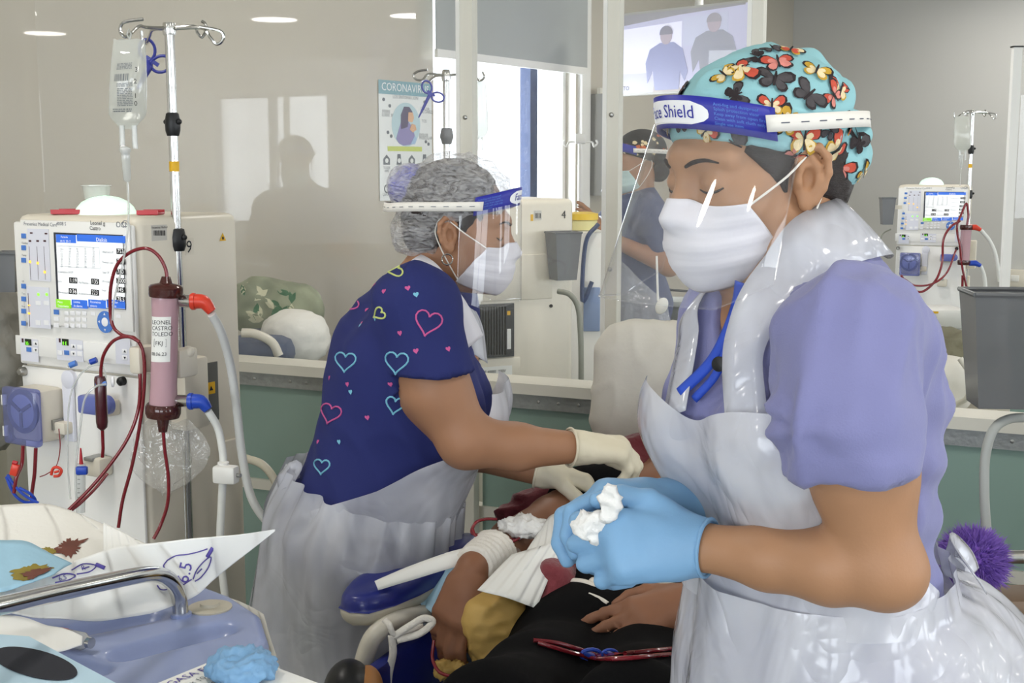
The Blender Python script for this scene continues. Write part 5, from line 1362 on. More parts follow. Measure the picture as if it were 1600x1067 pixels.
glove(handR, WR, Vector((-1, -0.1, 0.1)), 'glove', m_glove_b, N1, WR - Vector((0.18, 0.10, 0.11)), WR + Vector((0.06, 0.10, 0.09)), cuff_r=0.030)
# scrub top
top1 = Sdf()
top1.add(xf(torso_prims(Sdf(), None, grow=0.009, w=W1), N1_M), 0)
hemL = P(1335, 728, 1.19); dirL = (hemL - SL).normalized()
top1.chain([n1(-0.10, 0.02, 1.32), SL + Vector((0, -0.004, 0)), P(1318, 640, 1.185), P(1328, 740, 1.185)], [0.056, 0.061, 0.067, 0.061], k=0.03)
hemR = SR.lerp(ER, 0.62)
top1.chain([n1(0.10, 0.02, 1.32), SR, hemR], [0.058, 0.056, 0.055], k=0.03)
hem_n = (P(1425, 717, 1.19) - P(1240, 735, 1.19)).normalized().cross(Vector((0, 1, 0)));
if hem_n.z > 0: hem_n = -hem_n
def cut_sleeve(p):
    q = p - A3(P(1335, 729, 1.19)); a = q @ A3(hem_n)
    arm = np.minimum(f_cone(SL, P(1340, 800, 1.185), 0.075, 0.078)(p), 9)
    return np.where((a > -0.02) & (arm < 0.02) & (xf(torso1, N1_M)(p) > 0.004), a, -1.0)
top1.cut(plane(hemR, ER - SR) if False else (lambda p: np.where((p[:, 1] > 1.45) & (p[:, 2] < hemR.z), 0.01, -1.0)))
top1.cut(cut_sleeve)
neck_c = n1(0, 0.03, 1.41)
top1.sub(f_ell(n1(0, 0.075, 1.375), (0.062, 0.062, 0.085), N1_M), 0.006)
top1.sub(f_ell(n1(0, 0.02, 1.435), (0.056, 0.056, 0.05), N1_M), 0.006)
top1.cut(plane(n1(0, 0, 0.86), (0, 0, -1)))
def top1_disp(p):
    d = 0.0048 * ridged(p, 13, 2, (1, 1, 0.6)) + 0.0028 * ridged(p, 24, 6, (1.2, 1, 0.8)) + 0.0016 * waves(p, 34, 4)
    # folds radiating under the arm
    c = A3(P(1215, 640, 1.22)); q = p - c; r = np.linalg.norm(q, axis=1); ang = np.arctan2(q[:, 2], q[:, 0])
    d += 0.006 * np.exp(-(r / 0.10) ** 2) * np.clip(r / 0.04, 0, 1) ** 2 * np.sin(ang * 5 + r * 18)
    c = A3(P(1460, 740, 1.33)); q = p - c; r = np.linalg.norm(q, axis=1)
    d += 0.006 * np.exp(-(r / 0.12) ** 2) * np.sin(q[:, 2] * 95 + q[:, 0] * 30)
    a = (p - A3(P(1335, 729, 1.19))) @ A3(hem_n)
    d += 0.0016 * ((a > -0.026) & (f_cone(SL, P(1340, 800, 1.185), 0.075, 0.078)(p) < 0.02) & (xf(torso1, N1_M)(p) > 0.012))
    return d
V, Q = mesh_sdf(top1, (0.0, 1.0, 0.84), (0.66, 1.75, 1.47), 0.0062, disp=top1_disp)
shirt1 = mesh_obj('scrub_top', V, Q, m_lavs, N1)
# stitched hem of the near sleeve
hm = []
# trousers and shoes (hidden below the apron and the frame)
m_lavp = mat('lavender_trouser_cloth', '#8586b6', 0.85, var=0.05)
pants = Sdf(); pants.ell(n1(0, -0.01, 0.93), (0.160, 0.130, 0.14), N1_M, k=0.05)
for x in (-1, 1): pants.chain([n1(x * 0.08, 0, 0.86), n1(x * 0.085, 0.01, 0.48), n1(x * 0.10, -0.01, 0.08)], [0.080, 0.072, 0.062], k=0.04)
pants.cut(plane((0, 0, 0.98), (0, 0, 1)))
V, Q = mesh_sdf(pants, (0.0, 1.05, 0.0), (0.66, 1.72, 1.0), 0.012, relax=1)
mesh_obj('trousers', V, Q, m_lavp, N1)
for x in (-1, 1):
    s = Sdf(); s.cone(n1(x * 0.10, -0.05, 0.045), n1(x * 0.10, 0.12, 0.035), 0.042, 0.035); s.cut(plane((0, 0, 0.002), (0, 0, -1)))
    c = n1(x * 0.1, 0.03, 0.05); V, Q = mesh_sdf(s, c - Vector((0.2, 0.2, 0.06)), c + Vector((0.2, 0.2, 0.06)), 0.01, relax=1); mesh_obj('shoe', V, Q, m_white, N1)

# hair visible at the temple and nape, brows, lashes
def on_head(M, f, xz, off=0.0):
    o = np.array([A3(M @ Vector((x, 0.14, z))) for x, z in xz]); d = np.array([A3(M.to_3x3() @ Vector((0, -1, 0)))] * len(xz))
    return [Vector(q) for q in trace(f, o, d, 0.0, 0.3, off, 20)]
hd1 = xf(head1, H1_M)
def brows(M, f, parent, m, arch=0.006):
    for x in (-1, 1):
        pts = on_head(M, f, [(x * a, 0.020 + arch * b) for a, b in ((0.014, 0.1), (0.024, 0.8), (0.036, 1.0), (0.048, 0.3))], 0.0005)
        MB().tube(pts, [0.0018, 0.0026, 0.0023, 0.0010], n=6, smooth=4).build('eyebrow', m, parent, world=True)
        pts = on_head(M, f, [(x * a, -0.0045 - 0.004 * b) for a, b in ((0.019, 0.1), (0.026, 0.8), (0.034, 1.0), (0.042, 0.7), (0.049, -0.1))], 0.0004)
        MB().tube(pts, [0.0008, 0.0013, 0.0016, 0.0014, 0.0010], n=6, smooth=4).build('eyelashes', m, parent, world=True)
brows(H1_M, hd1, N1, m_brow); ears(H1_M, N1, m_skin1)
hair = Sdf()
hl = Sdf(); hl.ell((0, -0.014, 0.030), (0.0800, 0.108, 0.088)); hl.ell((0, -0.06, -0.02), (0.060, 0.052, 0.052), k=0.03)
hl.cut(lambda p: 0.74 * (p[:, 1] - 0.056 + 0.85 * np.abs(0.03 - p[:, 2]))); hl.cut(lambda p: -(p[:, 2] + 0.062))
for x in (-1, 1): hl.sub(f_ell((x * 0.078, -0.010, -0.016), (0.022, 0.024, 0.036)), 0.006)
hair.add(xf(hl, H1_M), 0)
c = H1_M.translation
V, Q = mesh_sdf(hair, c - Vector((0.15, 0.15, 0.12)), c + Vector((0.15, 0.15, 0.15)), 0.004, disp=lambda p: 0.0008 * waves(p, 90, 8))
mesh_obj('hair', V, Q, m_hair, N1)
# cap with gathered bun pouch
capl = Sdf()
capl.ell((0, -0.010, 0.046), (0.086, 0.098, 0.083))
capl.ell((0, -0.045, 0.052), (0.074, 0.066, 0.066), k=0.03)
capl.cut(lambda p: -(p[:, 2] - (0.016 + 0.36 * p[:, 1])) * 0.94, 0.006)
pouch = Sdf(); pouch.ell((0.0, -0.100, 0.014), (0.058, 0.043, 0.043)); pouch.ell((-0.008, -0.075, -0.006), (0.060, 0.034, 0.036), k=0.03)
capl.add(pouch, 0.006)
cap1 = xf(capl, H1_M)
Hi = np.array(H1_M.inverted())
def cap_disp(p):
    q = p @ Hi[:3, :3].T + Hi[:3, 3]
    r = np.hypot(q[:, 0], q[:, 2] - 0.03)
    ang = np.arctan2(q[:, 0], q[:, 2] - 0.03)
    back = np.clip((-q[:, 1] + 0.01) / 0.08, 0, 1)
    d = 0.0035 * back * np.sin(ang * 11 + 1.5 * np.sin(ang * 3)) * np.exp(-((q[:, 1] + 0.075) / 0.05) ** 2)
    d += 0.0025 * ridged(p, 20, 12) + 0.003 * np.clip((0.03 - q[:, 1]) / 0.1, 0, 1) * np.sin(q[:, 2] * 120 + q[:, 1] * 60 + 2 * np.sin(q[:, 0] * 40))
    edge = q[:, 2] - (0.016 + 0.36 * q[:, 1])
    return d * np.clip(edge / 0.02, 0.1, 1)
V, Q = mesh_sdf(cap1, c - Vector((0.20, 0.20, 0.10)), c + Vector((0.20, 0.20, 0.16)), 0.0042, disp=cap_disp)
capo = mesh_obj('cap', V, Q, m_capblue, N1)
from mathutils.bvhtree import BVHTree
def bvh_of(V, Q): return BVHTree.FromPolygons([tuple(v) for v in V], [tuple(int(i) for i in q) for q in Q])
bv = bvh_of(V, Q)
m_bf = [mat('print_red', '#c4503c', 0.8, var=0.25, vscale=120), mat('print_cream', '#e6d3a8', 0.8, var=0.2, vscale=120), mat('print_grey', '#4a4648', 0.8, var=0.4, vscale=120), mat('print_gold', '#c29a34', 0.8, var=0.3, vscale=120), mat('print_dark', '#2c2426', 0.8), mat('print_rose', '#d8877c', 0.8, var=0.2, vscale=120)]
def stamp(bvh, center, outd, polys, name, parent, mats, size, ang, off=0.0009, tess=1):
    """project flat polygons (2D, with material index) on to a surface around a point"""
    outd = Vector(outd).normalized()
    hit = bvh.ray_cast(center + outd * 0.12, -outd)
    if hit[0] is None: return None
    nrm = hit[1]; ax = Vector((0, 0, 1)).cross(nrm); ax = ax.normalized() if ax.length > 0.05 else Vector((1, 0, 0)); ay = nrm.cross(ax)
    ca, sa = math.cos(ang), math.sin(ang); mb = MB()
    for li, (poly, mi) in enumerate(polys):
        vs = []; ctr = (sum(q[0] for q in poly) / len(poly), sum(q[1] for q in poly) / len(poly))
        ok = True
        for q in [ctr] + list(poly):
            x, y = q[0] * size, q[1] * size; x, y = x * ca - y * sa, x * sa + y * ca
            w = hit[0] + ax * x + ay * y
            h2 = bvh.ray_cast(w + nrm * 0.03, -nrm, 0.07)
            if h2[0] is None: ok = False; break
            vs.append(h2[0] + h2[1] * (off + 0.0003 * li))
        if not ok: continue
        nP = len(poly); mb.add(vs, [(0, 1 + i, 1 + (i + 1) % nP) for i in range(nP)], mi)
    if not mb.v: return None
    return mb.build(name, mats, parent, world=True, smooth=False)
def wing(sx, a0, ln, wd):
    pts = []
    for i in range(11):
        t = i / 10 * 2 * math.pi; r = (0.5 + 0.5 * math.cos(t)) 
        u = ln * (0.5 - 0.5 * math.cos(t)); v = wd * math.sin(t) * (0.35 + 0.65 * u / ln)
        pts.append((sx * (u * math.cos(a0) - v * math.sin(a0)), u * math.sin(a0) + v * math.cos(a0)))
    return pts
def butterfly(kind):
    a, b = [(0, 1), (2, 2), (3, 1), (0, 5), (1, 0), (2, 4)][kind]
    polys = []
    for sx in (-1, 1):
        polys.append((wing(sx, 0.55, 1.0, 0.42), 4)); polys.append((wing(sx, 0.55, 0.86, 0.33), a)); polys.append((wing(sx, 0.50, 0.5, 0.18), b))
        polys.append((wing(sx, -0.65, 0.75, 0.38), 4 if kind % 2 else 3)); polys.append((wing(sx, -0.65, 0.62, 0.29), b))
    polys.append(([(-0.05, -0.4), (0.05, -0.4), (0.07, 0.1), (0.04, 0.42), (-0.04, 0.42), (-0.07, 0.1)], 4))
    return polys
spots = [(1158, 108, 1.2, 0), (1132, 118, 0.9, 2), (1215, 98, 1.1, 3), (1235, 80, 0.9, 4), (1275, 112, 1.0, 2), (1310, 140, 0.9, 0), (1210, 125, 1.2, 1), (1262, 150, 1.2, 1), (1300, 150, 1.0, 3), (1230, 190, 1.0, 2), (1205, 165, 0.9, 0), (1255, 218, 1.2, 0), (1240, 240, 0.9, 3),
         (1305, 232, 1.2, 0), (1340, 222, 1.0, 5), (1312, 262, 1.0, 3), (1346, 270, 0.8, 2), (1285, 275, 0.9, 1), (1150, 150, 0.9, 5), (1150, 222, 0.9, 1), (1066, 192, 0.9, 5), (1105, 205, 0.8, 0), (1205, 78, 0.7, 1), (1326, 195, 0.8, 4), (1195, 238, 0.8, 3), (1180, 90, 0.7, 5), (1296, 205, 0.7, 1)]
for i, (px, py, sz, kd) in enumerate(spots):
    d_ = ray(px, py).normalized(); h = bv.ray_cast(Vector((0, 0, CAM_H)), d_)
    if h[0] is None: continue
    stamp(bv, h[0], h[1], butterfly(kd), 'butterfly_print', capo, m_bf, 0.0190 * sz, rnd.uniform(-1.2, 1.2))
for k in range(16):       # the far side of the cap carries the same print
    a = rnd.uniform(0.4, 2.9); z = rnd.uniform(0.06, 0.12)
    pt = h1(0.09 * math.sin(a), 0.08 * math.cos(a), z); stamp(bv, pt, (pt - h1(0, -0.02, 0.03)), butterfly(k % 6), 'butterfly_print', capo, m_bf, 0.018, rnd.uniform(-1, 1))

# ---- face mask
def face_mask(M, f_head, parent, m, zt=-0.022, zb=-0.110, th_top=46, th_bot=76, pleats=3):
    fm = Sdf(); fm.add(f_head, 0); fm.add(xf(Sdf().ell((0, 0.052, -0.062), (0.052, 0.058, 0.052)), M), 0.02)
    Mr = np.array(M)
    def fn(u, v):
        th = (u * 2 - 1) * np.radians(th_top + (th_bot - th_top) * (1 - v))
        z = zb + (zt - zb) * v + 0.012 * np.exp(-(th / 0.25) ** 2) * v - 0.006 * (1 - v) * np.exp(-(th / 0.5) ** 2) + 0.012 * (1 - v) * (np.abs(th) / 1.2) ** 2
        o = np.stack([0.30 * np.sin(th), 0.0 + 0.30 * np.cos(th), z], 1); d = np.stack([-np.sin(th), -np.cos(th), np.zeros_like(z)], 1)
        bot = v < 0.16
        off = 0.0030 + 0.0022 * np.sin(v * math.pi) + 0.0012 * ((v * pleats * 1.4) % 1.0 < 0.5) * (v > 0.12) * (v < 0.85) + 0.0006 * np.sin(th * 9 + v * 7)
        ow = o @ Mr[:3, :3].T + Mr[:3, 3]; dw = d @ Mr[:3, :3].T
        P_ = trace(fm, ow, dw, 0.0, 0.29, 0.0)
        P_ = P_ - dw * off[:, None]
        # tuck the bottom edge under the chin
        P_ -= dw * 0.0
        return P_
    o = grid_obj('face_mask', fn, 48, 36, m, parent, solid=0.0012, sharp=180)
    cor = {}
    for nm, u, v in (('tl', 0.0, 0.97), ('tr', 1.0, 0.97), ('bl', 0.0, 0.08), ('br', 1.0, 0.08)):
        cor[nm] = Vector(fn(np.array([u]), np.array([v]))[0])
    for sx, a, b in ((-1, 'tl', 'bl'), (1, 'tr', 'br')):
        et = M @ Vector((sx * 0.079, -0.022, 0.022)); eb = M @ Vector((sx * 0.077, -0.020, -0.034)); em = M @ Vector((sx * 0.076, -0.034, -0.004))
        MB().tube([cor[a], cor[a].lerp(et, 0.5) + M.to_3x3() @ Vector((sx * 0.006, 0, 0)), et, em, eb, eb.lerp(cor[b], 0.5) + M.to_3x3() @ Vector((sx * 0.006, 0, 0)), cor[b]], 0.0013, n=6, smooth=5).build('ear_loop', m_elastic, o, world=True)
    return o
face_mask(H1_M, hd1, N1, m_mask)

# ---- face shield: headband, elastic, clear visor
def face_shield(M, parent, words_, band_z=0.079, slope=0.36, fwd=0.095, hgt=0.168, ax_=0.089, by=0.116, yc=-0.012, bandh=0.034, span=68, print_side=-1, wtxt=True, vm=None, strap_z=0.036, vis_span=80):
    t = bpy.data.objects.new('face_shield', None); COL.objects.link(t); t.parent = parent; t.matrix_basis = parent_matrix(parent).inverted() @ M
    def bp(phi, dz, off=0.0):     # point on the band; phi from the front, positive to the person's right
        y = yc + (by + off) * math.cos(phi)
        return M @ Vector(((ax_ + off) * math.sin(phi), y, band_z + slope * (yc + by * math.cos(phi) - (yc + by)) + dz))
    sp_ = math.radians(span)
    MB().grid(lambda u, v: bp((u * 2 - 1) * sp_, (v - 0.5) * bandh), 40, 4).build('headband', m_band, t, world=True, solid=0.003, sharp=180)
    MB().grid(lambda u, v: bp((u * 2 - 1) * sp_ * 0.8, (v - 0.5) * bandh * 0.8, -0.009), 40, 3).build('foam_strip', mat('pale_foam', '#cfd8e6', 0.9), t, world=True, solid=0.010, sharp=180)
    # elastic
    def ep(u):
        ph = sp_ * 0.93 + (math.pi - sp_ * 0.93) * u
        return ph
    for sx in (-1, 1):
        def ef(u, v):
            ph = ep(u) ; k = min(1, u * 1.3)
            a = bp(sx * sp_ * 0.93, 0)
            q = M @ Vector(((ax_ + 0.010 - 0.004 * u) * math.sin(ph) * sx, yc + 0.002 + (by + 0.012 - 0.002 * u) * math.cos(ph) - 0.004 * u, 0))
            zl = (M.inverted() @ a).z * (1 - k) + strap_z * k
            q = M @ Vector(((M.inverted() @ q).x, (M.inverted() @ q).y, zl + (v - 0.5) * 0.017))
            return q
        eo = MB().grid(ef, 24, 3).build('elastic_strap', m_elastic, t, world=True, solid=0.0016, sharp=180)
        for k in range(11):
            u = 0.06 + k * 0.085
            a, b = ef(u, 0.5), ef(u + 0.035, 0.5); nn = (a - M @ Vector((0, yc, strap_z))).normalized() * 0.0014
            MB().tube([a + nn, b + nn], 0.0006, n=4).build('stitch', m_ink, t, world=True)
    # printed logo and lines on the band
    def bt(phi0, x, y): return bp(phi0 + x / (0.5 * (ax_ + by)), y, 0.0022)
    if wtxt:
        def lf(u, v):
            y = 2 * v - 1; w = 0.058 * (1 - abs(y) ** 3 * 0.35)
            return bt(0, (2 * u - 1) * w, 0.0120 * y)
        lg = MB().grid(lf, 30, 7).build('logo_patch', m_btnw, t, world=True, sharp=180)
        MB().text('Face Shield', lambda x, y: bp((-x) / (0.5 * (ax_ + by)) + 0.0, y - 0.0055, 0.0030), 0.0190, 'CENTER').build('logo_lettering', m_band, t, world=True, smooth=False)
        for sx in (-1, 1):
            for i, s in enumerate(('Anti-fog and dustproof', 'Splash protection visor', 'Keep away from open fire', 'Clean with soft cloth only', 'Single use item')):
                MB().text(s, lambda x, y, i=i, sx=sx: bp((-x) / (0.5 * (ax_ + by)) + (-0.62 if sx < 0 else 1.15), y + 0.0095 - 0.0048 * i, 0.0024), 0.0046).build('small_print', m_btn, t, world=True, smooth=False)
    vs_ = math.radians(vis_span)
    def vf(u, v):
        ph = (u * 2 - 1) * vs_
        a = bp(ph, -bandh * 0.3, 0.004)
        l = M.inverted() @ a
        flare = 1 - v
        edge = abs(u * 2 - 1)
        drop = hgt * (1 - 0.18 * max(0, edge - 0.7) / 0.3)
        return M @ Vector((l.x * (1 + 0.10 * flare), l.y + fwd * flare * (0.55 + 0.45 * math.cos(ph)), l.z - drop * flare - slope * 0.0))
    MB().grid(vf, 48, 16).build('visor', vm or m_visor, t, world=True, sharp=180)
    MB().tube([vf(u, 0.0) for u in np.linspace(0, 1, 40)], 0.0009, n=5).build('visor_edge', m_visor, t, world=True)
    for uu in (0.0, 1.0): MB().tube([vf(uu, v) for v in np.linspace(0, 1, 12)], 0.0009, n=5).build('visor_edge', m_visor, t, world=True)
    return t
face_shield(H1_M, N1, True)

# ---- apron: bib, skirt, neck straps, ties; gauze; lanyard
drap = Sdf(); drap.add(xf(torso_prims(Sdf(), None, grow=0.012, w=W1), N1_M), 0)
N1r = np.array(N1_M)
def torso_hit(f, Mr, th, z, off, yc=0.0):
    o = np.stack([0.6 * np.sin(th), yc + 0.6 * np.cos(th), z], 1); d = np.stack([-np.sin(th), -np.cos(th), np.zeros_like(z)], 1)
    ow = o @ Mr[:3, :3].T + Mr[:3, 3]; dw = d @ Mr[:3, :3].T
    return trace(f, ow, dw, 0.0, 0.58, off), dw
def bib1(u, v):
    zt = 1.265; zb = 1.03
    z = zb + (zt - zb) * v
    lim = np.radians(np.interp(v, [0, 0.3, 0.6, 0.85, 1.0], [125, 92, 62, 46, 40]))
    th = -(u * 2 - 1) * lim                                 # u = 1: near (left) side
    z = z - 0.028 * np.exp(-(th / 0.35) ** 2) * np.clip((v - 0.6) / 0.4, 0, 1) 
    p, d = torso_hit(drap, N1r, th, z, 0.004)
    s = 0.004 + 0.006 * np.clip(v * 4, 0, 1) + 0.024 * np.clip(v - 0.5, 0, 1) * np.cos(th) + 0.007 * waves(p, 8, 21, (1, 1, 0.6)) + 0.004 * ridged(p, 11, 22, (1, 1, 0.7)) + 0.002 * waves(p, 24, 23)
    return p - d * s[:, None]
ap = bpy.data.objects.new('apron', None); COL.objects.link(ap); ap.parent = N1; ap.matrix_basis = Matrix.Identity(4)
grid_obj('bib', bib1, 110, 60, m_apron1, ap)
def skirt1(u, v):
    th = -(u * 2 - 1) * np.radians(184)
    z = 1.055 - 0.75 * (1 - v)
    zz = np.clip(z, 0.93, 1.06)
    p, d = torso_hit(drap, N1r, th, zz, 0.004)
    dep = np.clip(1.02 - z, 0, 1)
    back = np.clip((np.abs(th) - 1.5) / 1.4, 0, 1)
    flare = 0.010 + dep * 0.05 * np.clip(dep * 3, 0, 1) + back * np.where(th < 0, 0.40, 0.2) * np.sqrt(dep)
    w2 = np.stack([np.sin(th), np.cos(th), z * 0.5], 1)
    folds = dep * (0.018 + 0.05 * back) * np.sin(th * 7 + 2 * np.sin(th * 3)) * np.clip(dep * 5, 0, 1) + 0.007 * waves(w2, 2.6, 31) + 0.004 * waves(w2, 6, 33)
    gath = 0.004 * back * np.sin(th * 26) * np.exp(-dep * 8)
    q = p - d * (flare + folds * 0.6 + gath)[:, None]
    q[:, 2] = z + 0.03 * back * np.clip(1 - dep * 4, 0, 1)
    return q
grid_obj('skirt', skirt1, 220, 70, m_apron1, ap)
# wide collar band lying round the neck, running down to the bib corners
def surf(f, o, d, off): return Vector(trace(f, np.array([A3(o)]), np.array([A3(Vector(d).normalized())]), 0.0, 0.5, off)[0])
col_pts = [h1(-0.03, -0.092, -0.055)]
def shirt_pt(px, py, Y=0.6, off=0.006):
    d_ = ray(px, py); d_.normalize(); o_ = Vector((0, 0, CAM_H)) + d_ * 0.7
    return surf(top1, o_, d_, off)
_un = Sdf(); _un.add(top1, 0); _un.add(bodyA, 0)
def un_pt(px, py, Y, off=0.007):
    d_ = ray(px, py).normalized(); q = surf(_un, Vector((0, 0, CAM_H)) + d_ * 0.8, d_, off)
    return q if abs(q.y - Y) < 0.16 else P(px, py, Y)
cp_ = [un_pt(*q) for q in ((1168, 660, 1.22), (1160, 565, 1.24))] + [P(1172, 512, 1.275), P(1196, 468, 1.285), P(1232, 430, 1.30), P(1276, 398, 1.33), P(1314, 376, 1.37)] + [P(1346, 362, 1.43), P(1310, 356, 1.50), P(1230, 395, 1.52), P(1165, 440, 1.47), P(1122, 490, 1.43), P(1095, 545, 1.40), P(1052, 650, 1.35)]
cn_ = [Vector(q) for q in ((-0.5, -0.85, 0.1), (-0.5, -0.85, 0.2), (-0.4, -0.8, 0.4), (-0.1, -0.75, 0.6), (0.1, -0.7, 0.7), (0.3, -0.6, 0.7), (0.6, -0.4, 0.7), (0.7, 0.1, 0.7), (0.4, 0.6, 0.7), (0, 0.6, 0.8), (-0.5, 0.3, 0.8), (-0.9, -0.1, 0.4), (-0.9, -0.3, 0.3), (-0.9, -0.4, 0.1))]
cp_ = np.array([A3(q) for q in cp_])
for _ in range(6): cp_ = cp_ + grad(_un, cp_) * np.maximum(0, 0.008 - _un(cp_))[:, None]
cp_ = [Vector(q) for q in cp_]
ribbon('neck_strap', cp_, cn_, [0.045, 0.042, 0.046, 0.054, 0.064, 0.075, 0.082, 0.085, 0.07, 0.06, 0.05, 0.045, 0.045, 0.05], m_apron1, ap)
tie = n1(-0.06, -0.17, 1.05)
ribbon('waist_tie', [n1(-0.13, -0.12, 1.06), P(1490, 852, 1.40), P(1512, 872, 1.42), P(1520, 895, 1.42)], [Vector((0.6, -0.7, 0.3))] * 4, [0.03, 0.028, 0.026, 0.03], m_apron1, ap)
ribbon('waist_tie', [P(1478, 855, 1.41), P(1500, 880, 1.43), P(1518, 902, 1.44)], [Vector((0.5, -0.8, 0.2))] * 3, [0.03, 0.028, 0.024], m_apron1, ap)
ld = thing('lanyard', 'bright blue lanyard round the neck of the nurse in lavender scrubs', 'lanyard', P(1120, 560, 1.2))
def push(pts, off, it=8):
    p = np.array([A3(q) for q in pts])
    for _ in range(it): p = p + grad(_un, p) * (off - _un(p))[:, None] * 0.7
    return [Vector(q) for q in p]
lp = push([P(1164, 436, 1.335), P(1138, 475, 1.325), P(1117, 520, 1.32), P(1096, 565, 1.33), P(1074, 618, 1.36)], 0.013)
ribbon('lanyard_ribbon', lp, [Vector((-0.6, -0.8, 0.1))] * 5, 0.012, m_lany, ld)
lp = push([P(1128, 530, 1.32), P(1106, 580, 1.32), P(1088, 625, 1.34)], 0.010)
ribbon('lanyard_ribbon', lp, [Vector((-0.6, -0.8, 0.1))] * 3, 0.009, m_lany, ld)
q = push([P(1122, 568, 1.32)], 0.012)[0]
MB().lathe([(0.008, 0), (0.008, 0.003), (0.005, 0.004)], q, Vector((-0.6, -0.8, 0.1)), n=18).build('badge_reel', m_black, ld, world=True)
# gauze in the hands
def crumple(name, label, cat, c, r, m, seed, parent=None, aniso=(1, 1, 1), res=0.003):
    s = Sdf().ell(c, r)
    V, Q = mesh_sdf(s, Vector(c) - Vector([x * 1.3 for x in r]), Vector(c) + Vector([x * 1.3 for x in r]), res, disp=lambda p: 0.0036 * ridged(p, 60, seed) + 0.0026 * ridged(p, 120, seed + 1))
    if parent is None:
        t = thing(name, label, cat, c); mesh_obj('pad', V, Q, m, t); return t
    return mesh_obj(name, V, Q, m, parent)
gz = thing('gauze_pad', 'folded white gauze pinched between two blue gloved hands', 'gauze', P(935, 812, 1.30))
crumple('gauze_fold', '', '', P(928, 823, 1.285), (0.020, 0.013, 0.016), m_gauze, 3, gz)
crumple('gauze_fold', '', '', P(954, 787, 1.272), (0.012, 0.006, 0.017), m_gauze, 5, gz)
# ================================================================== BENT NURSE (navy heart scrubs, hair net) AND FAR NURSE
m_skin2 = mat('tan_skin', '#a3775a', 0.5, var=0.06, vscale=25, spec=0.4)
m_navys = mat('navy_scrub_cloth', '#222a66', 0.85, var=0.06, vscale=9, bump=0.06, bscale=500)
m_latex = mat('cream_latex', '#d9d0b8', 0.5, var=0.05, vscale=20, bump=0.06, bscale=90)
m_net = sheet_mat('white_hair_net', '#e4e3e4', clear=0.60, haze=0.18, hscale=34, stretch=(1, 1, 2.2), rough=0.5, bump=0.8, bscale=40, gloss=0.3, translucent=0.2)
m_apron2 = sheet_mat('translucent_apron_plastic', '#eceef5', clear=0.24, haze=0.18, hscale=6, rough=0.26, bump=0.4, bscale=5, wrinkle=0.8, gloss=0.5, translucent=0.4, tint='#eceef6')
m_viol = mat('violet_scrunchie', '#6f70c2', 0.9, var=0.2, vscale=40, bump=0.4, bscale=80)
HIP2 = P(574, 838, 2.45)
N2_M = Matrix.Translation(HIP2) @ face_frame(Vector((0, 0, 0)), -88) @ Matrix.Rotation(-math.radians(13), 4, 'X') @ Matrix.Translation((0, 0, -0.93))
N2 = thing('person', 'nurse in navy heart-print scrubs and hair net bending over the reclined patient', 'person', (HIP2.x, HIP2.y, 0))
def n2(x, y, z): return N2_M @ Vector((x, y, z))
H2_M = face_frame(P(716, 358, 2.45), -86, pitch=7)
def h2(x, y, z): return H2_M @ Vector((x, y, z))
S2, U2, E2 = P(650, 478, 2.29), P(682, 610, 2.27), P(728, 688, 2.26)
F2, W2 = P(808, 698, 2.29), P(900, 699, 2.33)
S2f, E2f, W2f = P(690, 475, 2.60), P(735, 700, 2.60), P(848, 738, 2.52)
torso2 = torso_prims(Sdf(), None, grow=0.012)
head2 = head_sdf(); hd2 = xf(head2, H2_M)
b2 = Sdf(); b2.add(hd2, 0); b2.add(xf(torso2, N2_M), 0.03)
b2.chain([h2(0, -0.03, -0.05), n2(0, -0.02, 1.38)], [0.050, 0.056], k=0.035)
b2.chain([n2(0.12, -0.01, 1.32), S2, U2, E2], [0.058, 0.062, 0.058, 0.050], k=0.03)
b2.chain([E2, F2, W2], [0.048, 0.041, 0.029], k=0.02)
b2.chain([n2(-0.12, -0.01, 1.32), S2f, E2f], [0.058, 0.058, 0.045], k=0.03); b2.chain([E2f, W2f], [0.044, 0.028], k=0.02)
hR2 = Sdf(); hL2 = Sdf()
hand_prims(hR2, W2 + Vector((0.004, 0, 0)), (1, 0.1, -0.10), (0.1, 0.25, -1), (0, 1, 0.25), [(0.75, 0.9, 0.5), (0.85, 0.9, 0.5), (0.9, 0.95, 0.5), (0.95, 0.95, 0.5)], thumb=(0.6, 0.6), scale=1.0, rad=1.1)
hand_prims(hL2, W2f + Vector((0.004, 0, 0)), (1, -0.15, -0.25), (0.1, -0.3, -1), (0, -1, 0.3), [(0.5, 0.7, 0.4), (0.6, 0.7, 0.4), (0.6, 0.7, 0.4), (0.6, 0.7, 0.4)], thumb=(0.4, 0.5), scale=1.0, rad=1.1)
b2.add(lambda p: hR2(p) + 0.0025, 0.012); b2.add(lambda p: hL2(p) + 0.0025, 0.012)
V, Q = mesh_sdf(b2, (-0.60, 2.10, 0.72), (0.32, 2.80, 1.52), 0.0064)
mesh_obj('body', V, Q, m_skin2, N2)
glove(hR2, W2, W2 - F2, 'glove', m_latex, N2, W2 - Vector((0.07, 0.10, 0.12)), W2 + Vector((0.18, 0.12, 0.08)), cuff_r=0.034, back=0.012, res=0.0042)
glove(hL2, W2f, Vector((1, -0.15, -0.2)), 'glove', m_latex, N2, W2f - Vector((0.07, 0.12, 0.14)), W2f + Vector((0.18, 0.10, 0.08)), cuff_r=0.032, back=0.012, res=0.0045)
top2 = Sdf(); top2.add(xf(torso_prims(Sdf(), None, grow=0.022), N2_M), 0)
hem2 = P(686, 580, 2.27)
top2.chain([n2(0.10, -0.01, 1.32), S2, P(680, 590, 2.26)], [0.066, 0.072, 0.073], k=0.03)
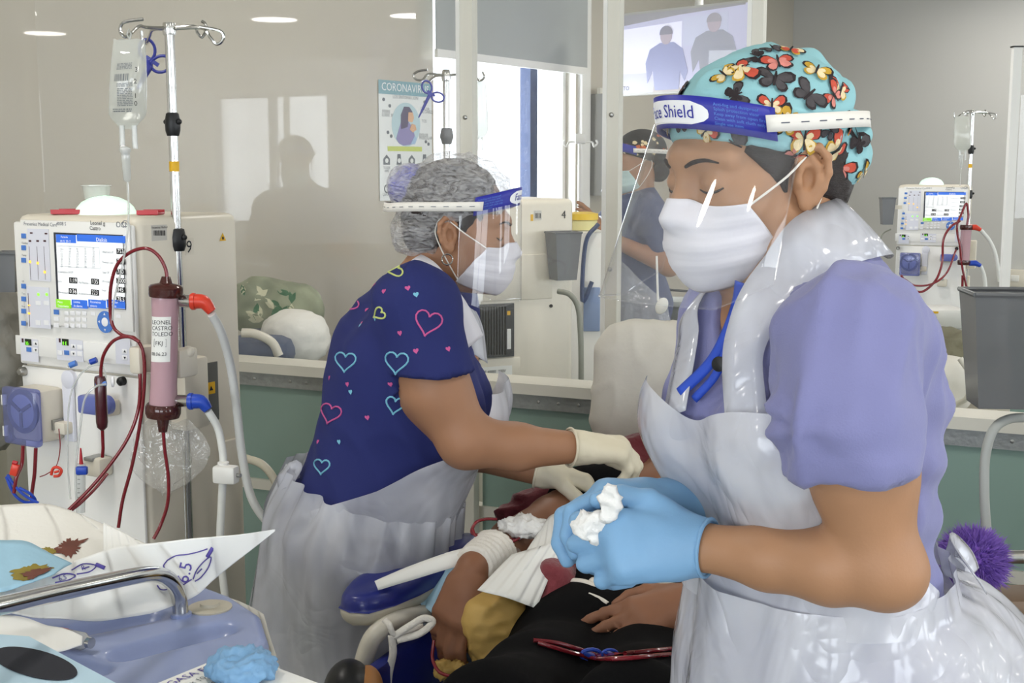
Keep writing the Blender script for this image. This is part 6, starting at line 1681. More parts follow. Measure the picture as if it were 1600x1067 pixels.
top2.chain([n2(-0.10, -0.01, 1.32), S2f, S2f.lerp(E2f, 0.5)], [0.066, 0.068, 0.066], k=0.03)
hn2 = Vector((0.02, 0, -1))
def cut2(p):
    a = (p - A3(hem2)) @ A3(hn2)
    return np.where((a > -0.02) & (xf(torso2, N2_M)(p) > 0.014) & (p[:, 0] > hem2.x - 0.10), a, -1.0)
top2.cut(cut2)
top2.sub(f_ell(n2(0, 0.06, 1.39), (0.060, 0.065, 0.07), N2_M), 0.006); top2.cut(plane(n2(0, 0, 0.90), n2(0, 0, 0.9) - n2(0, 0, 1.0)))
V, Q = mesh_sdf(top2, (-0.60, 2.08, 0.76), (0.15, 2.80, 1.36), 0.0078, disp=lambda p: 0.003 * ridged(p, 11, 41, (1, 1, 0.6)) + 0.002 * waves(p, 20, 43))
shirt2 = mesh_obj('scrub_top', V, Q, m_navys, N2); bv2 = bvh_of(V, Q)
m_hp, m_hc, m_hy = mat('print_pink', '#c95a94', 0.8), mat('print_cyan', '#7cbfd6', 0.8), mat('print_lime', '#cdd680', 0.8)
def heart(n=26):
    return [(0.95 * math.sin(t) ** 3, (0.81 * math.cos(t) - 0.31 * math.cos(2 * t) - 0.125 * math.cos(3 * t) - 0.06 * math.cos(4 * t))) for t in np.linspace(0.25, 2 * math.pi - 0.12, n)]
def bvh_px(bvh, px, py):
    h = bvh.ray_cast(Vector((0, 0, CAM_H)), ray(px, py).normalized()); return h
for px, py, sz, m, tilt in ((540, 564, 17, m_hc, 0.1), (669, 503, 22, m_hp, 0.25), (517, 645, 17, m_hp, 0.3), (620, 565, 19, m_hc, 0.1), (617, 632, 15, m_hc, 0.2), (503, 728, 13, m_hc, 0.1), (618, 421, 13, m_hy, 1.2), (549, 475, 12, m_hp, 0.6), (593, 490, 10, m_hy, 1.0)):
    pts = []
    for x, y in heart():
        xx, yy = x * math.cos(tilt) + y * math.sin(tilt), -x * math.sin(tilt) + y * math.cos(tilt)
        h = bvh_px(bv2, px + xx * sz, py - yy * sz)
        if h[0] is None or (pts and (h[0] - pts[-1]).length > 0.03):
            continue
        pts.append(h[0] + h[1] * 0.0006)
    if len(pts) > 5: MB().tube(pts, 0.0017, n=6).build('heart_print', m, shirt2, world=True)
for px, py, m in ((573, 484, m_hp), (586, 497, m_hc), (563, 508, m_hc), (625, 520, m_hp), (650, 548, m_hp), (543, 600, m_hp), (548, 612, m_hc), (515, 590, m_hp), (574, 652, m_hp), (530, 690, m_hc), (497, 690, m_hp), (565, 505, m_hp), (600, 455, m_hp), (585, 445, m_hp), (637, 450, m_hp), (610, 600, m_hp), (650, 460, m_hc), (700, 545, m_hp)):
    h = bvh_px(bv2, px, py)
    if h[0] is not None: stamp(bv2, h[0], h[1], [([(x, y) for x, y in heart(12)], 0)], 'heart_print', shirt2, [m], 0.0055, 0.2)
# trousers and shoes
m_dkp = mat('dark_trouser_cloth', '#2c3150', 0.9)
pants = Sdf(); pants.ell(n2(0, -0.01, 0.93), (0.205, 0.165, 0.16), N2_M, k=0.05)
for x in (-1, 1): pants.chain([n2(x * 0.09, 0, 0.88), Vector((HIP2.x + 0.03, HIP2.y - x * 0.09, 0.42)), Vector((HIP2.x - 0.02, HIP2.y - x * 0.09, 0.06))], [0.10, 0.072, 0.06], k=0.04)
V, Q = mesh_sdf(pants, (HIP2.x - 0.3, HIP2.y - 0.3, 0.0), (HIP2.x + 0.3, HIP2.y + 0.3, 0.95), 0.014, relax=1); mesh_obj('trousers', V, Q, m_dkp, N2)
for x in (-1, 1):
    s = Sdf(); c = Vector((HIP2.x - 0.02, HIP2.y - x * 0.09, 0.04)); s.cone(c - Vector((0.06, 0, 0)), c + Vector((0.13, 0, -0.004)), 0.04, 0.033); s.cut(plane((0, 0, 0.002), (0, 0, -1)))
    V, Q = mesh_sdf(s, c - Vector((0.2, 0.1, 0.06)), c + Vector((0.25, 0.1, 0.06)), 0.012, relax=1); mesh_obj('shoe', V, Q, m_white, N2)
brows(H2_M, hd2, N2, m_brow); ears(H2_M, N2, m_skin2)
hl = Sdf(); hl.ell((0, -0.015, 0.039), (0.079, 0.0985, 0.094)); hl.ell((0, -0.058, -0.016), (0.060, 0.044, 0.046), k=0.03); hl.ell((0, -0.09, 0.065), (0.036, 0.03, 0.034), k=0.02)
hl.cut(lambda p: 0.74 * (p[:, 1] - 0.060 + 0.8 * np.abs(0.03 - p[:, 2]) * (p[:, 2] < 0.03))); hl.cut(lambda p: -(p[:, 2] + 0.07))
for x in (-1, 1): hl.sub(f_ell((x * 0.078, -0.010, -0.016), (0.022, 0.024, 0.036)), 0.006)
c2 = H2_M.translation
V, Q = mesh_sdf(xf(hl, H2_M), c2 - Vector((0.2, 0.15, 0.12)), c2 + Vector((0.15, 0.15, 0.16)), 0.005, disp=lambda p: 0.001 * waves(p, 80, 8)); mesh_obj('hair', V, Q, m_hair, N2)
s = Sdf().ell(h2(0, -0.100, 0.068), (0.040, 0.040, 0.042))
V, Q = mesh_sdf(s, h2(0, -0.100, 0.068) - Vector((0.06, 0.06, 0.06)), h2(0, -0.100, 0.068) + Vector((0.06, 0.06, 0.06)), 0.005, disp=lambda p: 0.004 * ridged(p, 40, 9)); mesh_obj('scrunchie', V, Q, m_viol, N2)
nl = Sdf(); nl.ell((0, -0.010, 0.052), (0.088, 0.110, 0.092)); nl.ell((0, -0.097, 0.068), (0.052, 0.044, 0.046), k=0.008); nl.ell((0, -0.066, -0.012), (0.078, 0.058, 0.058), k=0.014)
nl.cut(lambda p: -(p[:, 2] - np.interp(p[:, 1], [-0.036, -0.024, 0.1], [-0.058, 0.010, 0.054])) * 0.35, 0.003)
def net_disp(p):
    q = np.array(H2_M.inverted()); l = p @ q[:3, :3].T + q[:3, 3]
    ang = np.arctan2(l[:, 0], l[:, 2] + 0.10)
    return 0.0034 * np.sin(ang * 16 + 14 * l[:, 1] + 2.5 * np.sin(l[:, 1] * 30)) + 0.0035 * ridged(p, 24, 51) + 0.0015 * waves(p, 60, 52)
V, Q = mesh_sdf(xf(nl, H2_M), c2 - Vector((0.22, 0.18, 0.12)), c2 + Vector((0.18, 0.18, 0.18)), 0.0058, disp=net_disp); mesh_obj('hair_net', V, Q, m_net, N2)
er = h2(0.081, -0.006, -0.047)
MB().tube([er + Vector((0.010 * math.sin(a), -0.002, 0.010 * math.cos(a) - 0.006)) for a in np.linspace(0, 2 * math.pi, 18)], 0.0014, n=6).build('hoop_earring', m_steel, N2, world=True)
face_mask(H2_M, hd2, N2, m_mask)
face_shield(H2_M, N2, True, fwd=0.022, hgt=0.185, ax_=0.094, by=0.122, band_z=0.077, strap_z=0.026)
# apron
drap2 = Sdf(); drap2.add(xf(torso_prims(Sdf(), None, grow=0.026), N2_M), 0); N2r = np.array(N2_M)
ap2 = bpy.data.objects.new('apron', None); COL.objects.link(ap2); ap2.parent = N2
def bib2(u, v):
    z = 0.99 + 0.30 * v
    lim = np.radians(np.interp(v, [0, 0.3, 0.6, 0.85, 1.0], [128, 86, 56, 44, 38])); th = (u * 2 - 1) * lim
    p, d = torso_hit(drap2, N2r, th, z, 0.004)
    s_ = 0.004 + 0.018 * np.clip(v * 3, 0, 1) + 0.02 * v * np.cos(th) + np.clip(v * 3, 0.1, 1) * (0.006 * waves(p, 8, 61, (1, 1, 0.6)) + 0.003 * ridged(p, 11, 62, (1, 1, 0.7)))
    return p - d * s_[:, None]
grid_obj('bib', bib2, 90, 50, m_apron2, ap2)
def skirt2(u, v):
    th = (u * 2 - 1) * np.radians(176)
    dep = 0.70 * (1 - v)
    zz = np.clip(1.03 - dep, 0.94, 1.04)
    p, d = torso_hit(drap2, N2r, th, zz, 0.004)
    back = np.clip((np.abs(th) - 1.3) / 1.6, 0, 1); fr = np.clip(1 - np.abs(th) / 1.4, 0, 1)
    w2 = np.stack([np.sin(th), np.cos(th), dep * 0.4], 1)
    out = 0.016 + dep * (0.05 + 0.04 * back + 0.02 * fr) + dep * 0.07 * (0.35 + back) * np.sin(th * 6 + 2 * np.sin(2 * th)) * np.clip(dep * 3, 0, 1) + 0.008 * waves(w2, 3, 63) + 0.004 * waves(w2, 8, 64) + 0.006 * np.sin(th * 24) * np.exp(-dep * 7)
    q = p - d * out[:, None]
    q[:, 2] = p[:, 2] - np.maximum(0, dep - 0.09) + 0.02 * back * np.exp(-dep * 10)
    # hang plumb below the hips
    return q
grid_obj('skirt', skirt2, 200, 70, m_apron2, ap2)
st = [h2(0.02, -0.085, -0.072), P(660, 418, 2.33), P(690, 452, 2.31), P(716, 490, 2.33), P(735, 540, 2.36)]
ribbon('neck_strap', st, [Vector((-0.6, -0.5, 0.6)), Vector((0, -0.7, 0.7)), Vector((0.3, -0.8, 0.4)), Vector((0.5, -0.8, 0.3)), Vector((0.6, -0.8, 0.1))], [0.045, 0.05, 0.05, 0.055, 0.07], m_mask, ap2)
st = [h2(-0.02, -0.085, -0.072), P(668, 420, 2.55), P(712, 452, 2.56), P(742, 500, 2.54), P(750, 560, 2.5)]
ribbon('neck_strap', st, [Vector((-0.6, 0.5, 0.6)), Vector((0.2, 0.3, 0.9)), Vector((0.6, 0, 0.7)), Vector((0.8, -0.3, 0.3)), Vector((0.9, -0.4, 0.1))], [0.045, 0.05, 0.05, 0.055, 0.07], m_apron2, ap2)
ribbon('waist_tie', [n2(0.10, -0.16, 1.02), P(462, 735, 2.40), P(446, 748, 2.38), P(448, 790, 2.38)], [Vector((-0.5, -0.8, 0.2))] * 4, [0.03, 0.04, 0.04, 0.03], m_apron2, ap2)

# ---- far nurse behind the screen
m_scr3 = mat('slate_scrub_cloth', '#4a5272', 0.85, var=0.08)
N3B = P(985, 560, 5.25); N3B.z = 0
N3 = thing('person', 'far nurse in slate scrubs and dark floral cap raising a hand behind the screen', 'person', N3B)
N3_M = face_frame(N3B, 78); H3_M = face_frame(P(996, 256, 5.22), 75, pitch=4)
def n3(x, y, z): return N3_M @ Vector((x, y, z))
S3, E3, W3 = n3(-0.17, -0.01, 1.30), P(1046, 415, 5.02), P(952, 372, 5.06)
b3 = Sdf(); b3.add(xf(head_sdf(), H3_M), 0); b3.add(xf(torso_prims(Sdf(), None), N3_M), 0.03)
b3.chain([H3_M @ Vector((0, -0.02, -0.05)), n3(0, -0.02, 1.38)], [0.05, 0.055], k=0.03)
b3.chain([S3, E3, W3], [0.05, 0.04, 0.026], k=0.02); b3.chain([n3(0.16, 0, 1.30), n3(0.2, 0.08, 1.08), n3(0.1, 0.26, 1.12)], [0.05, 0.04, 0.03], k=0.02)
hand_prims(b3, W3 + Vector((-0.005, 0, 0.005)), (-0.62, 0, 0.78), (-0.78, 0.2, -0.62), (0.1, 1, 0), [(0.1, 0.25, 0.2), (0.0, 0.2, 0.2), (0.15, 0.3, 0.2), (0.3, 0.3, 0.2)], thumb=(0.3, 0.2), spread=0.10)
V, Q = mesh_sdf(b3, N3B + Vector((-0.4, -0.45, 0.8)), N3B + Vector((0.4, 0.45, 1.72)), 0.009, relax=1); mesh_obj('body', V, Q, m_skin2, N3)
t3 = Sdf(); t3.add(xf(torso_prims(Sdf(), None, grow=0.012), N3_M), 0); t3.chain([n3(-0.11, -0.01, 1.32), S3, S3.lerp(E3, 0.62)], [0.06, 0.062, 0.058], k=0.03); t3.chain([n3(0.11, -0.01, 1.32), n3(0.16, 0, 1.30), n3(0.18, 0.04, 1.17)], [0.06, 0.06, 0.058], k=0.03)
for x in (-1, 1): t3.chain([n3(x * 0.09, 0, 0.88), n3(x * 0.09, 0, 0.06)], [0.11, 0.07], k=0.05)
V, Q = mesh_sdf(t3, N3B + Vector((-0.45, -0.45, 0.02)), N3B + Vector((0.45, 0.45, 1.45)), 0.013, relax=1, disp=lambda p: 0.005 * waves(p, 12, 71)); mesh_obj('scrubs', V, Q, m_scr3, N3)
for x in (-1, 1):
    s = Sdf(); c = n3(x * 0.09, 0.04, 0.045); s.cone(n3(x * 0.09, -0.04, 0.045), n3(x * 0.09, 0.12, 0.04), 0.045, 0.036)
    V, Q = mesh_sdf(s, c - Vector((0.2, 0.2, 0.08)), c + Vector((0.2, 0.2, 0.08)), 0.012, relax=1); mesh_obj('shoe', V, Q, m_black, N3)
cl = Sdf(); cl.ell((0, -0.02, 0.05), (0.088, 0.106, 0.088)); cl.ell((0, -0.09, -0.03), (0.05, 0.045, 0.05), k=0.02); cl.cut(lambda p: -(p[:, 2] - np.where(p[:, 1] > -0.05, 0.02 + 0.36 * p[:, 1], -0.09)) * 0.9)
c3 = H3_M.translation
V, Q = mesh_sdf(xf(cl, H3_M), c3 - Vector((0.2, 0.2, 0.15)), c3 + Vector((0.2, 0.2, 0.18)), 0.008, relax=1); cp3 = mesh_obj('cap', V, Q, mat('dark_floral_cotton', '#2a2526', 0.9), N3); bv3 = bvh_of(V, Q)
mfl = [mat('print_orange', '#c8683a', 0.8), mat('print_cream', '#e6d3a8', 0.8)]
for k in range(34):
    a = rnd.uniform(-0.3, 3.2); z = rnd.uniform(0.03, 0.12); pt = H3_M @ Vector((-0.1 * math.sin(a), 0.1 * math.cos(a), z))
    stamp(bv3, pt, pt - c3, [([(math.cos(t) * (1 + 0.3 * math.cos(5 * t)), math.sin(t) * (1 + 0.3 * math.cos(5 * t))) for t in np.linspace(0, 6, 12)], k % 2)], 'flower_print', cp3, mfl, rnd.uniform(0.004, 0.009), 0)
face_mask(H3_M, xf(head_sdf(), H3_M), N3, mat('teal_mask_fabric', '#bcd3d2', 0.8))
face_shield(H3_M, N3, False, fwd=0.05, wtxt=False)
ap3 = bpy.data.objects.new('apron', None); COL.objects.link(ap3); ap3.parent = N3
m_ap3 = sheet_mat('clear_apron_plastic', '#e2e4e6', clear=0.68, rough=0.08, bump=0.8, bscale=6, wrinkle=1.0, gloss=1.0)
d3 = Sdf(); d3.add(xf(torso_prims(Sdf(), None, grow=0.02), N3_M), 0); N3r = np.array(N3_M)
def ap3f(u, v):
    th = (u * 2 - 1) * np.radians(np.interp(v, [0, 0.6, 0.8, 1], [120, 110, 60, 35])); dep = 1.30 - 0.85 * (1 - v)
    p, d = torso_hit(d3, N3r, th, np.clip(dep, 0.95, 1.3), 0.004); w2 = np.stack([np.sin(th), np.cos(th), dep * 0.6], 1)
    q = p - d * (0.02 + 0.25 * np.clip(1.0 - dep, 0, 1) + 0.018 * waves(w2, 5, 73) + 0.03 * np.clip(1 - dep, 0, 1) * np.sin(th * 9))[:, None]
    q[:, 2] = dep; return q
grid_obj('apron_sheet', ap3f, 60, 40, m_ap3, ap3)
# ================================================================== PATIENT IN THE RECLINER
m_skin3 = mat('brown_skin', '#8a5f47', 0.5, var=0.08, vscale=30, spec=0.4)
m_blk = mat('black_jersey', '#0b0b0d', 0.9, spec=0.12, var=0.2, bump=0.05, bscale=200)
m_wpr = mat('cream_print', '#ded9cf', 0.8)
m_burg = mat('burgundy_fleece', '#7a343b', 0.95, var=0.12, vscale=30, bump=0.25, bscale=120, sheen=0.3)
m_must = mat('mustard_satin', '#c2a05a', 0.55, var=0.08, vscale=20, bump=0.1, bscale=60)
m_vinyl = mat('navy_vinyl', '#262f7e', 0.35, var=0.05, coat=0.2)
m_beige = mat('warm_grey_plastic', '#b9b3a3', 0.4)
m_tubew = mat('cream_enamel_tube', '#d8d3c6', 0.3)
m_chux = mat('pale_blue_pad', '#a9cfe4', 0.8, var=0.05, bump=0.1, bscale=60)
m_pillow = mat('white_pillow_linen', '#dedad0', 0.9, var=0.03, bump=0.12, bscale=40)
m_bandage = mat('white_bandage', '#e6e2da', 0.95, var=0.03, bump=0.3, bscale=160)
AX = Vector((0.39, 0.92, 0)).normalized(); LT = Vector((-0.92, 0.39, 0)).normalized()
PB = P(960, 1000, 2.08)
PT_ = thing('person', 'reclined patient in black striped top with a bandaged arm and burgundy shawl', 'person', (PB.x, PB.y, 0.45))
RmP = Matrix((tuple(LT), tuple(AX), (0, 0, 1))).transposed()
pel, bel, che = P(962, 1010, 2.08), P(985, 945, 2.24), P(1035, 860, 2.48)
shR, elR, wrR = P(915, 775, 2.56), P(862, 812, 2.46), P(742, 884, 2.17)
shL = P(1150, 780, 2.45)
wrL = P(1078, 944, 2.07)
PH_M = face_frame(P(1096, 655, 2.66), 18, pitch=-48)
tp = Sdf(); g = 0.012
tp.ell(pel, (0.17 + g, 0.15 + g, 0.10 + g), RmP, k=0.05); tp.ell(bel, (0.165 + g, 0.16 + g, 0.105 + g), RmP, k=0.06); tp.ell(che, (0.165 + g, 0.18 + g, 0.10 + g), RmP, k=0.06)
tp.cone(shR, shL, 0.064, 0.064, k=0.05); tp.chain([shR, shR.lerp(elR, 0.4)], [0.062, 0.056], k=0.02); tp.chain([shL, P(1185, 880, 2.22)], [0.062, 0.054], k=0.02)
def tp_pt(px, py, off):
    d_ = ray(px, py).normalized(); return surf(tp, Vector((0, 0, CAM_H)) + d_ * 1.6, d_, off)
wrL = tp_pt(1078, 938, 0.030); dL_ = tp_pt(985, 972, 0.022) - wrL; nL_ = -Vector(grad(tp, np.array([A3(tp_pt(1020, 955, 0.0))]))[0])
pb = Sdf(); pb.add(xf(head_sdf(), PH_M), 0)
pb.ell(pel, (0.17, 0.15, 0.10), RmP, k=0.05); pb.ell(bel, (0.165, 0.16, 0.105), RmP, k=0.06); pb.ell(che, (0.165, 0.18, 0.10), RmP, k=0.06)
pb.cone(shR, shL, 0.055, 0.055, k=0.05); pb.cone(PH_M.translation, (shR + shL) / 2, 0.055, 0.055, k=0.04)
pb.chain([shR, elR], [0.05, 0.045], k=0.02); pb.chain([elR, P(800, 848, 2.33), wrR], [0.045, 0.042, 0.028], k=0.02)
pb.chain([shL, P(1190, 900, 2.2), wrL], [0.048, 0.042, 0.028], k=0.02)
for hx, kx, ax_p in ((900, 772, 1.62), (1028, 985, 1.62)): pb.chain([P(hx, 1045, 2.06), P(kx, 1135, ax_p), Vector((P(kx, 1135, ax_p).x - 0.16, 1.15, 0.42))], [0.088, 0.066, 0.045], k=0.03)
hPR, hPL = Sdf(), Sdf()
hand_prims(hPR, wrR + Vector((-0.008, -0.01, -0.005)), (-0.30, -0.30, -0.75), (0.35, 0.85, -0.35), (1, -0.3, 0), [(0.35, 0.6, 0.4), (0.3, 0.6, 0.4), (0.35, 0.6, 0.4), (0.35, 0.6, 0.4)], thumb=(0.3, 0.35), scale=1.08)
hand_prims(hPL, wrL, dL_, nL_, nL_.cross(dL_), [(0.16, 0.20, 0.15)] * 4, thumb=(0.1, 0.2), scale=1.05, spread=0.12)
pb.add(hPR, 0.012); pb.add(hPL, 0.012)
V, Q = mesh_sdf(pb, (-0.36, 1.05, 0.36), (0.56, 2.85, 1.10), 0.0068); mesh_obj('body', V, Q, m_skin3, PT_)
# black top and trousers
tp.cut(plane(P(960, 1010, 2.00), -AX))
V, Q = mesh_sdf(tp, (-0.2, 1.85, 0.5), (0.56, 2.8, 1.05), 0.009, disp=lambda p: 0.004 * waves(p, 14, 81)); top3 = mesh_obj('black_top', V, Q, m_blk, PT_); bvt = bvh_of(V, Q)
tr = Sdf(); tr.ell(pel, (0.185, 0.16, 0.115), RmP, k=0.05)
for hx, kx, ax_p in ((900, 772, 1.62), (1028, 985, 1.62)): tr.chain([P(hx, 1045, 2.06), P(kx, 1135, ax_p), Vector((P(kx, 1135, ax_p).x - 0.16, 1.15, 0.42))], [0.102, 0.08, 0.06], k=0.03)
tr.cut(plane(P(960, 1000, 2.14), AX))
V, Q = mesh_sdf(tr, (-0.40, 1.05, 0.34), (0.46, 2.3, 1.0), 0.011, disp=lambda p: 0.006 * waves(p, 12, 82)); trs = mesh_obj('black_trousers', V, Q, m_blk, PT_); bvl = bvh_of(V, Q)
def surf_path(bvh, pts, off=0.002, smooth=4):
    out = []
    for q in spline([Vector((x, y, 0)) for x, y in pts], smooth):
        h = bvh.ray_cast(Vector((0, 0, CAM_H)), ray(q.x, q.y).normalized())
        if h[0] is not None: out.append((h[0] + h[1] * off, h[1]))
    return out
for pts, w in (([(884, 907), (910, 909), (935, 918)], 0.011), ([(884, 928), (910, 927), (935, 935), (950, 944)], 0.008), ([(924, 906), (945, 913), (965, 917)], 0.012), ([(975, 906), (1015, 910), (1062, 916)], 0.010), ([(948, 952), (958, 962), (964, 968)], 0.007), ([(952, 929), (962, 932), (968, 934)], 0.009), ([(900, 884), (915, 887), (925, 890)], 0.008), ([(985, 930), (1000, 936)], 0.008)):
    sp3 = surf_path(bvt, pts)
    if len(sp3) > 3: ribbon('stripe_print', [q[0] for q in sp3], [q[1] for q in sp3], w, m_wpr, top3, smooth=2)
hs3 = Sdf(); hs3.ell((0, -0.02, 0.045), (0.085, 0.105, 0.09)); hs3.cut(lambda p: 0.8 * (p[:, 1] - 0.05 + 0.5 * (0.05 - p[:, 2])))
c = PH_M.translation
V, Q = mesh_sdf(xf(hs3, PH_M), c - Vector((0.16, 0.16, 0.16)), c + Vector((0.16, 0.16, 0.16)), 0.007, disp=lambda p: 0.003 * waves(p, 60, 83)); mesh_obj('hair', V, Q, m_hair, PT_)
brows(PH_M, xf(head_sdf(), PH_M), PT_, m_brow); ears(PH_M, PT_, m_skin3)
# shawl over the shoulder and chair side
sh = thing('shawl', 'burgundy fleece shawl draped round the shoulders of the reclined patient', 'shawl', P(860, 800, 2.5))
s1_ = Sdf(); s1_.chain([P(1060, 705, 2.62), P(990, 728, 2.60), P(925, 772, 2.64), P(850, 790, 2.62), P(795, 806, 2.60)], [0.05, 0.052, 0.05, 0.045, 0.030], k=0.03)
s1_.chain([P(895, 862, 2.44), P(872, 902, 2.32), P(862, 930, 2.26)], [0.035, 0.045, 0.03], k=0.02); s1_.chain([P(884, 872, 2.22), P(868, 905, 2.13), P(862, 935, 2.10)], [0.022, 0.030, 0.022], k=0.02); s1_.cone(P(880, 800, 2.56), P(893, 850, 2.46), 0.03, 0.035, k=0.02)
V, Q = mesh_sdf(s1_, (-0.12, 2.02, 0.62), (0.48, 2.78, 1.08), 0.008, disp=lambda p: 0.006 * ridged(p, 22, 84, (0.6, 0.6, 1.6)) + 0.003 * waves(p, 40, 85)); mesh_obj('cloth', V, Q, m_burg, sh)
# cushion under the hand
cu = thing('cushion', 'mustard satin cushion under the resting hand of the reclined patient', 'cushion', P(752, 1000, 2.16))
def sbox(c, h, Rm, e=3.0):
    c = A3(c); h = np.array(h, f32); Rn = np.array(Rm, f32)
    def f(p):
        q = np.abs((p - c) @ Rn) / h + 1e-6
        r = (q ** e).sum(1) ** (1 / e)
        return (r - 1) * float(h.min()) * 0.8
    return f
cc = P(780, 990, 2.13)
s_ = Sdf().add(sbox(cc, (0.058, 0.048, 0.080), Matrix.Rotation(-0.35, 3, 'Y') @ Matrix.Rotation(0.3, 3, 'Z'), 3.2))
V, Q = mesh_sdf(s_, cc - Vector((0.12, 0.1, 0.12)), cc + Vector((0.12, 0.1, 0.12)), 0.005, disp=lambda p: 0.004 * ridged(p, 26, 86) + 0.002 * waves(p, 50, 87)); mesh_obj('cover', V, Q, m_must, cu)
crumple('gathered_end', '', '', P(752, 940, 2.14), (0.022, 0.018, 0.018), m_must, 4, cu); crumple('gathered_end', '', '', P(705, 1046, 2.12), (0.03, 0.02, 0.02), m_must, 8, cu)
# bandages, gauze, lines on the arm
bd = thing('bandage', 'white elastic bandage wrapped around the wrist of the patient', 'bandage', wrR)
wd = (P(800, 848, 2.33) - wrR).normalized()
bs = Sdf().cone(wrR - wd * 0.006, wrR + wd * 0.085, 0.036, 0.046); bs.cut(plane(wrR - wd * 0.004, -wd)); bs.cut(plane(wrR + wd * 0.085, wd))
V, Q = mesh_sdf(bs, wrR - Vector((0.07, 0.07, 0.07)), wrR + Vector((0.13, 0.16, 0.11)), 0.004, disp=lambda p: 0.0012 * np.sin((p @ A3(wd)) * 420) + 0.001 * waves(p, 50, 88)); mesh_obj('wrap', V, Q, m_bandage, bd)
def px_sheet(name, label, cat, bot, top, Yb, Yt, m, nu=26, nv=12, amp=0.006, seed=1, sc=14, group=None, solid=0.0012):
    """a crumpled sheet whose lower and upper edges run through picture points at given distances"""
    B_ = spline([Vector((x, y, 0)) for x, y in bot], 10); T_ = spline([Vector((x, y, 0)) for x, y in top], 10)
    def fn(u, v):
        out = []
        for a, b in zip(u, v):
            p = B_[min(len(B_) - 1, int(a * (len(B_) - 1) + 0.5))].lerp(T_[min(len(T_) - 1, int(a * (len(T_) - 1) + 0.5))], b)
            y0 = np.interp(a, np.linspace(0, 1, len(Yb)), Yb); y1 = np.interp(a, np.linspace(0, 1, len(Yt)), Yt)
            out.append(tuple(P(p.x, p.y, y0 + (y1 - y0) * b)))
        q = np.array(out, f32); q[:, 1] += amp * waves(q, sc, seed) ; q[:, 2] += amp * 0.5 * waves(q, sc, seed + 1)
        return q
    t = thing(name, label, cat, P(bot[0][0], bot[0][1], Yb[0]), group=group)
    grid_obj('sheet', fn, nu, nv, m, t, solid=solid, sharp=180)
    return t
px_sheet('paper_sheet', 'white waxed paper sheet lying over the bandaged arm towards the mustard cushion', 'paper', [(746, 920), (790, 932), (838, 948)], [(800, 866), (845, 852), (887, 838)], [2.08, 2.06, 2.06], [2.16, 2.16, 2.18], m_paper, amp=0.004)
px_sheet('paper_sheet', 'curled corner of white paper beside the blue gloved hand', 'paper', [(818, 868), (850, 862), (884, 868)], [(845, 825), (858, 806), (870, 800)], [2.2, 2.19, 2.17], [2.28, 2.28, 2.27], m_paper, amp=0.004, seed=4)
crumple('gauze_pad', 'crumpled white gauze taped over the needle site on the arm', 'gauze', P(818, 822, 2.285), (0.046, 0.03, 0.020), m_gauze, 11)
px_sheet('plastic_wrap', 'crumpled clear plastic wrap on the bandaged forearm', 'wrap', [(752, 868), (785, 872), (800, 880)], [(765, 840), (800, 846), (820, 866)], [2.22, 2.2, 2.2], [2.26, 2.26, 2.26], m_film, amp=0.006, seed=7, solid=0)
wtube([(812, 842, 2.27), (790, 843, 2.25), (765, 838, 2.25), (742, 835, 2.25), (737, 829, 2.26), (744, 816, 2.27), (758, 811, 2.29), (776, 811, 2.30)], 0.0030, m_blood, 'blood_line', 'dark red line looping out of the bandaged forearm', 'tube')
wtube([(815, 838, 2.27), (800, 846, 2.24), (770, 845, 2.23), (745, 838, 2.24), (738, 826, 2.25)], 0.0026, m_blood, 'blood_line', 'second thin dark red line on the bandaged forearm', 'tube')
px_sheet('absorbent_pad', 'pale blue absorbent pad on the armrest under the bandaged wrist', 'pad', [(640, 930), (665, 950), (690, 972)], [(628, 884), (680, 872), (740, 866)], [2.24, 2.2, 2.16], [2.36, 2.34, 2.3], m_chux, amp=0.006, seed=9)
t = thing('tape_strip', 'long white tape strip stretched from the bandaged wrist over the blue armrest', 'tape', P(590, 916, 2.15))
ribbon('tape', [P(588, 915, 2.14), P(640, 896, 2.16), P(700, 876, 2.17), P(752, 862, 2.20)], [Vector((0.1, -0.75, 0.65))] * 4, [0.018, 0.026, 0.030, 0.03], m_paper, t)
# recliner chair
ch = thing('treatment_recliner', 'navy vinyl treatment recliner holding the patient in black', 'recliner', (PB.x, PB.y, 0))
rzc = math.atan2(AX.y, AX.x) - math.pi / 2
Rc = Matrix.Rotation(rzc, 3, 'Z')
MB().box(pel + AX * 0.0 + Vector((0, 0, -0.20)), (0.50, 0.52, 0.12), Rc, bevel=0.04, seg=3).build('seat', m_vinyl, ch, world=True)
bk = che + AX * 0.16 + Vector((0, 0, -0.10)); MB().box(bk, (0.52, 0.70, 0.11), Rc @ Matrix.Rotation(0.36, 3, 'X'), bevel=0.04, seg=3).build('backrest', m_vinyl, ch, world=True)
lgr = pel - AX * 0.52 + Vector((0, 0, -0.30)); MB().box(lgr, (0.48, 0.55, 0.09), Rc @ Matrix.Rotation(0.42, 3, 'X'), bevel=0.03, seg=3).build('leg_rest', m_vinyl, ch, world=True)
MB().box(Vector((pel.x, pel.y, 0.22)) + AX * 0.1, (0.36, 0.7, 0.30), Rc, bevel=0.02).build('base', m_beige, ch, world=True)
for a, b in ((-0.22, -0.2), (0.22, -0.2), (-0.22, 0.42), (0.22, 0.42)):
    q = Vector((pel.x, pel.y, 0.035)) + LT * a + AX * b; c_ = MB(); c_.lathe([(0.01, -0.015), (0.034, -0.014), (0.034, 0.014), (0.01, 0.015)], q, LT); c_.box(q + Vector((0, 0, 0.04)), (0.04, 0.04, 0.05)); c_.build('caster', m_black, ch, world=True)
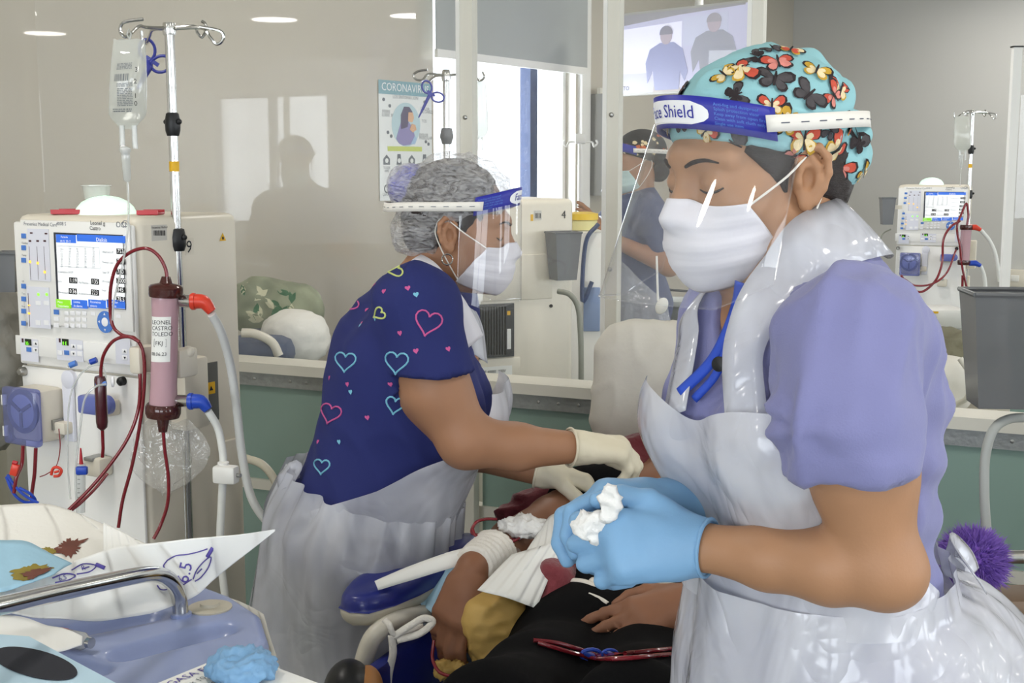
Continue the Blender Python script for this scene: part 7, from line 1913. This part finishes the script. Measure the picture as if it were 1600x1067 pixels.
# near armrest: tapered pad on a grey shell, bent tube and side panel
tip, back_ = P(548, 946, 2.12), P(742, 880, 2.50)
da = Vector((back_.x - tip.x, back_.y - tip.y, 0)); La = da.length; da.normalize(); na = Vector((-da.y, da.x, 0)); za = tip.z
def arm_outline(z, grow=0.0):
    pts = [(-grow, 0.0), (0.012 - grow, 0.028 + grow), (0.06, 0.046 + grow), (0.13, 0.055 + grow), (La, 0.055 + grow), (La, -0.055 - grow), (0.13, -0.055 - grow), (0.06, -0.046 - grow), (0.012 - grow, -0.028 - grow)]
    return [Vector((tip.x, tip.y, z)) + da * a + na * b for a, b in pts]
def loft(rings, name, m, parent):
    mb = MB(); n_ = len(rings[0]); vs = [v for r in rings for v in r]
    fs = [(i * n_ + k, i * n_ + (k + 1) % n_, (i + 1) * n_ + (k + 1) % n_, (i + 1) * n_ + k) for i in range(len(rings) - 1) for k in range(n_)] + [tuple(range(n_)), tuple(range((len(rings) - 1) * n_, len(rings) * n_))]
    return mb.add(vs, fs).build(name, m, parent, world=True, sub=2, sharp=180)
loft([arm_outline(za - 0.012, 0.004), arm_outline(za + 0.000, 0.006), arm_outline(za + 0.016, 0.0), [v + Vector((0, 0, 0.022 if i not in (0, 1, 8) else 0.008)) for i, v in enumerate(arm_outline(za + 0.01, -0.014))]], 'armrest_pad', m_vinyl, ch)
loft([arm_outline(za - 0.038, -0.006), arm_outline(za - 0.034, 0.004), arm_outline(za - 0.014, 0.008), arm_outline(za - 0.008, 0.002)], 'armrest_shell', m_beige, ch)
MB().tube([P(668, 958, 2.22), P(628, 966, 2.16), P(592, 985, 2.12), P(572, 1020, 2.11), P(562, 1080, 2.11), P(556, 1200, 2.11)], 0.0165, n=16, smooth=6).build('arm_tube', m_tubew, ch, world=True)
sp_c = P(668, 1060, 2.25); MB().box(sp_c, (0.03, 0.42, 0.20), Rc, bevel=0.012).build('side_panel', m_vinyl, ch, world=True)
sp_f = P(1190, 960, 2.0); MB().box(Vector((sp_f.x + 0.12, sp_f.y + 0.15, 0.72)), (0.10, 0.46, 0.05), Rc, bevel=0.02).build('armrest_pad', m_vinyl, ch, world=True)
MB().box(Vector((sp_f.x + 0.12, sp_f.y + 0.15, 0.55)), (0.03, 0.42, 0.28), Rc, bevel=0.012).build('side_panel', m_vinyl, ch, world=True)
t = thing('tie_strap', 'white cloth strap knotted around the cream tube below the blue armrest', 'strap', P(618, 1000, 2.1))
ribbon('strap_end', [P(612, 992, 2.09), P(614, 1020, 2.09), P(608, 1050, 2.09), P(604, 1085, 2.09)], [Vector((0, -1, 0))] * 4, 0.013, m_bandage, t)
ribbon('strap_loop', [P(600, 968, 2.10), P(608, 976, 2.085), P(616, 990, 2.085), P(640, 985, 2.10), P(662, 978, 2.12)], [Vector((0, -0.9, 0.4))] * 5, 0.010, m_bandage, t)
ribbon('strap_loop', [P(614, 995, 2.085), P(640, 978, 2.09), P(662, 966, 2.10), P(676, 972, 2.10), P(655, 990, 2.09), P(620, 1000, 2.085)], [Vector((0, -0.9, 0.4))] * 6, 0.012, m_bandage, t)
# headrest pillow
pw_ = thing('pillow', 'big white pillow behind the patient at the screen ledge', 'pillow', P(1050, 690, 2.74))
cc = P(1062, 612, 2.78); s_ = Sdf().add(sbox(cc, (0.20, 0.085, 0.155), Rc @ Matrix.Rotation(-0.2, 3, 'X'), 3.4))
V, Q = mesh_sdf(s_, cc - Vector((0.3, 0.24, 0.22)), cc + Vector((0.3, 0.24, 0.22)), 0.008, disp=lambda p: 0.005 * waves(p, 9, 91) + 0.003 * ridged(p, 16, 92)); mesh_obj('cover', V, Q, m_pillow, pw_)
# lines across the lap with blue clips
for k, (pts, s) in enumerate((([(833, 1004), (870, 1008), (905, 1018), (940, 1028), (990, 1024), (1040, 1018), (1072, 1016)], 'upper dark red blood line crossing the black lap'), ([(840, 1008), (875, 1018), (905, 1026), (935, 1033), (985, 1032), (1035, 1027), (1072, 1024)], 'lower dark red blood line crossing the black lap'))):
    q = surf_path(bvl, pts, 0.004)
    if len(q) > 4: tag(MB().tube([a[0] for a in q], 0.0032, n=8).build('blood_line', m_blood), s, 'tube')
for px, py, s, sc_ in ((925, 1030, 'blue clip on the blood lines crossing the black lap', 1.0), (957, 1027, 'small dark blue clip right of the bigger clip on the lap', 0.7)):
    q = surf_path(bvl, [(px - 1, py), (px + 1, py)], 0.006)
    if not q: continue
    c = q[0][0]; t = thing('line_clip', s, 'clip', c)
    MB().tube([c + Vector((0.016 * sc_ * math.cos(a), -0.002, 0.010 * sc_ * math.sin(a))) for a in np.linspace(0, 6.283, 14)], 0.003 * sc_, n=6).build('clip_ring', m_blue, t, world=True)
    MB().box(c, (0.024 * sc_, 0.010, 0.006 * sc_), Matrix.Rotation(0.4, 3, 'Y'), bevel=0.001).build('clip_bar', m_blue, t, world=True)
wtube([(678, 1000, 2.09), (676, 1030, 2.08), (690, 1052, 2.06), (720, 1056, 2.05), (745, 1048, 2.05)], 0.003, m_blood, 'blood_line', 'dark red line curling below the mustard cushion', 'tube')
bg_ = thing('handbag', 'black rounded bag with tan edge at the bottom below the armrest', 'bag', P(548, 1075, 1.9))
MB().ball(P(545, 1082, 1.9), (0.040, 0.05, 0.052), n=16).build('bag_body', m_black, bg_, world=True); MB().ball(P(574, 1085, 1.905), (0.026, 0.045, 0.045), n=14).build('bag_side', mat('tan_leather', '#a5713f', 0.5), bg_, world=True)
# ================================================================== FOREGROUND CART WITH SUPPLIES
ZC = 0.90
m_cart = mat('lavender_blue_plastic', '#8f9cc4', 0.35, var=0.04, coat=0.15)
m_bluedr = mat('pale_blue_drape', '#9cc3d8', 0.85, var=0.06, bump=0.1, bscale=50)
m_purple = mat('purple_ink', '#5a4fa3', 0.6)
m_blued = mat('dried_blood', '#6b3a2c', 0.6, var=0.3, vscale=60)
m_must2 = mat('yellow_brown_stain', '#8a7a2a', 0.6, var=0.4, vscale=50)
ct = thing('equipment_cart', 'lavender blue plastic equipment cart with a chrome rail', 'cart', G(200, 1000, ZC) * 1.0)
ct.matrix_basis = Matrix.Translation((ct.matrix_basis.translation.x, ct.matrix_basis.translation.y, 0))
poly = [G(x, y, ZC) for x, y in ((-160, 930), (300, 905), (362, 928), (408, 958), (420, 995), (398, 1035), (300, 1075), (-100, 1230))]
ce_ = sum(poly, Vector()) / len(poly)
def tray_f(p):
    d = None
    for i in range(len(poly)):
        a, b = poly[i], poly[(i + 1) % len(poly)]; e = (b - a).normalized(); n_ = Vector((e.y, -e.x, 0))
        if n_.dot(ce_ - a) > 0: n_ = -n_
        v = (p - A3(a)) @ A3(n_)
        d = v if d is None else np.maximum(d, v)
    zz = np.abs(p[:, 2] - (ZC - 0.026)) - 0.012
    q = np.maximum(d + 0.014, zz + 0.0)
    o = np.sqrt(np.maximum(d + 0.014, 0) ** 2 + np.maximum(zz, 0) ** 2) - 0.014
    return np.where((d + 0.014 > 0) | (zz > 0), o, q - 0.014)
ty = Sdf().add(tray_f)
def slot(a, b, r, dep): ty.sub(f_cone(G(*a, ZC) + Vector((0, 0, dep)), G(*b, ZC) + Vector((0, 0, dep)), r, r), 0.008)
slot((195, 1020), (345, 982), 0.024, 0.006); slot((120, 985), (232, 962), 0.022, 0.008); slot((95, 1030), (150, 1045), 0.022, 0.008)
V, Q = mesh_sdf(ty, (-0.90, 0.95, ZC - 0.06), (-0.25, 1.85, ZC + 0.01), 0.0062)
mesh_obj('tray_top', V, Q, m_cart, ct)
MB().prism([Vector((q.x, q.y, 0.12)).lerp(Vector((ce_.x, ce_.y, 0.12)), 0.12) for q in poly], (0, 0, ZC - 0.175)).build('cabinet', m_cream, ct, world=True, smooth=False)
for i in (0, 1, 4, 7):
    q = poly[i].lerp(ce_, 0.2); c_ = MB().lathe([(0.01, -0.014), (0.04, -0.013), (0.04, 0.013), (0.01, 0.014)], Vector((q.x, q.y, 0.042)), (1, 0, 0)); c_.box(Vector((q.x, q.y, 0.10)), (0.03, 0.03, 0.06)); c_.build('caster', m_black, ct, world=True)
rb = G(283, 962, ZC)
q_ = P(-95, 965, 1.20); MB().tube([Vector((q_.x, q_.y, ZC - 0.004)), q_, P(-70, 960, 1.225), P(0, 946, 1.29), P(110, 921, 1.42), P(205, 901, 1.54), P(243, 897, 1.60), P(266, 907, 1.63), P(279, 930, rb.y), rb + Vector((0, 0, -0.004))], 0.0105, n=18, smooth=6).build('rail', m_steel, ct, world=True)
MB().lathe([(0.014, 0), (0.014, 0.006), (0.0106, 0.007)], rb - Vector((0, 0, 0.002)), n=18).build('rail_socket', m_cart, ct, world=True)
dk = G(328, 950, ZC); MB().lathe([(0.030, -0.002), (0.030, 0.002), (0.022, 0.004)], dk, n=32).build('cover_disc', m_beige, ct, world=True); MB().lathe([(0.014, 0.004), (0.013, 0.008), (0.009, 0.008)], dk, n=20).build('disc_knob', m_beige, ct, world=True)
# drapes and papers
def flat_print(bvh, pts, m, parent, name, w=0.0022):
    q = surf_path(bvh, pts, 0.0016, 4)
    if len(q) > 3: ribbon(name, [a[0] for a in q], [a[1] for a in q], w, m, parent, smooth=1, solid=0.0003)
def obj_bvh(o):
    M = parent_matrix(o); me = o.data
    return BVHTree.FromPolygons([M @ v.co for v in me.vertices], [tuple(p.vertices) for p in me.polygons])
def blot(bvh, pts, m, parent, name, off=0.0014):
    c = Vector((sum(p[0] for p in pts) / len(pts), sum(p[1] for p in pts) / len(pts), 0)); vs = []
    fine = [c.lerp(q, rnd.uniform(0.72, 1.22)) for q in spline([Vector((x, y, 0)) for x, y in pts + pts[:1]], 7)[:-1]]
    for q in [c] + [c.lerp(f_, 0.5) for f_ in fine] + fine:
        h = bvh.ray_cast(Vector((0, 0, CAM_H)), ray(q.x, q.y).normalized())
        if h[0] is None: return
        vs.append(h[0] + (h[1] if h[1].y < 0 else -h[1]) * off)
    n_ = len(fine); fs = [(0, 1 + i, 1 + (i + 1) % n_) for i in range(n_)] + [(1 + i, 1 + n_ + i, 1 + n_ + (i + 1) % n_, 1 + (i + 1) % n_) for i in range(n_)]
    MB().add(vs, fs).build(name, m, parent, world=True)
d1 = px_sheet('drape_cloth', 'white drape with a dried blood stain heaped on the cart', 'drape', [(-40, 905), (40, 910), (110, 905), (190, 900), (262, 862)], [(-40, 790), (20, 787), (72, 789), (110, 801), (165, 826)], [1.66, 1.66, 1.66, 1.68, 1.72], [1.84, 1.86, 1.87, 1.86, 1.84], m_cloth_w, nu=44, nv=22, amp=0.012, seed=12, sc=9)
b_ = obj_bvh(d1.children[0])
blot(b_, [(78, 862), (92, 852), (100, 846), (118, 843), (136, 845), (126, 852), (122, 862), (108, 872), (90, 868)], m_blued, d1, 'blood_stain')
blot(b_, [(64, 857), (76, 856), (88, 862), (80, 866)], m_must2, d1, 'yellow_stain')
d2 = px_sheet('drape_cloth', 'pale blue drape with a yellow brown stain at the left edge', 'drape', [(-50, 925), (0, 925), (40, 912), (86, 896)], [(-50, 842), (0, 846), (50, 850), (112, 882)], [1.50, 1.50, 1.52, 1.55], [1.62, 1.63, 1.63, 1.60], m_bluedr, nu=26, nv=12, amp=0.006, seed=15)
b_ = obj_bvh(d2.children[0]); blot(b_, [(10, 901), (30, 888), (55, 884), (86, 887), (72, 897), (42, 908)], m_must2, d2, 'yellow_stain'); blot(b_, [(34, 898), (55, 892), (78, 890), (62, 902), (46, 907)], m_blued, d2, 'dark_stain', 0.0022)
d3 = px_sheet('glove_wrapper', 'creased white glove wrapper marked 6.5 lying under the chrome rail', 'wrapper', [(-40, 948), (30, 962), (85, 969), (190, 969), (292, 938), (340, 900), (430, 830)], [(-40, 922), (20, 905), (90, 888), (163, 862), (215, 851), (330, 842), (430, 827)], [1.50, 1.52, 1.55, 1.60, 1.66, 1.68, 1.62], [1.58, 1.60, 1.62, 1.64, 1.68, 1.68, 1.62], m_paper, nu=70, nv=24, amp=0.006, seed=18, sc=12)
b_ = obj_bvh(d3.children[0])
for pts in ([(262, 875), (275, 868), (292, 866), (310, 862), (325, 857)], [(262, 875), (256, 884), (262, 892)], [(245, 915), (252, 922), (268, 920), (282, 916), (300, 905)], [(302, 905), (308, 890), (320, 876), (330, 870), (326, 886), (314, 902), (305, 908)], [(308, 896), (316, 888)], [(82, 905), (100, 898), (118, 900), (106, 908), (86, 912)], [(112, 892), (130, 882), (150, 884), (140, 894), (120, 898)], [(128, 890), (140, 886)]):
    flat_print(b_, pts, m_purple, d3, 'outline_print', 0.0014)
for pts in ([(324, 870), (333, 855)], [(150, 882), (164, 888)]): flat_print(b_, pts, m_purple, d3, 'bar_print', 0.005)
def px_text(s, x, y, size, ang, m, parent, bvh, name):
    mb = MB(); vs, fs = text_geo(s); ca, sa = math.cos(ang), math.sin(ang); out = []
    for v in vs:
        a, b = v[0] * size, v[1] * size
        h = bvh.ray_cast(Vector((0, 0, CAM_H)), ray(x + a * ca + b * sa, y + a * sa - b * ca).normalized())
        if h[0] is None: return
        out.append(h[0] + (h[1] if h[1].y < 0 else -h[1]) * 0.0016)
    mb.add(out, fs).build(name, m, parent, world=True, smooth=False)
px_text('6.5', 294, 913, 28, -1.35, m_purple, d3, b_, 'size_print'); px_text('R', 128, 892, 11, -0.25, m_purple, d3, b_, 'size_print'); px_text('6.5', 92, 909, 11, -0.25, m_purple, d3, b_, 'size_print')
px_sheet('glove_wrapper', 'folded white paper flap standing up behind the chrome rail', 'wrapper', [(162, 866), (190, 862), (232, 852)], [(163, 815), (185, 826), (218, 846)], [1.70, 1.70, 1.70], [1.76, 1.75, 1.72], m_paper, amp=0.003, seed=21)
px_sheet('packaging', 'crumpled white packaging with a red mark in front of the rail', 'packaging', [(-40, 1010), (30, 1018), (90, 1020), (128, 1008)], [(-40, 962), (15, 965), (55, 972), (128, 996)], [1.40, 1.40, 1.42, 1.45], [1.50, 1.50, 1.50, 1.47], m_paper, nu=26, nv=10, amp=0.007, seed=24)
vl = thing('vial', 'small clear vial with a red band lying in the cart tray', 'vial', G(112, 1012, ZC))
q0, q1 = G(92, 1008, ZC) + Vector((0, 0, 0.012)), G(138, 1018, ZC) + Vector((0, 0, 0.012)); dv = (q1 - q0).normalized()
MB().tube([q0, q1 - dv * 0.008, q1], [0.011, 0.011, 0.006], n=18).build('glass_body', m_cupc, vl, world=True); MB().cyl(q0 + dv * 0.001, q0 + dv * 0.012, 0.0114, n=18).build('red_band', m_redorange, vl, world=True); MB().cyl(q1, q1 + dv * 0.006, 0.007, n=14).build('stopper', m_steel, vl, world=True)
gb = thing('glove_box', 'pale blue glove box with a dark oval opening at the bottom left', 'box', G(40, 1060, ZC))
ZB = 0.985
A_, B_, C_, D_ = G(-90, 985, ZB), G(45, 994, ZB), G(215, 1085, ZB), G(40, 1160, ZB)
MB().prism([Vector((q.x, q.y, ZC + 0.001)) for q in (A_, B_, C_, D_)], (0, 0, ZB - ZC - 0.001)).build('carton', mat('pale_blue_carton', '#bcd9ea', 0.5, var=0.02), gb, world=True, smooth=False)
MB().prism([G(55 + 66 * math.cos(a) - 0 * math.sin(a), 1037 + 22 * math.sin(a) + 14 * math.cos(a), ZB + 0.0006) for a in np.linspace(0, 6.283, 40)[:-1]], (0, 0, 0.0006)).build('opening', mat('dark_opening', '#23252e', 0.8), gb, world=True, smooth=False)
wb = thing('supply_box', 'white supply box with purple lettering under the crumpled blue glove', 'box', G(350, 1060, ZC))
ZW = 0.94; A_, B_, C_, D_ = G(366, 1018, ZW), G(500, 1068, ZW), G(380, 1150, ZW), G(215, 1080, ZW)
MB().prism([Vector((q.x, q.y, ZC - 0.03)) for q in (A_, B_, C_, D_)], (0, 0, ZW - ZC + 0.03)).build('carton', m_paper, wb, world=True, smooth=False)
ux = (A_ - D_).normalized(); uy = Vector((-ux.y, ux.x, 0)); uy = uy if uy.dot(C_ - D_) < 0 else -uy
for k, (s, sz) in enumerate((('GASA ESTERIL', 0.016), ('10 x 10 cm', 0.012), ('uso unico', 0.010), ('no reutilizar', 0.009))):
    MB().text(s, lambda x, y, k=k: D_ + ux * (x + 0.03) - uy * (0.018 + k * 0.017 - y) + Vector((0, 0, 0.0008)), sz).build('lettering', m_purple if k < 1 else m_pk, wb, world=True, smooth=False)
MB().prism([D_ + ux * a - uy * b + Vector((0, 0, 0.0003)) for a, b in ((0.0, 0.0), (0.022, 0.0), (0.022, 0.08), (0.0, 0.08))], (0, 0, 0.0004)).build('purple_band', m_purple, wb, world=True, smooth=False)
crumple('glove', 'crumpled blue nitrile glove thrown on the white supply box', 'glove', G(378, 1058, ZW) + Vector((0, 0, 0.012)), (0.038, 0.034, 0.018), m_glove_b, 31)
px_sheet('drape_cloth', 'cream cloth hanging over the right end of the cart', 'drape', [(385, 1120), (420, 1110), (450, 1090)], [(330, 925), (372, 938), (410, 962)], [1.70, 1.72, 1.74], [1.80, 1.78, 1.76], mat('cream_drape', '#d8d4c8', 0.9), amp=0.008, seed=27)

# ================================================================== BEYOND THE SCREEN
m_leaf = mat('leaf_print_cotton', '#8a9078', 0.9, var=0.6, vscale=16)
def soft(name, label, cat, c, h, m, e=3.0, Rm=Matrix.Identity(3), seed=1, amp=0.006, part='cover', res=0.012, sc=12):
    t = thing(name, label, cat, c); s_ = Sdf().add(sbox(c, h, Rm, e)); r = Vector([max(h) * 1.35] * 3)
    V, Q = mesh_sdf(s_, Vector(c) - r, Vector(c) + r, res, disp=lambda p: amp * waves(p, sc, seed) + amp * 0.6 * ridged(p, sc * 1.8, seed + 1)); mesh_obj(part, V, Q, m, t); return t, (V, Q)
bc = thing('treatment_recliner', 'slate blue recliner armrest behind the screen beside machine numbered 9', 'recliner', P(410, 560, 3.95))
q = P(415, 535, 3.95)
MB().box((q.x, q.y, q.z - 0.02), (0.20, 0.30, 0.10), bevel=0.04).build('armrest', mat('slate_vinyl', '#4a5672', 0.4), bc, world=True); MB().box((q.x, q.y + 0.05, q.z / 2 - 0.03), (0.18, 0.34, q.z - 0.10), bevel=0.02).build('base', m_beige, bc, world=True)
MB().tube([P(378, 520, 3.80), P(400, 522, 3.80), P(425, 535, 3.80), P(436, 556, 3.80)], 0.014, n=12, smooth=5).build('arm_tube', m_tubew, bc, world=True)
soft('linen_bundle', 'white linen bundle on the recliner behind the screen', 'linen', P(462, 528, 4.0), (0.11, 0.10, 0.085), m_cloth_w, 2.4, seed=31)
lpil, (V, Q) = soft('pillow', 'leaf print pillow on the recliner behind the screen', 'pillow', P(432, 482, 4.16), (0.155, 0.07, 0.10), m_leaf, 2.8, Matrix.Rotation(0.18, 3, 'Y'), 33)
bvp = bvh_of(V, Q); mlf = [mat('leaf_green', '#3f6b4c', 0.9), mat('leaf_pale', '#c9c7a8', 0.9)]
for k in range(16):
    h = bvh_px(bvp, rnd.uniform(378, 490), rnd.uniform(450, 500))
    if h[0] is not None: stamp(bvp, h[0], h[1], [([(-1, 0), (-0.4, 0.42), (0.4, 0.38), (1, 0), (0.4, -0.38), (-0.4, -0.42)], k % 2)], 'leaf_print', lpil, mlf, rnd.uniform(0.016, 0.028), rnd.uniform(0, 3))
soft('blanket', 'grey folded blanket at the left edge behind machine numbered 9', 'blanket', P(-14, 570, 2.9), (0.075, 0.10, 0.19), mat('grey_blanket', '#97958e', 0.95, bump=0.2, bscale=60), 2.6, seed=35, amp=0.014)
lc = thing('treatment_recliner', 'grey recliner at the left edge under the folded grey blanket', 'recliner', (P(-14, 570, 2.95).x - 0.06, 2.95, 0))
q = P(-14, 570, 2.95); x_ = q.x - 0.06
MB().box((x_, 2.93, 0.62), (0.13, 0.20, 0.62), bevel=0.03).build('backrest', m_beige, lc, world=True); MB().box((x_ - 0.22, 2.90, 0.42), (0.40, 0.36, 0.12), bevel=0.04).build('seat', m_beige, lc, world=True); MB().box((x_ - 0.2, 2.90, 0.18), (0.34, 0.3, 0.36), bevel=0.02).build('base', m_beige, lc, world=True)
# white stand, yellow lidded container and cart behind machine 4
st = thing('infusion_pole', 'white infusion stand behind machine numbered 4 beside the far nurse', 'infusion pole', (P(907, 300, 5.75).x, 5.75, 0))
c = P(907, 222, 5.75)
MB().cyl((c.x, c.y, 0.03), (c.x, c.y, c.z), 0.011, n=12).build('pole', m_white, st, world=True); MB().lathe([(0.13, 0), (0.13, 0.02), (0.02, 0.04)], (c.x, c.y, 0), n=18).build('foot', m_white, st, world=True)
MB().box(c + Vector((0, 0, 0.015)), (0.05, 0.04, 0.045), bevel=0.008).build('hub', m_white, st, world=True)
for sx in (-1, 1): MB().tube([c, c + Vector((sx * 0.05, 0, 0)), c + Vector((sx * 0.06, 0, -0.02)), c + Vector((sx * 0.075, 0, -0.005)), c + Vector((sx * 0.07, 0, 0.01))], 0.004, n=8, smooth=4).build('hook', m_white, st, world=True)
wc = thing('waste_cart', 'white and blue waste cart behind machine numbered 4', 'cart', (P(912, 450, 4.72).x, 4.72, 0))
q = P(910, 360, 4.72); MB().box((q.x, 4.72, q.z / 2 + 0.05), (0.16, 0.2, q.z - 0.1), bevel=0.015).build('body', m_white, wc, world=True)
MB().box((q.x + 0.03, 4.613, q.z - 0.28), (0.06, 0.01, 0.16), bevel=0.003).build('blue_panel', mat('blue_grey_panel', '#7f93b8', 0.4), wc, world=True)
MB().tube([P(925, 440, 4.60), P(910, 470, 4.59), P(915, 380, 4.60), P(935, 350, 4.62)], 0.008, n=8, smooth=5).build('handle', m_navy, wc, world=True)
for x in (-0.06, 0.06): MB().lathe([(0.01, -0.012), (0.05, -0.012), (0.05, 0.012), (0.01, 0.012)], (q.x + x, 4.72, 0.052), (1, 0, 0)).build('caster', m_black, wc, world=True)
shp = thing('sharps_container', 'yellow lidded container on the waste cart behind machine numbered 4', 'container', q)
MB().lathe([(0.05, 0.002), (0.055, 0.035), (0.05, 0.04)], q, n=20).build('tub', mat('pale_yellow_plastic', '#e7dfa0', 0.4), shp, world=True); MB().lathe([(0.058, 0.040), (0.058, 0.062), (0.03, 0.068)], q, n=20).build('lid', m_yellow, shp, world=True)
# grey bins beyond the pillow
for px, Yb, s in ((1062, 5.6, 'grey waste bin behind the white pillow, nearer the far nurse'), (1146, 5.75, 'grey waste bin behind the white pillow, half hidden by the front nurse')):
    q = P(px, 468, Yb); t = thing('waste_bin', s, 'bin', (q.x, q.y, 0), group='grey waste bins')
    loft([[Vector((q.x + sx * k, q.y + sy * k, z)) for sx, sy in ((-1, -1), (1, -1), (1, 1), (-1, 1))] for k, z in ((0.07, 0.0), (0.09, 0.3), (0.105, q.z - 0.03), (0.105, q.z - 0.02))], 'body', mat('grey_bin_plastic', '#8b8f8d', 0.5), t)
    MB().box((q.x, q.y, q.z - 0.008), (0.22, 0.22, 0.02), bevel=0.006).build('lid', mat('pale_grey_plastic', '#a9aca6', 0.5), t, world=True)
t = thing('tool_tray', 'dark tongs and red box lying on the grey bins', 'tray', P(1075, 460, 5.55))
MB().tube([P(1036, 448, 5.5), P(1048, 453, 5.5), P(1075, 455, 5.5)], 0.006, n=6).build('tongs', m_black, t, world=True); MB().box(P(1098, 452, 5.6), (0.08, 0.05, 0.03), bevel=0.004).build('red_box', m_red, t, world=True)
t = thing('call_paddle', 'white paddle shaped handset hanging beside the grey bins', 'handset', P(1033, 480, 4.6)); MB().ball(P(1034, 478, 4.6), (0.022, 0.008, 0.032), n=10, rot=Matrix.Rotation(0.4, 3, 'Y')).build('paddle', m_white, t, world=True)
MB().cyl(P(1028, 470, 4.6), P(1026, 400, 4.62), 0.004, n=8).build('stem', m_white, t, world=True)
# chair with olive blanket beyond the ledge on the right
rc_ = thing('treatment_recliner', 'pale recliner beyond the ledge on the right under an olive blanket', 'recliner', P(1480, 640, 3.5))
q = P(1492, 640, 3.55); MB().box((q.x, q.y, q.z - 0.22), (0.40, 0.5, 0.40), bevel=0.05).build('seat', m_beige, rc_, world=True); MB().box((q.x + 0.05, q.y + 0.25, q.z + 0.0), (0.40, 0.10, 0.30), bevel=0.04).build('backrest', m_beige, rc_, world=True); MB().box((q.x, q.y, 0.16), (0.34, 0.4, 0.32), bevel=0.02).build('base', m_beige, rc_, world=True)
soft('blanket', 'olive grey folded blanket heaped beyond the ledge on the right', 'blanket', P(1488, 556, 3.72), (0.115, 0.10, 0.075), mat('olive_blanket', '#7d7a66', 0.95, bump=0.2, bscale=60), 2.4, seed=37, amp=0.014, sc=16)
soft('pillow', 'small white pillow in front of the olive blanket on the right', 'pillow', P(1478, 598, 3.5), (0.085, 0.07, 0.075), m_pillow, 2.6, seed=39)
wtube([(1500, 560, 3.4), (1518, 590, 3.38), (1512, 620, 3.38), (1495, 632, 3.4)], 0.008, m_tubew, 'hand_rail', 'thin cream hand rail curving round the small white pillow', 'rail')
# dark bag and purple plush on the far side of the front nurse
pf = thing('plush_cushion', 'fluffy purple plush ball behind the apron of the front nurse', 'cushion', P(1520, 930, 1.75))
c = P(1520, 876, 1.78); rr = 0.046
MB().ball(c, rr * 0.85, n=14).build('core', mat('violet_plush', '#8a62c6', 0.9, var=0.2, vscale=40), pf, world=True)
mb = MB(); rs = np.random.RandomState(3)
for k in range(2600):
    d_ = Vector(rs.normal(size=3)).normalized(); o_ = d_.orthogonal().normalized(); b_2 = d_.cross(o_); p0 = c + d_ * rr * 0.82; tipp = c + d_ * rr * rs.uniform(1.05, 1.22) + Vector(rs.normal(size=3)) * 0.004
    mb.add([p0 + o_ * 0.0018, p0 - o_ * 0.0009 + b_2 * 0.0016, p0 - o_ * 0.0009 - b_2 * 0.0016, tipp], [(0, 1, 3), (1, 2, 3), (2, 0, 3)])
mb.build('plush_pile', mat('violet_plush_tips', '#9270cc', 0.9), pf, world=True, kind='stuff')
sc_ = thing('side_chair', 'grey framed side chair carrying the purple plush ball', 'chair', (c.x, c.y, 0))
MB().box((c.x + 0.06, c.y + 0.02, c.z - 0.065), (0.22, 0.08, 0.025), bevel=0.01).build('armrest', mat('tan_wood_arm', '#86705c', 0.5), sc_, world=True)
for x in (-0.02, 0.14): MB().cyl((c.x + x, c.y + 0.02, 0.0), (c.x + x, c.y + 0.02, c.z - 0.07), 0.012, n=12).build('leg', m_brush, sc_, world=True)
MB().cyl((c.x + 0.06, c.y + 0.05, c.z - 0.01), (c.x + 0.20, c.y + 0.05, c.z - 0.01), 0.010, n=10).build('back_bar', m_brush, sc_, world=True)
MB().box((c.x + 0.07, c.y + 0.12, 0.45), (0.30, 0.30, 0.04), bevel=0.015).build('seat', mat('dark_seat', '#3a3d44', 0.7), sc_, world=True)
